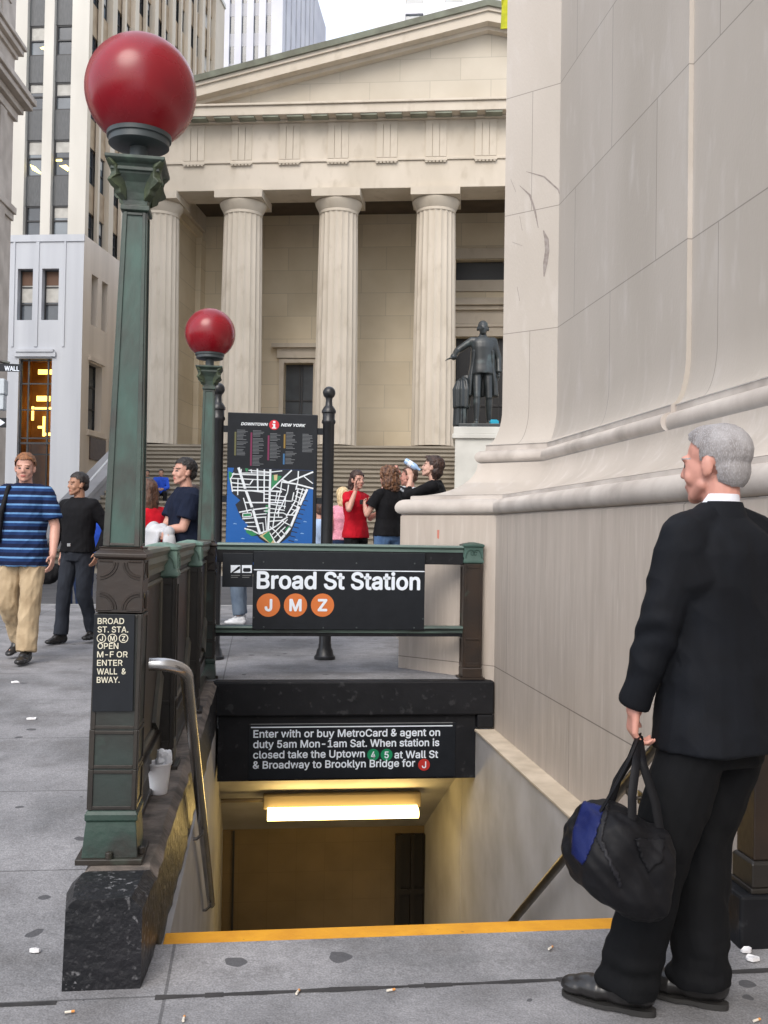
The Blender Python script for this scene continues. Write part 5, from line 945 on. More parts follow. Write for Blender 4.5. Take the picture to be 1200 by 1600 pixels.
def cm(cx, cy): q = onY(340+cx/6, 760, YM); return q.x, O_.z-(cy-60)*sc       # enlarged-crop pixel -> board metres (upright board)
bx0, bz1 = cm(84, 80); bx1, _ = cm(930, 80); bz0 = 1.08
mb = MB(); mb.box(bx0, bx1, YM, YM+.06, bz0, bz1); mb.build('panel', SIGNB, MPB, bevel=.008)
mb = MB()
for zc in (cm(0, 232)[1], cm(0, 880)[1]):
    for x0_, x1_ in ((PBX0+.04, bx0), (bx1, PBX1-.04)): mb = MB(); mb.box(x0_, x1_, YM+.015, YM+.045, zc-.03, zc+.03); mb.build('bracket', SIGNB, MPB)
def PMp(u, v, d): return (u, YM+d, v)
mb = MB()
def mpoly(pts, d, m): mb.face([PMp(*cm(*p), d) for p in pts], m)
def mline(pts, w_, d, m):
    for (a, b), (c, e) in zip(pts, pts[1:]):
        L_ = sqrt((c-a)**2+(e-b)**2) or 1; nx, ny = -(e-b)/L_*w_/2, (c-a)/L_*w_/2; ex, ey = (c-a)/L_*w_*.3, (e-b)/L_*w_*.3
        mpoly([(a+nx-ex, b+ny-ey), (c+nx+ex, e+ny+ey), (c-nx+ex, e-ny+ey), (a-nx-ex, b-ny-ey)], d, m)
mpoly([(92, 592), (895, 600), (895, 1480), (84, 1480)], -.0010, 0)
land = [(150, 592), (895, 602), (893, 770), (850, 775), (838, 830), (790, 930), (745, 1050), (700, 1170), (690, 1205), (640, 1250), (560, 1310), (540, 1325), (400, 1240), (380, 1215), (330, 1220), (262, 1150), (295, 1120), (232, 1060), (200, 1000), (170, 930), (215, 890), (140, 830), (120, 760), (128, 690)]
mpoly(land, -.0016, 1)
mpoly([(100, 625), (140, 640), (125, 700), (120, 740), (104, 690)], -.0022, 2)
mpoly([(510, 650), (600, 660), (560, 720), (500, 790)], -.0022, 2); mpoly([(525, 650), (560, 645), (555, 700), (530, 700)], -.0027, 4)
mpoly([(265, 1150), (330, 1170), (380, 1205), (330, 1220), (280, 1190)], -.0022, 2)
mpoly([(400, 1215), (490, 1165), (545, 1270), (555, 1320)], -.0022, 4); mpoly([(430, 1215), (490, 1168), (530, 1250), (505, 1285)], -.0027, 2)
mpoly([(640, 1150), (680, 1115), (690, 1140), (655, 1185)], -.0022, 2); mpoly([(455, 930), (490, 930), (485, 1000), (450, 1000)], -.0022, 2); mpoly([(245, 1010), (320, 1005), (322, 1035), (240, 1045)], -.0022, 2)
mpoly([(255, 595), (285, 596), (275, 625), (262, 622)], -.0022, 2)
st = [([(195, 596), (262, 790), (330, 960), (405, 1195)], 24), ([(370, 600), (378, 800)], 14), ([(492, 605), (490, 800), (488, 960), (480, 1165)], 20), ([(600, 610), (492, 625), (290, 612)], 9),
      ([(135, 650), (490, 655)], 11), ([(135, 690), (495, 700)], 9), ([(135, 730), (300, 745), (330, 700)], 11), ([(140, 770), (490, 765)], 10), ([(145, 800), (490, 800), (600, 800)], 13), ([(310, 605), (320, 640)], 9), ([(435, 605), (438, 905)], 13),
      ([(262, 910), (600, 905)], 12), ([(300, 800), (440, 815)], 8), ([(210, 1000), (330, 975), (470, 955)], 12), ([(245, 870), (285, 1000)], 10), ([(120, 690), (140, 810)], 11), ([(190, 700), (190, 840)], 10), ([(150, 640), (125, 690)], 9),
      ([(240, 1060), (340, 1050), (460, 1040)], 10), ([(270, 1095), (350, 1090)], 9), ([(285, 1130), (370, 1130)], 9), ([(262, 1150), (330, 1165), (390, 1195), (430, 1190)], 12), ([(405, 1190), (480, 1165), (560, 1120), (640, 1050)], 13),
      ([(500, 790), (600, 690), (690, 605)], 13), ([(600, 690), (660, 715), (890, 615)], 14), ([(600, 712), (740, 730), (893, 768)], 14), ([(755, 612), (752, 700), (735, 780)], 12), ([(810, 660), (890, 720)], 9),
      ([(838, 780), (770, 930), (690, 1130), (640, 1200), (560, 1290)], 22), ([(755, 770), (735, 880), (650, 1030)], 12), ([(800, 770), (745, 960), (700, 1010)], 10), ([(745, 770), (840, 790)], 9), ([(740, 800), (825, 830)], 8), ([(730, 840), (810, 870)], 8), ([(715, 880), (790, 915)], 8), ([(700, 920), (775, 950)], 8), ([(690, 960), (760, 985)], 8), ([(650, 1015), (740, 1020)], 11),
      ([(665, 740), (655, 810), (600, 940), (560, 1010)], 11), ([(600, 720), (590, 800), (540, 1010), (525, 1130)], 10), ([(545, 760), (640, 790)], 8), ([(530, 800), (600, 810)], 8), ([(500, 840), (640, 850)], 9), ([(500, 880), (700, 890), (715, 810)], 10), ([(495, 920), (640, 940)], 9), ([(495, 960), (630, 975)], 9), ([(490, 1000), (620, 1000), (650, 1015)], 10), ([(490, 1040), (610, 1040)], 9), ([(485, 1080), (600, 1070), (660, 1040)], 10),
      ([(540, 1040), (530, 1100)], 8), ([(580, 940), (575, 1040)], 8), ([(640, 850), (630, 960)], 8), ([(560, 800), (545, 900)], 8), ([(500, 1130), (560, 1180), (600, 1230)], 10), ([(520, 1200), (600, 1120), (660, 1060)], 9), ([(540, 1230), (640, 1130)], 9), ([(600, 1160), (640, 1200)], 9), ([(620, 1080), (680, 1110)], 9), ([(560, 1290), (500, 1190)], 10), ([(395, 1100), (430, 1095), (440, 1170)], 9), ([(360, 1020), (460, 1010)], 9), ([(455, 1050), (465, 1160)], 8), ([(240, 1010), (320, 1005), (325, 1035), (240, 1045), (240, 1010)], 8), ([(220, 605), (215, 690)], 8), ([(200, 640), (490, 632)], 8), ([(440, 830), (490, 830)], 8), ([(440, 870), (490, 870)], 8), ([(440, 985), (490, 985)], 8)]
for i, (pts, w_) in enumerate(st): mline(pts, w_*1.0, -.0032-.00003*i, 3)
for y in range(860, 1290, 42):                        # piers along the river and small waves
    x = 838-(y-830)*.33
    mpoly([(x-30, y+10), (x+22, y+22), (x+22, y+30), (x-32, y+18)], -.0014, 1)
for x, y in ((170, 1105), (245, 1240), (240, 1280), (310, 1325), (825, 1075), (800, 1185), (745, 1245), (350, 1290), (600, 1360)): mpoly([(x-20, y+5), (x-6, y-5), (x+18, y+2), (x+16, y+7)], -.0013, 5)
# directory columns: rows of print too small to read
rd = random.Random(11)
for x, y0, y1, mk in ((150, 240, 478, 6), (300, 242, 570, 7), (462, 265, 515, 7), (612, 250, 400, 8), (608, 430, 550, 9), (765, 262, 430, None)):
    y = y0
    xo = 22
    while y < y1:
        ln = rd.uniform(55, 105); mpoly([(x+xo, y), (x+xo+ln, y), (x+xo+ln, y+5.5), (x+xo, y+5.5)], -.0012, 10)
        y += 12.5 if rd.random() > .12 else 22
    if mk: mpoly([(x, y0+20), (x+16, y0+20), (x+16, y1), (x, y1)], -.0012, mk)
cxm, czm = cm(520, 186); disc(mb, cxm, czm, 46*sc, PMp, d=-.0012, m=11)
for s, a, b in (('DOWNTOWN', 208, 462), ('NEW YORK', 584, 815)):
    A = cm(a, 197); B = cm(b, 197); add_text(mb, s, A, B[0]-A[0], 21*sc*1.25, PMp, d=-.0012, m=3, bold=.035, shear=.25)
mpoly([(506, 160), (512, 150), (528, 150), (534, 160), (528, 168), (512, 168)], -.002, 3); mpoly([(502, 176), (530, 176), (530, 210), (540, 210), (540, 220), (500, 220), (500, 210), (510, 210), (510, 184), (502, 184)], -.002, 3)
mpc = lambda n, *c: mat(n, srgb(*c), rough=.45)
mb.build('map_print', [mpc('map_blue', 6, 88, 164), mpc('map_land', 22, 26, 34), mpc('map_green', 40, 132, 82), mpc('map_white', 226, 232, 236), mpc('map_tan', 206, 186, 140), mpc('map_wave', 120, 160, 205), mpc('map_olive', 100, 98, 60), mpc('map_magenta', 120, 34, 76), mpc('map_ochre', 140, 112, 44), mpc('map_cyan', 50, 104, 150), mpc('map_grey', 104, 108, 112), mpc('map_red', 206, 30, 48)], MPB)

# ================================================================ street sign at the left edge
SGN = thing('street_sign', 'black street name blade reading WALL with one way arrow below, at the left edge', 'street sign', (onY(-22, 700, 13).x, 13, .33))
xp = SGN.location.x
mb = MB(); mb.lathe([(.09, .335), (.09, .6), (.055, .65), (.05, 4.2)], (xp, 13, 0), n=16); mb.build('pole', BRONZE, SGN, smooth=40)
def q13(px, py): p = onY(px, py, 12.93); return p.x, p.z
x1, zt = q13(33, 569); _, zb_ = q13(33, 581)
mb = MB(); mb.box(xp-.55, x1, 12.93, 12.95, zb_, zt); bl = mb.build('name_blade', SIGNB, SGN)
def PW(u, v, d): return (u, 12.93+d, v)
mb = MB(); a = q13(7, 579); b = q13(30, 579); add_text(mb, 'WALL', (a[0], a[1]), b[0]-a[0], .058, PW, d=-.003, bold=.03); mb.build('lettering', WHITE, bl)
mb = MB(); mb.tube([(xp, 12.95, zt+.06), (q13(14, 568)[0], 12.95, zt+.01)], .02); mb.build('bracket', BRONZE, bl)
xa, za = q13(9.5, 653); xb, zb2 = q13(9.5, 668)
mb = MB(); mb.box(xp-.4, xa, 12.93, 12.95, zb2, za); ar = mb.build('arrow_sign', SIGNB, SGN)
mb = MB(); zc = (za+zb2)/2; mb.face([PW(xp-.35, zc-.02, -.003), PW(xa-.075, zc-.02, -.003), PW(xa-.075, zc-.045, -.003), PW(xa-.01, zc, -.003), PW(xa-.075, zc+.045, -.003), PW(xa-.075, zc+.02, -.003), PW(xp-.35, zc+.02, -.003)]); mb.build('arrow', WHITE, ar)
xc, zc0 = q13(8, 592); _, zc1 = q13(8, 616); _, zc2 = q13(8, 640)
mb = MB(); mb.box(xp+.05, xc, 12.9, 13.1, zc1, zc0); mb.box(xp+.05, xc-.01, 12.92, 13.08, zc2, zc1-.002); mb.build('control_box', mat('pale_grey_metal', srgb(186, 194, 200), rough=.5), SGN, bevel=.01)

# ================================================================ cup with a crumpled napkin on the parapet
cpos = onZ(248, 1241, .268); 
CU_ = thing('paper_cup', 'white paper cup standing on the worn parapet behind the near post', 'cup', cpos)
cx, cy, cz = cpos
mb = MB(); n = 32; 
mb.loft([[(cx+r*cos(2*pi*i/n), cy+r*sin(2*pi*i/n), cz+z) for i in range(n)] for r, z in ((.022, .007), (.036, .004), (.038, .007), (.053, .136), (.057, .138), (.058, .143), (.056, .147), (.052, .142), (.037, .02), (.001, .02))], cap=False)
mb.build('cup', mat('white_paper', srgb(238, 237, 238), srgb(230, 228, 230), scale=20, rough=.6), CU_, smooth=50)
mb = MB(); mb.sphere((cx+.02, cy, cz+.158), 1, 28, 18, sc=(.036, .032, .044)); 
for v in mb.bm.verts:
    d_ = v.co-V((cx+.02, cy, cz+.158)); nn = noise.noise(v.co*38)+.6*noise.noise(v.co*85); v.co = V((cx+.02, cy, cz+.158))+d_*(1+.42*nn)
nk = mb.build('napkin', mat('white_tissue', srgb(236, 238, 242), rough=.9), None, smooth=25)
tag(nk, 'crumpled white napkin sticking out of the paper cup', 'napkin')
# litter on the pavement
BUTT = mat('cigarette_paper', srgb(214, 206, 192), rough=.9); BUTT2 = mat('cigarette_filter', srgb(206, 140, 74), rough=.9)
def butt(px, py, ang, label):
    p = onZ(px, py, 0); p = onZ(px, py, ground(p.y)+.004)
    t = thing('cigarette_butt', label, 'cigarette butt', p, ang)
    mb = MB(); mb.tube([(-.013, 0, .0042), (.006, 0, .0042)], .004, n=8); mb.build('paper', BUTT, t, world=False, smooth=50)
    mb = MB(); mb.tube([(.0061, 0, .0042), (.016, 0, .0042)], .0041, n=8); mb.build('filter', BUTT2, t, world=False, smooth=50)
for px, py, a, l in ((610, 1549, .3, 'cigarette butt lying on the seam in the middle of the pavement'), (860, 1483, .8, 'cigarette butt on the step slab near the man\'s shoe'), (465, 1552, 1.2, 'cigarette butt on the seam below the yellow step edge, left of centre'), (287, 1594, 1.5, 'cigarette butt in the slab joint at the bottom edge, near the black block'),
                     (108, 1583, .2, 'cigarette butt on the pavement below the black block'), (1182, 1596, .4, 'cigarette butt at the bottom right corner behind the shoes')): butt(px, py, a, l)
def scrap(px, py, s, label, seed):
    p = onZ(px, py, 0)
    for _ in range(4): p = onZ(px, py, ground(p.y)+.004)
    r_ = random.Random(seed); mb = MB(); n = 7
    top = [(s*(.7+.5*r_.random())*cos(2*pi*i/n), s*.6*(.7+.5*r_.random())*sin(2*pi*i/n), .006+.012*r_.random()) for i in range(n)]
    mb.loft([[(x, y, .001) for x, y, z in top], top]); o = mb.build('paper_scrap', MATS['white_paper'], None); o.location = p
    tag(o, label, 'litter')
scrap(50, 1124, .035, 'flattened white paper scrap on the far pavement at left', 1); scrap(23, 1067, .03, 'tiny white paper scrap on the joint near the left edge', 2); scrap(56, 1487, .02, 'small white paper scrap on the pavement left of the black block', 3); scrap(1176, 1500, .03, 'crumpled foil scrap by the wall behind the suited man', 4); scrap(1166, 1488, .02, 'smaller crumpled scrap beside the foil by the wall', 5)
# yellow banner hanging at the top beside the wall
BN = thing('banner', 'yellow green banner hanging at the top edge beside the stone wall', 'banner', onY(790, 20, 12))
mb = MB()
pts = [(783, -40), (800, -40), (800, 30), (793, 46), (783, 44), (785, 10)]
A = [onY(x, y, 12)+V((0, .03*sin(i*1.7), 0)) for i, (x, y) in enumerate(pts)]; mb.prism(A, (0, .02, 0)); mb.build('cloth', mat('yellow_cloth', srgb(206, 206, 40), srgb(180, 184, 36), scale=12, rough=.8), BN)
mb = MB(); p = onY(800, -40, 12); mb.tube([p, p+V((1.6, .4, .3))], .02); mb.build('pole', BRONZE, BN)
# ================================================================ soft bodies: joined capsules and ellipsoids, remeshed into one continuous skin
def _cap(bm, p0, p1, r0, r1, flat=False, n=14):
    p0, p1 = V(p0), V(p1); d = (p1-p0); L_ = d.length or 1e-6; d = d/L_
    a = d.cross(V((0, 0, 1)) if abs(d.z) < .9 else V((1, 0, 0))).normalized(); b = d.cross(a)
    prof = []
    if flat: prof = [(0, r0), (L_, r1)]
    else:
        for i in range(5): t = pi/2*(1-i/4.); prof.append((-r0*sin(t), max(r0*cos(t), r0*.08)))
        for i in range(5): t = pi/2*i/4.; prof.append((L_+r1*sin(t), max(r1*cos(t), r1*.08)))
    rings = [[bm.verts.new(p0+d*s+a*r*cos(2*pi*k/n)+b*r*sin(2*pi*k/n)) for k in range(n)] for s, r in prof]
    _skin(bm, rings)
def _skin(bm, rings):
    n = len(rings[0])
    for i in range(len(rings)-1):
        for j in range(n): bm.faces.new([rings[i][j], rings[i][(j+1) % n], rings[i+1][(j+1) % n], rings[i+1][j]])
    bm.faces.new(list(reversed(rings[0]))); bm.faces.new(rings[-1])
def _ell(bm, c, r, R=None, nu=18, nv=12):
    c = V(c); R = R or Matrix.Identity(3)
    rings = []
    for j in range(1, nv):
        t = pi*j/nv; rings.append([bm.verts.new(c+R @ V((r[0]*sin(t)*cos(2*pi*i/nu), r[1]*sin(t)*sin(2*pi*i/nu), -r[2]*cos(t)))) for i in range(nu)])
    _skin(bm, rings)
def _rings(bm, rings, n=22, e=2.3):
    out = []
    for c, rx, ry, *q in rings:
        c = V(c); R = q[0] if q else Matrix.Identity(3)
        o = []
        for i in range(n):
            t = 2*pi*i/n; x = abs(cos(t))**(2/e)*(1 if cos(t) > 0 else -1); y = abs(sin(t))**(2/e)*(1 if sin(t) > 0 else -1)
            o.append(bm.verts.new(c+R @ V((rx*x, ry*y, 0))))
        out.append(o)
    _skin(bm, out)
def blob(prims, vox=.008, it=3, T=None, disp=None, fac=.5):
    """prims -> one continuous remeshed mesh, moved by T"""
    bm = bmesh.new()
    for p in prims:
        k = p[0]
        if k == 'C': _cap(bm, *p[1:5])
        elif k == 'F': _cap(bm, *p[1:5], flat=True)
        elif k == 'E': _ell(bm, *p[1:])
        elif k == 'L': _rings(bm, p[1], e=p[2] if len(p) > 2 else 2.3)
        elif k == 'R': _skin(bm, [[bm.verts.new(q) for q in r] for r in p[1]])
    bmesh.ops.recalc_face_normals(bm, faces=bm.faces)
    me = bpy.data.meshes.new('blob'); bm.to_mesh(me); bm.free()
    o = bpy.data.objects.new('blob', me); COL.objects.link(o)
    r = o.modifiers.new('r', 'REMESH'); r.mode = 'VOXEL'; r.voxel_size = vox; r.adaptivity = 0
    if it: s = o.modifiers.new('s', 'SMOOTH'); s.factor = fac; s.iterations = it
    m2 = bpy.data.meshes.new_from_object(o.evaluated_get(bpy.context.evaluated_depsgraph_get()))
    bpy.data.objects.remove(o); bpy.data.meshes.remove(me)
    if disp:
        ns = [v.normal.copy() for v in m2.vertices]
        for v, nn in zip(m2.vertices, ns): v.co += nn*disp(v.co)
    if T: m2.transform(T)
    m2.shade_smooth()
    return m2
def folds(amp, s=(9, 9, 5), seed=0.):
    def f(c):
        q = V((c.x*s[0]+seed, c.y*s[1], c.z*s[2]))
        r = 1-2.2*abs(noise.noise(V((q.x*1.1+q.z*.9, q.y*1.1, q.z*.8+seed))))      # ridged: drawn creases
        return amp*(.8*noise.noise(q)+.45*noise.noise(q*2.3)+.55*max(r, -.6))
    return f
def ik(a, b, l1, l2, hint):
    """middle joint of a two-bone limb from a to b bending towards hint"""
    a, b, hint = V(a), V(b), V(hint); d = b-a; L_ = d.length
    if L_ > (l1+l2)*.999: return a+d*(l1/(l1+l2)), a+d*((l1+l2)*.999/L_)
    u = d/L_; x = (l1*l1-l2*l2+L_*L_)/(2*L_); h = sqrt(max(l1*l1-x*x, 0))
    n = hint-u*hint.dot(u); n.normalize()
    return a+u*x+n*h, b
SK = {}
def skin(name, col): return mat('skin_'+name, col, tuple(c*.86 for c in col), scale=9, rough=.5, bump=.05, bscale=120)
def cloth(name, c1, c2=None, rough=.85, bump=.15, bs=220, scale=6): return mat(name, srgb(*c1), srgb(*(c2 or tuple(int(x*.86) for x in c1))), scale=scale, rough=rough, bump=bump, bscale=bs, spec=.2)
EYE = mat('eye_dark', srgb(40, 32, 30), rough=.3); LIP = mat('lips', srgb(168, 92, 84), rough=.5)
SHOE = mat('black_shoe_leather', (.014, .013, .013), (.02, .019, .019), scale=12, rough=.28, bump=.08, bscale=60)
def head_prims(fem=False):
    j = .9 if fem else 1
    p = [('E', (0, -.018, .036), (.074, .096, .082)), ('E', (0, .025, -.012), (.064, .068, .082)), ('E', (0, .036, -.066), (.048*j, .048, .04)), ('E', (0, .066, -.092), (.024*j, .022, .02)),
         ('C', (0, .082, .016), (0, .099, -.022), .0085, .0115), ('E', (.010, .090, -.027), (.008, .011, .008)), ('E', (-.010, .090, -.027), (.008, .011, .008)),
         ('E', (.03, .072, .027), (.026, .015, .010)), ('E', (-.03, .072, .027), (.026, .015, .010)), ('E', (.036, .056, -.030), (.024, .024, .028)), ('E', (-.036, .056, -.030), (.024, .024, .028)),
         ('E', (0, .083, -.056), (.021, .012, .0065)), ('E', (0, .081, -.066), (.018, .012, .007)), ('C', (.046, .02, -.056), (.022, .058, -.086), .020, .018), ('C', (-.046, .02, -.056), (-.022, .058, -.086), .020, .018), ('E', (0, .055, -.06), (.042, .034, .036))]
    for s in (-1, 1):
        p += [('E', (s*.077, -.012, -.004), (.009, .019, .031), Matrix.Rotation(s*-.25, 3, 'Z')), ('E', (s*.073, -.004, -.026), (.009, .012, .013))]
    return p
def rot_head(yaw, pitch, roll=0): return Matrix.Rotation(yaw, 3, 'Z') @ Matrix.Rotation(pitch, 3, 'X') @ Matrix.Rotation(roll, 3, 'Y')
def xf(prims, R, t, s=1):
    out = []; t = V(t)
    for p in prims:
        if p[0] in 'CF': out.append((p[0], R @ V(p[1])*s+t, R @ V(p[2])*s+t, p[3]*s, p[4]*s))
        elif p[0] == 'E': out.append(('E', R @ V(p[1])*s+t, tuple(x*s for x in p[2]), R @ (p[3] if len(p) > 3 else Matrix.Identity(3))))
        elif p[0] == 'L': out.append(('L', [(R @ V(q[0])*s+t, q[1]*s, q[2]*s, R @ (q[3] if len(q) > 3 else Matrix.Identity(3))) for q in p[1]], *p[2:]))
    return out
def hand_prims(w, d, palm, curl=.5, spread=.0, s=1.0, thumb=1, side=None):
    """hand from the wrist along d; palm = direction the palm faces; curl 0 flat .. 1.6 fist; thumb side = d x palm * thumb"""
    w, d, palm = V(w), V(d).normalized(), V(palm); palm = (palm-d*palm.dot(d)).normalized(); x = d.cross(palm)*thumb
    P = [('C', w-d*.02, w+d*.02, .026*s, .026*s)]
    for i in range(4):
        o = x*(.028-.0187*i)*s
        P.append(('C', w+d*.018*s+o*.7, w+d*.085*s+o, .0135*s, .0115*s))
        L_ = (.040, .046, .042, .033)[i]*s; a = curl*.6; p = w+d*.088*s+o; q = p
        dirv = (d+x*(.12*(1.5-i))*spread).normalized()
        for k, (ll, ac) in enumerate(((L_, .75), (L_*.68, 1.7), (L_*.52, 2.5))):
            dd_ = (dirv*cos(a*ac)+palm*sin(a*ac)); q2 = q+dd_*ll; P.append(('C', q, q2, (.0092-.0007*k)*s, (.0086-.0008*k)*s)); q = q2
    b = w+d*.028*s+x*.026*s; dv = (d*.62+x*.62+palm*.45*min(1, curl+.3)).normalized()
    m = b+dv*.042*s; e = m+(d*.82+x*(.25-.5*min(curl, 1))+palm*.5*min(curl, 1.2)).normalized()*.034*s
    P += [('C', w+d*.012*s+x*.012*s, b+dv*.01*s, .017*s, .014*s), ('C', b, m, .0125*s, .0105*s), ('C', m, e, .0105*s, .008*s)]
    return P
class Person:
    """x = the figure's right, y = forward, z = up, feet at z 0; built at 1.75 m and scaled"""
    def __init__(s, label, pos, yaw, H=1.75, skin_m=None, hair_m=None, vox=.008, fem=False, group=None):
        s.k = H/1.75; s.pos = V(pos); s.T = Matrix.Translation(s.pos) @ Matrix.Rotation(yaw, 4, 'Z') @ Matrix.Scale(s.k, 4)
        s.label, s.skin, s.hair, s.vox, s.fem = label, skin_m, hair_m, vox/s.k, fem
        w = .92 if fem else 1; s.w = w
        s.pel, s.chest, s.neck = V((0, 0, .95)), V((0, 0, 1.30)), V((0, -.015, 1.475)); s.head = V((0, .018, 1.622)); s.hr = Matrix.Identity(3)
        s.sh = {1: V((.178*w, -.012, 1.415)), -1: V((-.178*w, -.012, 1.415))}
        s.el = {1: V((.225*w, -.03, 1.13)), -1: V((-.225*w, -.03, 1.13))}; s.wr = {1: V((.235*w, .05, .885)), -1: V((-.235*w, .05, .885))}
        s.hd = {1: V((0, .25, -1)), -1: V((0, .25, -1))}; s.pm = {1: V((-1, 0, 0)), -1: V((1, 0, 0))}; s.curl = {1: .5, -1: .5}
        s.hip = {1: V((.092, 0, .92)), -1: V((-.092, 0, .92))}; s.kn = {1: V((.10, .025, .50)), -1: V((-.10, .025, .50))}; s.an = {1: V((.105, -.025, .085)), -1: V((-.105, -.025, .085))}
        s.toe = {1: V((.13, .15, .03)), -1: V((-.13, .15, .03))}
        s.children = []
    def turn(s, yaw=0, pitch=0, roll=0, shift=(0, 0, 0)): s.hr = rot_head(yaw, pitch, roll); s.head = s.neck+Matrix.Rotation(yaw*.4, 3, 'Z') @ (V((0, .033, .147))+V(shift)); return s
    def arm(s, side, wrist, hint=(0, -1, -.3), hd=None, pm=None, curl=None):
        s.el[side], s.wr[side] = ik(s.sh[side], wrist, .295, .262, hint)
        s.hd[side] = V(hd) if hd else (s.wr[side]-s.el[side]).normalized()
        if pm: s.pm[side] = V(pm)
        if curl is not None: s.curl[side] = curl
        return s
    def leg(s, side, ankle, hint=(0, 1, 0), toe=None, hip=None):
        if hip: s.hip[side] = V(hip)
        s.kn[side], s.an[side] = ik(s.hip[side], ankle, .425, .42, hint)
        s.toe[side] = V(toe) if toe else s.an[side]+V((.02*side, .17, -.055)); return s
    def body(s, bare_arm=True, hair_cut=True):
        w = s.w; P = xf(head_prims(s.fem), s.hr, s.head)
        nk = s.neck
        P += [('C', nk+V((0, .0, -.03)), s.head+s.hr @ V((0, -.02, -.06)), .058*(.88 if s.fem else 1), .053*(.86 if s.fem else 1))]
        P += [('L', [(s.pel+V((0, 0, -.06)), .13, .09), (s.pel+V((0, 0, .06)), .14, .095), (s.pel.lerp(s.chest, .5), .125*w, .088), (s.chest, .15*w, .10), (s.chest.lerp(nk, .55), .15*w, .085), (nk+V((0, 0, -.02)), .07, .06)])]
        for q in (1, -1):
            a, e, wr = s.sh[q], s.el[q], s.wr[q]
            P += [('C', s.chest.lerp(nk, .6)+V((q*.06, 0, 0)), a, .055*w, .052*w), ('C', a, e, .049*w, .041*w), ('C', e, e.lerp(wr, .35), .040*w, .041*w), ('C', e.lerp(wr, .35), wr, .041*w, .0265*w)]
            P += hand_prims(wr, s.hd[q], s.pm[q], s.curl[q], s=.93*w, thumb=q*1)
            h, k, n, t = s.hip[q], s.kn[q], s.an[q], s.toe[q]
            P += [('C', h, k, .072, .05), ('C', k, k.lerp(n, .35), .048, .05), ('C', k.lerp(n, .35), n, .05, .035), ('C', n+V((0, 0, -.015)), t, .026, .018)]
        me = blob(P, s.vox, getattr(s, 'it', 2))
        o = link_mesh('person', me, [s.skin, EYE, LIP, s.hair or s.skin])
        inv = s.hr.inverted()
        for p in me.polygons:
            c = inv @ (V(p.center)-s.head)
            if c.y > .05:
                ex = (abs(c.x)-.031)/.0135; ez = (c.z-.004)/.0065
                if ex*ex+ez*ez < 1 and abs(c.z-.004) < .006: p.material_index = 1
                elif ((abs(c.x)-.032)/.021)**2+((c.z-.026)/.0048)**2 < 1: p.material_index = 3
                elif (c.x/.023)**2+((c.z+.060)/.0085)**2 < 1 and c.y > .07: p.material_index = 2
        me.transform(Matrix.Rotation(0, 4, 'Z'))
        me.transform(Matrix.Translation(-s.pos) @ s.T)
        o.location = s.pos; tag(o, s.label, 'person'); s.o = o
        return o
    def child(s, name, prims, m, vox=None, it=3, disp=None, cut=None, parent=None, label=None):
        me = blob(prims, vox or s.vox, it, None, disp)
        if cut:
            bm = bmesh.new(); bm.from_mesh(me); kill = [v for v in bm.verts if cut(v.co)]; bmesh.ops.delete(bm, geom=kill, context='VERTS'); bm.to_mesh(me); bm.free(); me.shade_smooth()
        me.transform(Matrix.Translation(-s.pos) @ s.T)
        o = link_mesh(name, me, m, parent or s.o, world=False)
        if label: o['label'] = label
        return o
    def hair_short(s, m, thick=.012, low=-.03, front=.05, amp=.004, top=.012, name='hair'):
        P = [('E', (0, -.022, .042), (.074+thick, .096+thick, .082+top)), ('E', (0, -.06, -.01), (.066+thick*.6, .05+thick, .06))]
        P = xf(P, s.hr, s.head); inv = s.hr.inverted()
        def cut(c):
            q = inv @ (V(c)-s.head)
            if q.y > front and q.z < .075-(.085-abs(q.x))*.0: return True
            if q.z < low-.045: return True
            if q.y > -.035 and q.z < .012-q.y*.15 and abs(q.x) > .03: return True
            return q.y > .02 and q.z < .055
        return s.child(name, P, m, disp=folds(amp, (60, 60, 40), s.pos.x*3), cut=cut, it=2)
    def torso_rings(s, hem, g=0., fem=False, waist=1.):
        w = s.w
        base = [(.84, .178, .128), (.92, .180, .128), (1.0, .170, .12), (1.10, .160, .115), (1.2, .168, .12), (1.30, .184*w, .126), (1.38, .184*w, .118), (1.435, .15*w, .095), (1.475, .085, .072), (1.49, .068, .064)]
        if fem: base = [(.84, .182, .13), (.92, .182, .13), (1.0, .165, .118), (1.10, .142, .105), (1.2, .148, .115), (1.28, .160, .132), (1.36, .160, .115), (1.425, .135, .09), (1.465, .078, .066), (1.48, .064, .06)]
        out = []
        hz = [b for b in base if b[0] > hem+.02]
        def at(z):
            for (z0, a0, b0), (z1, a1, b1) in zip(base, base[1:]):
                if z0 <= z <= z1: t = (z-z0)/(z1-z0); return (z, a0+(a1-a0)*t, b0+(b1-b0)*t)
            return (z, base[0][1], base[0][2])
        for z, a, b in [at(hem)]+hz:
            t = (z-.95)/(1.475-.95); x = s.pel.lerp(s.neck, t) if t < 1 else s.neck+V((0, 0, z-1.475))
            cz = s.pel.z+(s.neck.z-s.pel.z)*t
            out.append((V((x.x, x.y, cz)), a+g, b+g))
        return out
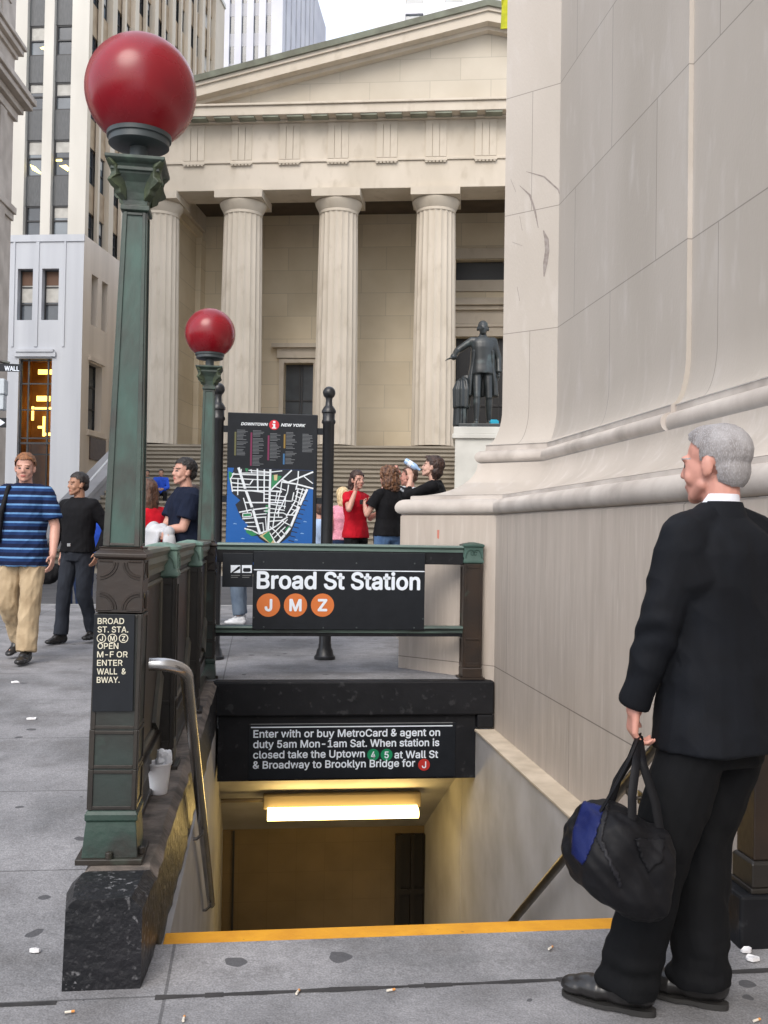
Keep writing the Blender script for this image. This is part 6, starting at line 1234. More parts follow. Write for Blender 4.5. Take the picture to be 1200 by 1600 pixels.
    def shirt(s, m, hem=.88, sleeve=.6, g=.006, amp=.010, r=(.075, .066), name='shirt', label=None, fem=None, collar=False, seed=0, cuffs=None):
        fem = s.fem if fem is None else fem
        P = [('L', s.torso_rings(hem, g, fem))]
        for q in (1, -1):
            a, e, wr = s.sh[q], s.el[q], s.wr[q]; ic = s.chest.lerp(s.neck, .62)+V((q*.09, 0, 0)); w = s.w
            P.append(('C', ic, a+V((-q*.012, 0, -.008)), .06*w+g, .058*w+g))
            sl = sleeve if not isinstance(sleeve, dict) else sleeve[q]
            if sl <= 0: continue
            if sl <= 1: P.append(('F', a+(a-e)*.02, a.lerp(e, sl), r[0]*.88*w, r[0]*w))
            else: P += [('C', a, e, r[0]*.86*w, r[1]*.86*w), ('F', e, e.lerp(wr, sl-1), r[1]*.84*w, r[1]*.66*w)]
        o = s.child(name, P, m, disp=folds(amp, (10, 10, 7), seed), label=label)
        if collar:
            P = [('L', [(s.neck+V((0, .022, -.055)), .105, .095), (s.neck+V((0, .012, -.01)), .086, .080), (s.neck+V((0, .002, .03)), .068, .066)])]
            s.child('collar', P, m, it=1, parent=o, cut=lambda c: (c.z > s.neck.z+.018-max(0, c.y)*.35) or (c.y > .075 and abs(c.x) < .018))
        return o
    def trousers(s, m, top=1.0, r=(.094, .068, .058), amp=.007, hemz=None, name='trousers', seed=3, belt=None, flare=1.0, ext=.9, label=None):
        P = [('L', [(s.pel+V((0, 0, -.11)), .150, .112), (s.pel+V((0, 0, -.03)), .176, .124), (s.pel+V((0, 0, .03)), .170, .118), (s.pel+V((0, 0, top-.95)), .160, .110)])]
        for q in (1, -1):
            h, k, n = s.hip[q], s.kn[q], s.an[q]
            P += [('C', h+V((q*-.004, 0, -.01)), k, r[0], r[1]), ('C', k, k.lerp(n, .5), r[1], r[2]*1.02), ('F', k.lerp(n, .45), k.lerp(n, ext), r[2], r[2]*flare)]
        return s.child(name, P, m, disp=folds(amp, (12, 12, 6), seed), label=label)
    def shoes(s, m=None, sole=None, name='shoe'):
        for q in (1, -1):
            n, t = s.an[q], s.toe[q]; d = V((t.x-n.x, t.y-n.y, 0)); 
            dz = t.z-(n.z-.055)
            d3 = V((d.x, d.y, dz)).normalized(); f = d3; rt = f.cross(V((0, 0, 1))).normalized(); up = rt.cross(f)
            c = n-up*.05
            R = Matrix((rt, f, up)).transposed()
            def E(x, y, z, a, b, e): return ('E', c+R @ V((x, y, z)), (a, b, e), R)
            P = [E(0, -.035, .012, .040, .048, .045), E(0, .02, .010, .044, .078, .044), E(0, .09, .0, .047, .08, .034), E(0, .15, -.004, .042, .05, .025), E(0, -.01, .045, .046, .062, .055), E(0, .05, .03, .04, .06, .035)]
            lowz = (c+R @ V((0, 0, -.034))).z
            me_cut = None
            s.child(name, P, m or SHOE, it=2, vox=min(s.vox, .007))
    def buttons(s): pass
# ================================================================ people
S_PALE = skin('pale', srgb(206, 164, 146)); S_TAN = skin('tan', srgb(172, 128, 104)); S_PINK = skin('pink', srgb(200, 152, 134)); S_RUDDY = skin('ruddy', srgb(200, 144, 128))
def hairm(n, a, b): return mat('hair_'+n, srgb(*a), srgb(*b), scale=30, rough=.55, bump=.6, bscale=120, stretch=(1, 1, .3), lo=.4, hi=.6)
H_GREY = mat('hair_grey', srgb(150, 147, 147), srgb(112, 106, 104), scale=11, rough=.65, bump=.22, bscale=300, stretch=(1, 1, .5), lo=.4, hi=.62, col3=srgb(164, 162, 163), scale3=260, lo3=.45, hi3=.75, spec=.2)
H_BLACK = hairm('black', (26, 22, 22), (44, 38, 36)); H_BROWN = hairm('brown', (62, 42, 32), (92, 62, 46)); H_DARKB = hairm('dark_brown', (44, 30, 26), (66, 46, 38)); H_SANDY = hairm('sandy', (140, 92, 56), (104, 70, 44)); H_BLOND = hairm('blond', (222, 200, 160), (190, 164, 120)); H_CURL = hairm('curly_brown', (120, 84, 58), (70, 46, 36))
SUIT = cloth('navy_black_suit', (18, 21, 27), (13, 15, 20), rough=.8, bump=.18, bs=420, scale=7)
SUITT = cloth('suit_trousers', (14, 15, 18), (10, 11, 13), rough=.85, bump=.15, bs=420)
WSHIRT = cloth('white_shirt', (230, 232, 240)); BLK = cloth('black_cotton', (22, 22, 25)); NAVY = cloth('navy_cotton', (22, 30, 50), (16, 23, 40)); REDC = cloth('red_cotton', (196, 22, 40)); KHAKI = cloth('khaki_cotton', (186, 166, 136), (160, 140, 112)); CHARC = cloth('charcoal_wool', (48, 52, 60)); JEAN = cloth('blue_denim', (92, 122, 160), (64, 90, 128)); DJEAN = cloth('dark_denim', (36, 50, 80)); PINK = cloth('pink_stripe_cotton', (226, 160, 176), (206, 136, 156), scale=60); BLUEC = cloth('bright_blue_cotton', (44, 82, 190)); PBLUE = cloth('pale_blue_cotton', (170, 194, 226)); BLKT = cloth('black_trousers', (20, 20, 23)); WTOWEL = cloth('white_jacket_cloth', (196, 197, 200), (172, 174, 180), scale=9)
def striped():
    m = cloth('striped_polo', (32, 58, 104), (24, 46, 86)); N = m.node_tree.nodes; L = m.node_tree.links; b = N['Principled BSDF']
    tc = N.new('ShaderNodeTexCoord'); sp = N.new('ShaderNodeSeparateXYZ'); L.new(tc.outputs['Object'], sp.inputs[0])
    def band(period, ph, wd):
        a = N.new('ShaderNodeMath'); a.operation = 'MULTIPLY_ADD'; L.new(sp.outputs[2], a.inputs[0]); a.inputs[1].default_value = 1/period; a.inputs[2].default_value = ph
        f = N.new('ShaderNodeMath'); f.operation = 'FRACT'; L.new(a.outputs[0], f.inputs[0]); c = N.new('ShaderNodeMath'); c.operation = 'LESS_THAN'; L.new(f.outputs[0], c.inputs[0]); c.inputs[1].default_value = wd; return c
    src = b.inputs['Base Color'].links[0].from_socket
    for fac, col in ((band(.078, .0, .45), srgb(20, 28, 56)), (band(.078, .2, .20), srgb(96, 138, 184))):
        x = N.new('ShaderNodeMix'); x.data_type = 'RGBA'; L.new(fac.outputs[0], x.inputs[0]); L.new(src, x.inputs[6]); x.inputs[7].default_value = (*col, 1); src = x.outputs[2]
    L.new(src, b.inputs['Base Color']); return m
STRIPE = striped()
def g3(x, y): return V((x, y, ground(y) if y < 15.4 else .17))
# ---- man in the dark suit, right foreground
MP = V((1.44, 2.98, 0)); MY = .47
man = Person('grey haired man in a dark suit, seen from behind, holding a duffel bag', MP, MY, 1.845, S_RUDDY, H_GREY, vox=.0045); man.it = 9
man.neck = V((.012, .0, 1.47)); man.turn(.24, -.06, -.02, shift=(0, -.008, .006))
man.arm(-1, (-.245, .10, .915), hint=(-.35, -1, 0), hd=(-.02, .1, -1), pm=(.85, -.5, -.1), curl=1.5); man.el[-1] = man.sh[-1].lerp(man.wr[-1], .53)+V((-.022, -.028, 0))
man.arm(1, (.255, .05, .90), hint=(.3, -1, 0))
fw = (V((-.82, .57, 0))); iR = Matrix.Rotation(-MY, 3, 'Z'); k_ = man.k
def loc(p): q = iR @ (V(p)-MP); return q/k_
for sd_, heel in ((-1, (1.232, 2.97)), (1, (1.48, 2.99))):
    a = V((heel[0], heel[1], 0))+fw*.075; an = loc((a.x, a.y, .095)); toe = loc((a.x+fw.x*.17, a.y+fw.y*.17, .04))
    man.leg(sd_, an, hint=(-.5, 1, 0), toe=toe, hip=(.095*sd_, -.005, .92))
man.body()
S_ = man
jr = [(V((0, -.004, .785)), .212, .158), (V((0, -.004, .86)), .208, .155), (V((0, -.002, .95)), .200, .147), (V((0, 0, 1.05)), .192, .138), (V((0, 0, 1.15)), .192, .136), (V((0, 0, 1.27)), .205, .142), (V((0, -.004, 1.36)), .208, .132), (V((0, -.006, 1.42)), .165, .108), (V((-.003, .002, 1.465)), .095, .085), (V((-.005, .006, 1.485)), .078, .076)]
P = [('L', jr, 2.2)]
for q in (1, -1):
    a, e, wr = man.sh[q], man.el[q], man.wr[q]
    P += [('C', V((q*.075, -.008, 1.425)), a+V((q*.004, 0, -.012)), .062, .064), ('C', V((q*.05, -.006, 1.46)), a+V((q*-.005, 0, .008)), .05, .056), ('C', V((q*.15, -.005, 1.30)), a+V((0, 0, -.05)), .10, .075), ('C', a+V((q*.0, 0, -.03)), e, .071, .063), ('F', e, e.lerp(wr, 1.02), .061, .047)]
def jf(c):
    n = noise.noise(V((c.x*7, c.y*7, c.z*4+1)))*.006+.005*noise.noise(V((c.x*14+c.z*7, c.y*14, c.z*5)))+.0045*max(-.5, 1-2.6*abs(noise.noise(V((c.x*9+c.z*6, c.y*9, c.z*5+4)))))
    if abs(c.x) > .19:                                       # creases across the sleeve near the elbow
        n += .008*sin(c.z*62+c.y*30+c.x*18)*max(0, 1-abs(c.z-1.12)/.16)*noise.noise(V((c.z*9, c.x*6, 2)))*2
    n += .005*noise.noise(V((c.x*16+c.z*9, c.y*12, c.z*5)))*max(0, 1-abs(c.z-1.05)/.2)
    return n
jk = man.child('jacket', P, SUIT, vox=.0055, it=14, disp=jf)
# collar of the jacket and of the shirt
R_ = Matrix.Rotation(.12, 3, 'X')
nb = V((-.004, .008, 0))
def ringband(z0, z1, r0, r1, th, tilt=.25, n=40, a0=-1.15*pi, a1=.15*pi, dy=0.):
    mb = MB(); rings = []
    for i in range(n+1):
        t = a0+(a1-a0)*i/n; c, s_ = cos(t), sin(t)
        dz = -tilt*.085*(s_+.15) if s_ > -.2 else 0
        dz = -tilt*max(0, s_+.35)*.11
        def pt(r, z): return man.T @ (nb+V((r*c, r*.98*s_+dy, z+dz)))
        rings.append([pt(r0, z0), pt(r1, z1), pt(r1-th, z1+.002), pt(r0-th, z0)])
    mb.loft(rings); return mb
o_ = ringband(1.455, 1.512, .098, .078, .008, tilt=.9, a0=-1.2*pi, a1=.2*pi).build('collar', SUIT, jk, smooth=50)
ringband(1.468, 1.534, .078, .0685, .004, tilt=.8).build('shirt_collar', WSHIRT, man.o, smooth=50)
# trousers and shoes
def tf(c):
    n = .007*noise.noise(V((c.x*11, c.y*11, c.z*4)))+.005*noise.noise(V((c.x*20+c.z*10, c.y*20, c.z*8)))+.0035*max(-.5, 1-2.6*abs(noise.noise(V((c.x*10+c.z*7, c.y*10, c.z*5+9)))))
    n += .012*noise.noise(V((c.x*8, c.y*8, c.z*26)))*max(0, 1-abs(c.z-.12)/.16)+.006*noise.noise(V((c.x*8, c.y*8+c.z*6, c.z*16)))*max(0, 1-abs(c.z-.5)/.14)
    return n
P = [('L', [(V((0, 0, .74)), .160, .112), (V((0, 0, .9)), .165, .112), (V((0, 0, 1.0)), .155, .105)])]
for q in (1, -1):
    h, k, n = man.hip[q], man.kn[q], man.an[q]; t = (man.toe[q]-n); t.z = 0; t.normalize()
    P += [('C', h+V((0, 0, -.10)), k, .098, .096), ('C', k, k.lerp(n, .6), .092, .082), ('F', k.lerp(n, .5), n+V((0, 0, -.03)), .083, .087), ('E', n+t*.035+V((0, 0, -.008)), (.068, .062, .032))]
man.child('trousers', P, SUITT, vox=.006, it=12, disp=tf)
for q in (1, -1):
    n, t = man.an[q], man.toe[q]; f = V((t.x-n.x, t.y-n.y, 0)).normalized(); rt = f.cross(V((0, 0, 1))); R = Matrix((rt, f, V((0, 0, 1)))).transposed(); c = V((n.x, n.y, 0))
    E = lambda x, y, z, a, b, e: ('E', c+R @ V((x, y, z)), (a, b, e), R)
    P = [E(0, -.045, .065, .035, .04, .045), E(0, .02, .055, .042, .085, .045), E(0, .10, .048, .047, .08, .036), E(0, .155, .042, .043, .052, .027), E(0, .02, .09, .042, .06, .035), E(0, -.02, .10, .042, .05, .05)]
    sh = man.child('shoe', P, SHOE, vox=.0045, it=3, disp=lambda v, c=c, R=R: .0022*sin((R.inverted() @ (v-c)).y*160)*max(0, 1-abs((R.inverted() @ (v-c)).y-.085)/.03))
    mb = MB(); outl = []
    for i in range(36):
        a = 2*pi*i/36; yy = .060+.142*sin(a); wd = (.046 if yy > .06 else .038)*(abs(cos(a))**.75)*(1 if cos(a) > 0 else -1); outl.append((wd, yy))
    T_ = lambda x, y, z: man.T @ (c+R @ V((x, y, z)))
    mb.loft([[T_(x*1.0, y, .006 if y > .01 else .003) for x, y in outl], [T_(x*1.02, y, .019) for x, y in outl]])
    hl = [(x*.95, y) for x, y in outl if y < -.0]
    mb.loft([[T_(x, y, .0005) for x, y in hl], [T_(x, y, .006) for x, y in hl]])
    mb.build('sole', mat('shoe_sole', (.022, .021, .02), rough=.6), sh, smooth=40)
def hcut(c, inv=man.hr.inverted(), hd=man.head):
    q = inv @ (V(c)-hd)
    if q.y > .062 and q.z < .098: return True
    if q.y > .015 and q.z < .050+(q.y-.015)*.7: return True
    if q.y > -.005 and q.z < .012: return True
    if q.y > -.032 and q.z < .030 and abs(q.x) > .05: return not (q.y > .005 and q.y < .02 and q.z > -.012) and q.z < .022
    return q.z < -.072+max(0, q.y+.07)*.5
P = xf([('E', (0, -.022, .041), (.0785, .1005, .0875)), ('E', (0, -.05, -.012), (.0665, .059, .072)), ('E', (0, .01, .083), (.056, .07, .044))], man.hr, man.head)
def hd_(c):
    return .0006*noise.noise(V((c.x*60, c.y*60, c.z*30)))+.0009*noise.noise(V((c.x*220, c.y*220, c.z*60)))
man.child('hair', P, H_GREY, vox=.004, it=2, disp=hd_, cut=hcut)
# ---- duffel bag in his hand
BD = 2.83
hand = man.T @ (man.wr[-1]+man.hd[-1].normalized()*.093+man.pm[-1].normalized()*.022)
bagc = onY(965, 1345, BD)
BG = thing('duffel_bag', 'black duffel bag with a blue end panel hanging from the suited man\'s hand', 'bag', (bagc.x, BD, onY(965, 1430, BD).z))
def bp(px, py, dy=0): p = onY(px, py, BD); return V((p.x, p.y+dy, p.z))
sil = [(918, 1262), (892, 1300), (886, 1330), (897, 1372), (925, 1402), (962, 1424), (1000, 1431), (1030, 1424), (1042, 1380), (1044, 1320), (1030, 1292), (1005, 1282), (975, 1258), (950, 1254)]
P = []
cen = bp(965, 1345); base = [bp(*q) for q in sil]
P.append(('R', [[cen+(q-cen)*s_+V((0, dy, 0)) for q in base] for s_, dy in ((.55, -.135), (.80, -.115), (.94, -.075), (1.0, -.02), (1.0, .04), (.92, .09), (.7, .12))]))
for (x, y, r, dy) in () and ((925, 1290, 24, 0), (920, 1325, 33, 0), (930, 1355, 38, 0), (960, 1375, 44, 0), (990, 1385, 46, 0), (1003, 1345, 41, 0), (960, 1310, 46, 0), (985, 1310, 36, 0), (945, 1275, 22, 0), (1018, 1322, 26, 0), (1010, 1395, 34, 0)):
    P.append(('E', bp(x, y), (r*BD/FPX, .115 if r > 30 else .085, r*BD/FPX)))
def bf(c): return .011*noise.noise(V((c.x*13, c.y*11, c.z*13)))+.008*noise.noise(V((c.x*30+c.z*22, c.y*20, c.z*12)))+.001*noise.noise(c*60)
me = blob(P, .006, 9, None, bf); NYL = cloth('black_nylon', (20, 20, 23), (15, 15, 18), rough=.6, bump=.12, bs=300)
bag = link_mesh('bag_body', me, [NYL], BG)
def patch(name, test, off, m, th=.004):
    bm = bmesh.new(); bm.from_mesh(bag.data)
    bmesh.ops.delete(bm, geom=[f for f in bm.faces if not test(f.calc_center_median()+BG.location, f.normal)], context='FACES')
    bmesh.ops.smooth_vert(bm, verts=[v for v in bm.verts if v.is_boundary], factor=.5, use_axis_x=True, use_axis_y=True, use_axis_z=True)
    bm.normal_update()
    for v in bm.verts: v.co += v.normal*off
    me = bpy.data.meshes.new(name); bm.to_mesh(me); bm.free(); me.shade_smooth()
    o = link_mesh(name, me, m, bag, world=False); s = o.modifiers.new('s', 'SOLIDIFY'); s.thickness = th+.004; s.offset = -1
    return o
def inpoly(x, y, poly):
    r = False
    for (a, b), (c, d) in zip(poly, poly[1:]+poly[:1]):
        if (b > y) != (d > y) and x < (c-a)*(y-b)/(d-b)+a: r = not r
    return r
patch('end_panel', lambda c, n: n.y < .35 and inpoly(*proj(c), [(912, 1252), (946, 1262), (930, 1310), (912, 1352), (894, 1335), (896, 1300)]), .004, cloth('royal_blue_nylon', (20, 31, 84), (15, 24, 70), rough=.5))
patch('side_pocket', lambda c, n: n.y < -.15 and inpoly(*proj(c), [(990, 1310), (1036, 1312), (1034, 1345), (1012, 1362), (1000, 1340)]), .010, NYL, .01)
patch('piping', lambda c, n: n.y < .3 and any(abs(proj(c)[0]-x) < 3.4 and abs(proj(c)[1]-y) < 5 for x, y in [(949-i*1.1, 1258+i*4.6) for i in range(12)]+[(936+i*2.4, 1310+i*5.2) for i in range(15)]), .004, cloth('piping_nylon', (34, 34, 38), rough=.5))
for pts in (((931, 1262, -.04), (950, 1225, -.05), (975, 1188, -.03)), ((963, 1262, .05), (972, 1225, .04), (988, 1190, .02)), ((970, 1268, -.09), (972, 1230, -.08), (986, 1188, -.04)), ((1022, 1300, -.05), (1016, 1250, -.04), (1000, 1190, -.02))):
    path = [bp(*p) for p in pts]; path.append(hand+V((0, 0, -.0)))
    mb = MB(); fine = []
    for i in range(len(path)-1):
        for k in range(4): fine.append(path[i].lerp(path[i+1], k/4))
    fine.append(path[-1]); mb.tube(fine, .0135, n=8, flat=.35); mb.build('strap', NYL, BG, smooth=60)
# ---- man in the striped polo, striding in from the left
px_ = onZ(33, 1033, .285)
a = Person('man in a blue striped polo and khaki trousers walking at the left edge', g3(px_.x, px_.y), pi-.22, 1.86, S_PINK, H_SANDY, vox=.007)
a.turn(.28, -.10); a.arm(-1, (-.30, .10, .90), hint=(-.3, -1, 0), curl=.7); a.arm(1, (.27, .05, .95), hint=(.3, -1, 0))
a.leg(-1, (-.10, .13, .085)); a.leg(1, (.12, -.22, .16), toe=(.15, -.08, .05))
a.body(); a.shirt(STRIPE, .80, .78, g=.020, amp=.010, r=(.078, .082), collar=True, seed=2); a.trousers(KHAKI, r=(.105, .085, .078), amp=.012, flare=1.05, ext=.97); a.shoes(); a.hair_short(H_SANDY, .012, amp=.005)
P = [('C', V((.10, .09, 1.46)), V((.135, .135, 1.25)), .022, .022), ('C', V((.135, .135, 1.25)), V((.165, .12, 1.0)), .022, .022), ('E', V((.18, -.16, 1.20)), (.12, .09, .2))]
o = a.child('shoulder_bag', P, NYL, it=2)
# ---- man in black with a bag
px_ = onZ(118, 1004, .31)
b = Person('dark haired man in a black shirt and charcoal trousers carrying a black bag', g3(px_.x, px_.y), pi-.5, 1.75, S_TAN, H_BLACK, vox=.007)
b.turn(-.42, -.03); b.arm(1, (.30, .06, .92), hint=(.5, -1, 0), curl=1.1); b.arm(-1, (-.25, -.02, .93), hint=(-.5, -1, 0))
b.leg(1, (.09, .12, .085)); b.leg(-1, (-.10, -.16, .11))
b.body(); b.shirt(BLK, .93, 1.97, g=.012, amp=.007, r=(.074, .07), collar=True, seed=5); b.trousers(CHARC, r=(.092, .074, .066), ext=.98, flare=1.1); b.shoes(); b.hair_short(H_BLACK, .010, amp=.004)
P = [('L', [(V((0, 0, .985)), .178, .130), (V((0, 0, 1.02)), .176, .128)])]; bl = b.child('belt', P, mat('belt_leather', (.012, .012, .012), rough=.4), it=1)
p = b.T @ V((0, .135, 1.003)); mb = MB(); mb.obox(p, (.022, .006, .016), Matrix.Rotation(pi-.5, 3, 'Z')); mb.build('buckle', STEEL, bl, bevel=.003)
h_ = b.T @ (b.wr[1]+V((0, .02, -.08)))
BB = thing('shoulder_bag', 'black bag hanging from the hand of the man in black', 'bag', (h_.x, h_.y, h_.z-.24))
me = blob([('E', h_+V((-.02, 0, -.15)), (.13, .06, .10)), ('E', h_+V((.03, 0, -.12)), (.12, .055, .09))], .008, 3, None, folds(.006, (18, 18, 18))); link_mesh('bag_body', me, [NYL], BB)
mb = MB(); mb.tube([h_+V((-.10, 0, -.10)), h_+V((-.04, 0, -.02)), h_, h_+V((.04, 0, -.03)), h_+V((.10, 0, -.1))], .009, n=8); mb.build('strap', NYL, BB, smooth=60)
# ---- man in navy T-shirt with a white jacket over his arms
c = Person('man in a navy T-shirt, arms folded over a white jacket, behind the railing', g3(-.70, 9.5), pi/2+.42, 1.87, S_PINK, H_BLACK, vox=.007)
c.turn(.12, .02); c.arm(-1, (.05, .21, 1.10), hint=(-1, -.5, -.3), hd=(1, .1, -.1), pm=(0, -1, 0), curl=.6); c.arm(1, (-.04, .24, 1.06), hint=(1, -.3, -.4), hd=(-1, .1, 0), pm=(0, -1, 0), curl=.6)
c.body(); c.shirt(NAVY, .90, .72, g=.014, amp=.009, r=(.086, .086), seed=7); c.trousers(KHAKI, r=(.10, .08, .072)); c.shoes(); c.hair_short(H_BLACK, .013, amp=.005, low=-.045)
def drape(co): return .016*sin(co.x*44+co.z*9)+.012*noise.noise(V((co.x*14, co.y*14, co.z*7)))
P = [('L', [(V((-.03, .30, .74)), .10, .02), (V((-.02, .30, .86)), .12, .03), (V((0, .29, 1.0)), .14, .045), (V((0, .27, 1.10)), .15, .06), (V((0, .25, 1.15)), .12, .04)]), ('L', [(V((-.16, .16, .70)), .07, .03), (V((-.15, .18, .9)), .08, .04), (V((-.12, .2, 1.08)), .07, .05)]), ('C', V((-.15, .2, 1.1)), V((.14, .26, 1.12)), .05, .05)]
me = blob(P, .008, 2, None, drape); me.transform(Matrix.Translation(-c.pos) @ c.T); o = link_mesh('jacket', me, [WTOWEL]); o.location = c.pos; tag(o, 'white jacket draped over the folded arms of the man in navy', 'jacket')
# ---- woman in red behind the near post
d = Person('long haired woman in a red top seen from behind beside the near post', g3(-1.10, 10.1), .55, 1.68, S_PINK, H_BROWN, vox=.008, fem=True)
d.arm(-1, (-.20, .12, .92), hint=(-.2, -1, 0)); d.arm(1, (.20, .16, .98), hint=(.2, -1, 0)); d.body(); d.shirt(REDC, .98, 0, g=.008, seed=4); d.trousers(DJEAN, r=(.10, .07, .06)); d.shoes()
def longhair(p, m, length=.22, amp=.008, wide=1.0, fr=30, extra=()):
    P = [('E', (0, -.02, .042), (.087*wide, .108*wide, .096)), ('L', [((0, -.045, .03), .085*wide, .075*wide), ((0, -.06, -.06), .088*wide, .065*wide), ((0, -.07, -.12), .085*wide, .055*wide), ((0, -.075, -length), .06*wide, .035*wide)])]+list(extra)
    P = xf(P, p.hr, p.head); inv = p.hr.inverted()
    def cut(co): q = inv @ (V(co)-p.head); return (q.y > .045 and q.z < .07) or (q.y > .025 and q.z < .045 and abs(q.x) < .07)
    return p.child('hair', P, m, disp=folds(amp, (fr, fr, fr*.5), p.pos.x), cut=cut, it=2)
longhair(d, H_BROWN)
# ---- person beyond the man in navy
e = Person('person in a blue top half hidden behind the far lamp post', g3(-.80, 12.2), 2.9, 1.70, S_TAN, H_DARKB, vox=.01)
e.body(); e.shirt(cloth('slate_blue_cotton', (52, 66, 116)), .9, .8, g=.012, r=(.08, .08)); e.trousers(cloth('grey_green_cotton', (120, 126, 112))); e.shoes(); e.hair_short(H_DARKB)
# ---- jeans and white trainers behind the station sign
f = Person('person in pale jeans and white trainers standing behind the station sign', g3(-.20, 12.35), 1.15, 1.70, S_PALE, H_BROWN, vox=.01)
f.leg(1, (.13, .06, .085)); f.body(); f.shirt(cloth('grey_cotton', (130, 130, 134)), .9, .8, g=.012, r=(.08, .08)); f.trousers(cloth('faded_denim', (110, 124, 140), (90, 104, 122)), r=(.10, .085, .08)); f.shoes(mat('white_trainer', srgb(214, 216, 220), rough=.6)); f.hair_short(H_BROWN)
# ---- group on the right
g_ = Person('blonde woman in a pink striped top and jeans, turned away, with an orange bag', (1.13, 13.6, .52), .15, 1.58, S_PINK, H_BLOND, vox=.008, fem=True)
g_.arm(-1, (-.20, .04, .90), hint=(-.2, -1, 0)); g_.arm(1, (.14, .2, 1.05), hint=(.5, -1, -.3)); g_.body(); g_.shirt(PINK, .95, .25, g=.008, seed=3); g_.trousers(DJEAN, r=(.10, .07, .06)); g_.shoes(); longhair(g_, H_BLOND, .17, wide=1.08)
p = g_.T @ V((.17, -.03, 1.02)); OG = thing('handbag', 'orange handbag at the hip of the blonde woman in pink', 'bag', p)
me = blob([('E', p, (.10, .045, .10)), ('E', p+V((.05, 0, -.05)), (.08, .045, .08))], .01, 3); link_mesh('bag_body', me, [cloth('orange_leather', (210, 110, 30))], OG)
mb = MB(); mb.tube([p+V((-.06, 0, .08)), p+V((-.07, .01, .3)), p+V((-.05, .03, .42))], .01, n=6); mb.build('strap', MATS['orange_leather'], OG)
h = Person('woman in a red T-shirt raising her hand beside the curly haired woman', (1.26, 13.0, .52), pi+.75, 1.78, S_PINK, H_DARKB, vox=.007, fem=True)
h.turn(-.2, -.05); h.arm(1, (.20, .16, 1.47), hint=(.6, .2, -1), hd=(.1, .1, 1), pm=(-.3, .9, 0), curl=.3); h.arm(-1, (-.12, .26, 1.2), hint=(-.5, -.3, -1))
h.body(); h.shirt(REDC, .88, .62, g=.012, r=(.08, .082), seed=9, amp=.008); h.trousers(BLKT, r=(.10, .075, .065)); h.shoes(); longhair(h, H_DARKB, .12, wide=.96)
i_ = Person('curly haired woman in a black T-shirt and jeans, back turned, by the stone plinth', (1.62, 12.5, .52), .62, 1.80, S_PINK, H_CURL, vox=.007, fem=True)
i_.turn(.25, -.05); i_.arm(-1, (-.12, .30, 1.27), hint=(-.6, -.2, -1), hd=(.3, .6, .5), pm=(.6, -.3, 0), curl=.9); i_.arm(1, (.10, .30, 1.30), hint=(.6, -.2, -1), hd=(-.3, .6, .5), curl=.9)
i_.body(); i_.shirt(BLK, .90, .62, g=.016, r=(.084, .086), seed=11, amp=.008); i_.trousers(JEAN, r=(.105, .08, .07)); i_.shoes()
P = xf([('E', (0, -.025, .04), (.115, .13, .115)), ('E', (0, -.07, -.06), (.125, .09, .11)), ('E', (.06, -.05, -.08), (.07, .07, .08)), ('E', (-.06, -.04, -.08), (.07, .07, .09)), ('E', (0, -.09, -.13), (.10, .06, .07))], i_.hr, i_.head); inv_ = i_.hr.inverted()
i_.child('hair', P, H_CURL, vox=.007, it=1, disp=lambda co: .016*noise.noise(co*34)+.010*noise.noise(co*75), cut=lambda co: (inv_ @ (V(co)-i_.head)).y > .055)
cp_ = i_.T @ (i_.wr[-1]+V((.05, .09, .05)))
CM = thing('camera', 'small dark camera held up by the curly haired woman', 'camera', cp_)
mb = MB(); mb.obox(cp_, (.045, .018, .03), Matrix.Rotation(.62, 3, 'Z')); mb.build('camera_body', mat('camera_plastic', (.03, .03, .033), rough=.4), CM, bevel=.006)
mb = MB(); R2 = Matrix.Rotation(.62, 3, 'Z'); mb.tube([cp_+R2 @ V((0, .018, 0)), cp_+R2 @ V((0, .045, 0))], .02, n=16); mb.build('lens', MATS['camera_plastic'], CM)
# ---- raised stone landing, drinking woman and the person behind her
mb = MB(); mb.box(1.55, 6, 9.6, 11.4, .2, .60); tag(mb.build('stone_landing', STONE, bevel=.01), 'pale stone landing beside the bank corner, under the drinking woman', 'landing')
mb = MB(); mb.box(.75, 6, 12.0, 14.6, .2, .52); tag(mb.build('stone_landing', STONE, bevel=.01), 'lower pale stone landing near the kerb, under the woman in the red T-shirt', 'landing')
j = Person('short haired woman in black drinking from a water bottle above the moulding', (1.80, 10.25, .60), 1.30, 1.70, S_PALE, H_DARKB, vox=.006, fem=True)
j.turn(.0, .22); j.arm(-1, (-.02, .24, 1.50), hint=(-.8, .3, -1), hd=(.15, .2, 1), pm=(.5, .3, 0), curl=1.0); j.arm(1, (.22, .03, .9))
j.body(); j.shirt(BLK, .88, {1: 1.9, -1: 1.45}, g=.012, r=(.074, .068), seed=13); j.trousers(DJEAN); j.shoes()
P = xf([('E', (0, -.025, .042), (.090, .112, .098)), ('E', (0, -.06, -.03), (.085, .07, .085)), ('E', (0, .05, .085), (.06, .05, .035)), ('E', (0, -.06, -.09), (.06, .04, .05))], j.hr, j.head); jinv = j.hr.inverted()
def jcut(co):
    q = jinv @ (V(co)-j.head); return (q.y > .03 and q.z < .055) or (q.y > -.015 and q.z < .02) or (q.y > .075 and q.z < .085)
j.child('hair', P, H_DARKB, disp=folds(.007, (40, 40, 26)), cut=jcut, it=2)
mo = j.T @ (j.head+j.hr @ V((0, .115, -.055))); ax = (j.T.to_3x3() @ (j.hr @ V((0, .86, .30)))).normalized()
BT = thing('water_bottle', 'clear blue plastic water bottle at the drinking woman\'s mouth', 'bottle', mo)
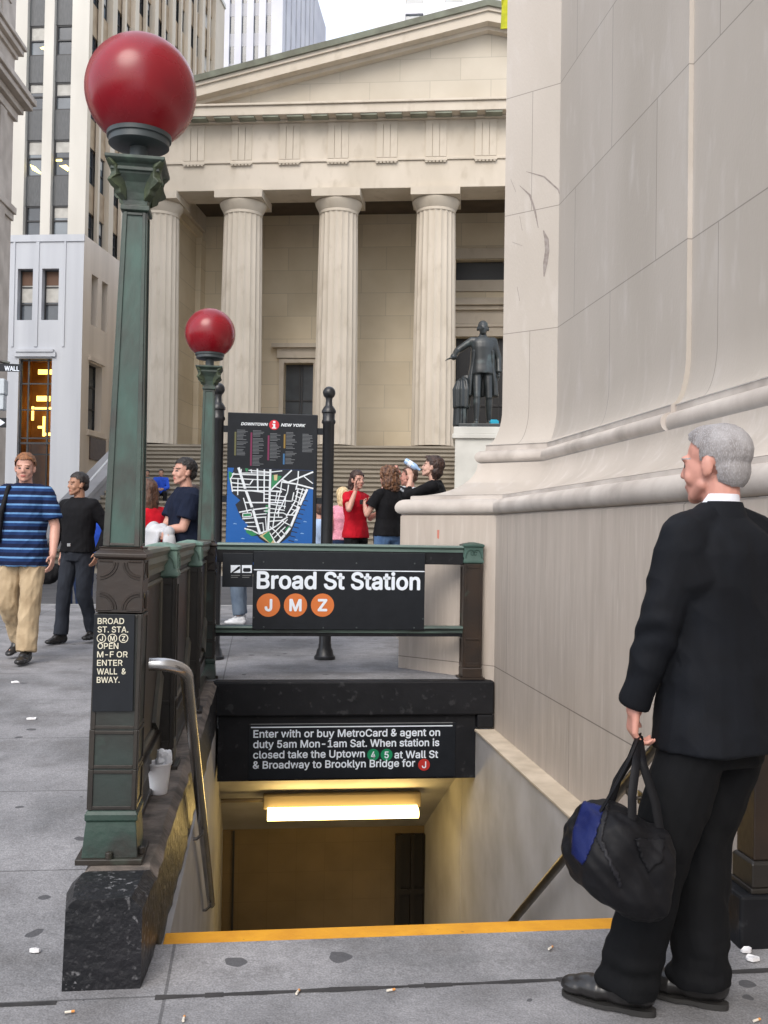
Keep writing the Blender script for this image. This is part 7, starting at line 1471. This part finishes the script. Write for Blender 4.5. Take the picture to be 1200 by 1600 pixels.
def bottle(ps, name, m, parent=None):
    mb = MB(); n = 20; a_ = ax.cross(V((0, 0, 1))).normalized(); b_ = ax.cross(a_)
    mb.loft([[mo+ax*s+a_*r*cos(2*pi*i/n)+b_*r*sin(2*pi*i/n) for i in range(n)] for s, r in ps]); return mb.build(name, m, parent or BT, smooth=50)
bottle([(0, .012), (.02, .012), (.03, .016), (.06, .032), (.10, .033), (.105, .030), (.115, .033), (.17, .033), (.19, .028)], 'bottle', mat('water_plastic', srgb(170, 200, 235), srgb(140, 176, 222), scale=14, rough=.12, spec=.8))
bottle([(.105, .0335), (.15, .0338)], 'bottle_label', mat('bottle_paper', srgb(228, 236, 246), rough=.5))
k2 = Person('person in a black and white patterned shirt, hands raised, beyond the drinking woman', (1.95, 12.9, .52), 1.2, 1.84, S_RUDDY, H_BROWN, vox=.009)
PAT = mat('patterned_cotton', srgb(20, 26, 36), srgb(220, 226, 234), scale=13, rough=.8, lo=.48, hi=.52, detail=1)
k2.arm(-1, (-.06, .17, 1.63), hint=(-.8, .4, -1), hd=(.2, .1, 1), curl=.8); k2.arm(1, (.06, .17, 1.63), hint=(.8, .4, -1), hd=(-.2, .1, 1), curl=.8)
k2.body(); k2.shirt(PAT, .9, 1.0, g=.014, r=(.085, .082), seed=15); k2.trousers(DJEAN); k2.shoes(); k2.hair_short(H_BROWN, .012)
# ---- low block across the street with someone sitting on it
SB = MB(); SB.box(onY(592, 850, 17).x, onY(592, 850, 17).x+2.2, 16.6, 17.6, .17, onY(600, 848, 17).z); tag(SB.build('stone_block', LEDGE, bevel=.02), 'pale stone block across the street just left of the plinth', 'stone block')
def seated(label, pos, yaw, H, sk, hm, top, bot, lean=.0, vox=.01):
    q = Person(label, pos, yaw, H, sk, hm, vox=vox); dz = -.86
    for nm in ('pel', 'chest', 'neck', 'head'): setattr(q, nm, getattr(q, nm)+V((0, lean*(1 if nm != 'pel' else 0), dz)))
    for s in (1, -1):
        q.sh[s] += V((0, lean, dz)); q.hip[s] = V((.09*s, 0, .08)); q.kn[s] = V((.14*s, .42, .10)); q.an[s] = V((.13*s, .40, -.32)); q.toe[s] = q.an[s]+V((.02*s, .17, -.055))
        q.arm(s, (.07*s, .36, .22), hint=(s*.8, -.6, -.3), curl=.7)
    q.body(); q.shirt(top, .93, 1.9, g=.014, r=(.08, .072)); q.trousers(bot, amp=.004); q.shoes(); q.hair_short(hm); return q
q1 = onY(617, 848, 17.0)
seated('person in a blue top sitting on the stone block behind the curly haired woman', (q1.x, 17.0, q1.z), pi-.6, 1.72, S_TAN, H_SANDY, BLUEC, BLKT)
def onstep(px, k):
    """seat point on step k of the temple stairs under pixel column px"""
    wv = -1.3-.345*k; z = 4.72-.176*k
    Fu = Matrix.Rotation(RZ, 3, 'Z') @ V((1, 0, 0)); Fw = Matrix.Rotation(RZ, 3, 'Z') @ V((0, 1, 0)); lo_, hi_ = -20, 20
    for _ in range(40):
        m_ = .5*(lo_+hi_); pp = FO+Fu*m_+Fw*(wv+.17)
        if proj((pp.x, pp.y, z))[0] < px: lo_ = m_
        else: hi_ = m_
    return V((pp.x, pp.y, z-.17))+V((0, 0, .17))
seated('person in a bright blue jacket sitting on the temple steps', onstep(251, 12), pi+RZ+.3, 1.8, S_TAN, H_BLACK, BLUEC, BLKT, lean=.06)
seated('dark haired person in grey sitting on the temple steps left of the blue jacket', onstep(229, 12), pi+RZ, 1.75, S_TAN, H_BLACK, cloth('teal_grey_cotton', (92, 112, 120)), BLKT)
l_ = Person('person in a pale blue shirt almost hidden behind the man in black', (onY(118, 800, 15.9).x, 15.9, .17), 2.6, 1.70, S_PINK, H_BROWN, vox=.011)
l_.body(); l_.shirt(PBLUE, .9, 1.0, g=.016, r=(.085, .08)); l_.trousers(DJEAN); l_.shoes(); l_.hair_short(H_BROWN)
m_ = Person('person in blue glimpsed between the near post and the man in black', (onY(152, 800, 17.5).x, 17.5, .17), .3, 1.72, S_TAN, H_DARKB, vox=.011)
m_.body(); m_.shirt(BLUEC, .9, 1.0, g=.016, r=(.085, .08)); m_.trousers(DJEAN); m_.shoes(); m_.hair_short(H_DARKB)
n_ = Person('person in pale blue seen in the gap between map and right post', (onY(499.5, 800, 14.6).x, 14.6, ground(14.6)), .2, 1.58, S_PINK, H_BROWN, vox=.011)
n_.body(); n_.shirt(PBLUE, .9, .6, g=.012, r=(.08, .08)); n_.trousers(cloth('rust_cotton', (140, 90, 76))); n_.shoes(); n_.hair_short(H_BROWN)
# ================================================================ the bronze figure on the pedestal
BRZ = mat('statue_bronze', srgb(44, 49, 49), srgb(32, 36, 37), scale=2, rough=.38, bump=.1, bscale=20, col3=srgb(84, 100, 100), scale3=2.2, lo3=.58, hi3=.8, spec=.6)
_T = Matrix.Rotation(RZ, 4, 'Z')
sp_ = FO+Matrix.Rotation(RZ, 3, 'Z') @ V((1.80, -5.0, 0)); sp_.z = 5.06
s = Person('x', sp_, pi+RZ+.12, 3.52, BRZ, BRZ, vox=.028)
s.turn(.0, .02); s.arm(1, (.50, .16, 1.10), hint=(.6, -.6, -.2), hd=(.75, .4, -.25), pm=(0, .3, -1), curl=.35); s.arm(-1, (-.27, .02, .88), hint=(-.6, -.6, 0), curl=.9)
s.leg(1, (.10, .10, .085)); s.leg(-1, (-.12, -.03, .085))
w_ = 1
P = xf(head_prims(), s.hr, s.head)+xf([('E', (0, -.03, .05), (.084, .10, .085)), ('C', (.085, -.03, .0), (.085, -.03, -.02), .024, .024), ('C', (-.085, -.03, .0), (-.085, -.03, -.02), .024, .024), ('C', (0, -.1, -.05), (0, -.1, -.14), .025, .018)], s.hr, s.head)
P += [('C', s.neck+V((0, 0, -.03)), s.head+V((0, -.01, -.06)), .064, .058), ('E', s.neck+V((0, .06, -.05)), (.045, .04, .07)), ('E', s.neck+V((0, .09, -.13)), (.035, .035, .07)), ('L', s.torso_rings(.86, .012))]
for q in (1, -1):
    a_, e_, r_ = s.sh[q], s.el[q], s.wr[q]
    P += [('C', V((q*.09, 0, 1.41)), a_, .07, .068), ('C', a_, e_, .066, .058), ('C', e_, e_.lerp(r_, .9), .056, .046), ('F', e_.lerp(r_, .72), e_.lerp(r_, .95), .052, .06)]+hand_prims(r_, s.hd[q], s.pm[q], s.curl[q], thumb=q)
    h_, k_, n_2, t_ = s.hip[q], s.kn[q], s.an[q], s.toe[q]
    P += [('C', h_, k_, .092, .062), ('C', k_, k_.lerp(n_2, .35), .057, .062), ('C', k_.lerp(n_2, .35), n_2, .061, .040), ('C', n_2+V((0, -.03, -.03)), t_, .042, .034), ('E', k_+V((0, 0, -.03)), (.066, .066, .02))]
me = blob(P, .014, 2); me.transform(s.T); link_mesh('figure', me, [BRZ], ST)
P = []                                                          # coat skirts behind the legs, cloak over a bundle of rods at his right
for q in (1, -1):
    P += [('L', [(V((q*.215, -.05, .50)), .06, .13), (V((q*.20, -.03, .75)), .055, .12), (V((q*.165, -.02, 1.0)), .04, .10), (V((q*.15, .0, 1.25)), .045, .10)])]
P += [('L', [(V((0, -.12, .50)), .17, .035), (V((0, -.10, .8)), .16, .035), (V((0, -.09, 1.0)), .15, .04)])]
me = blob(P, .012, 2, None, lambda c_: .014*sin(c_.x*55+c_.y*40)*max(0, 1.1-c_.z)); me.transform(s.T); link_mesh('coat', me, [BRZ], ST)
P = [('L', [(V((.36, -.02, .0)), .11, .11), (V((.35, -.02, .5)), .105, .105), (V((.34, -.02, .62)), .10, .10)]), ('L', [(V((.34, .0, .30)), .13, .12), (V((.33, 0, .6)), .15, .12), (V((.30, -.02, .74)), .12, .10), (V((.24, -.06, .84)), .06, .06)])]
me = blob(P, .012, 2, None, lambda c_: .012*sin(atan2(c_.y+.02, c_.x-.35)*9)); me.transform(s.T); link_mesh('draped_column', me, [BRZ], ST)
mb = MB(); mb.box(1.05, 3.0, -5.9, -4.1, 4.931, 5.065); mb.build('plinth', BRZ, ST, world=False, bevel=.02)
p = onY(772, 659, sp_.y-.45); mb = MB(); mb.box(p.x-.14, p.x+.14, p.y-.1, p.y+.1, 5.066, 5.21); mb.prism([(p.x-.14, p.y-.02, 5.211), (p.x+.14, p.y-.02, 5.211), (p.x+.1, p.y-.02, 5.25), (p.x-.1, p.y-.02, 5.25)], (0, .04, 0)); tag(mb.build('paper_bag', mat('turquoise_paper', srgb(20, 150, 176), rough=.6), None, bevel=.02), 'small turquoise bag left at the feet of the bronze statue', 'bag')
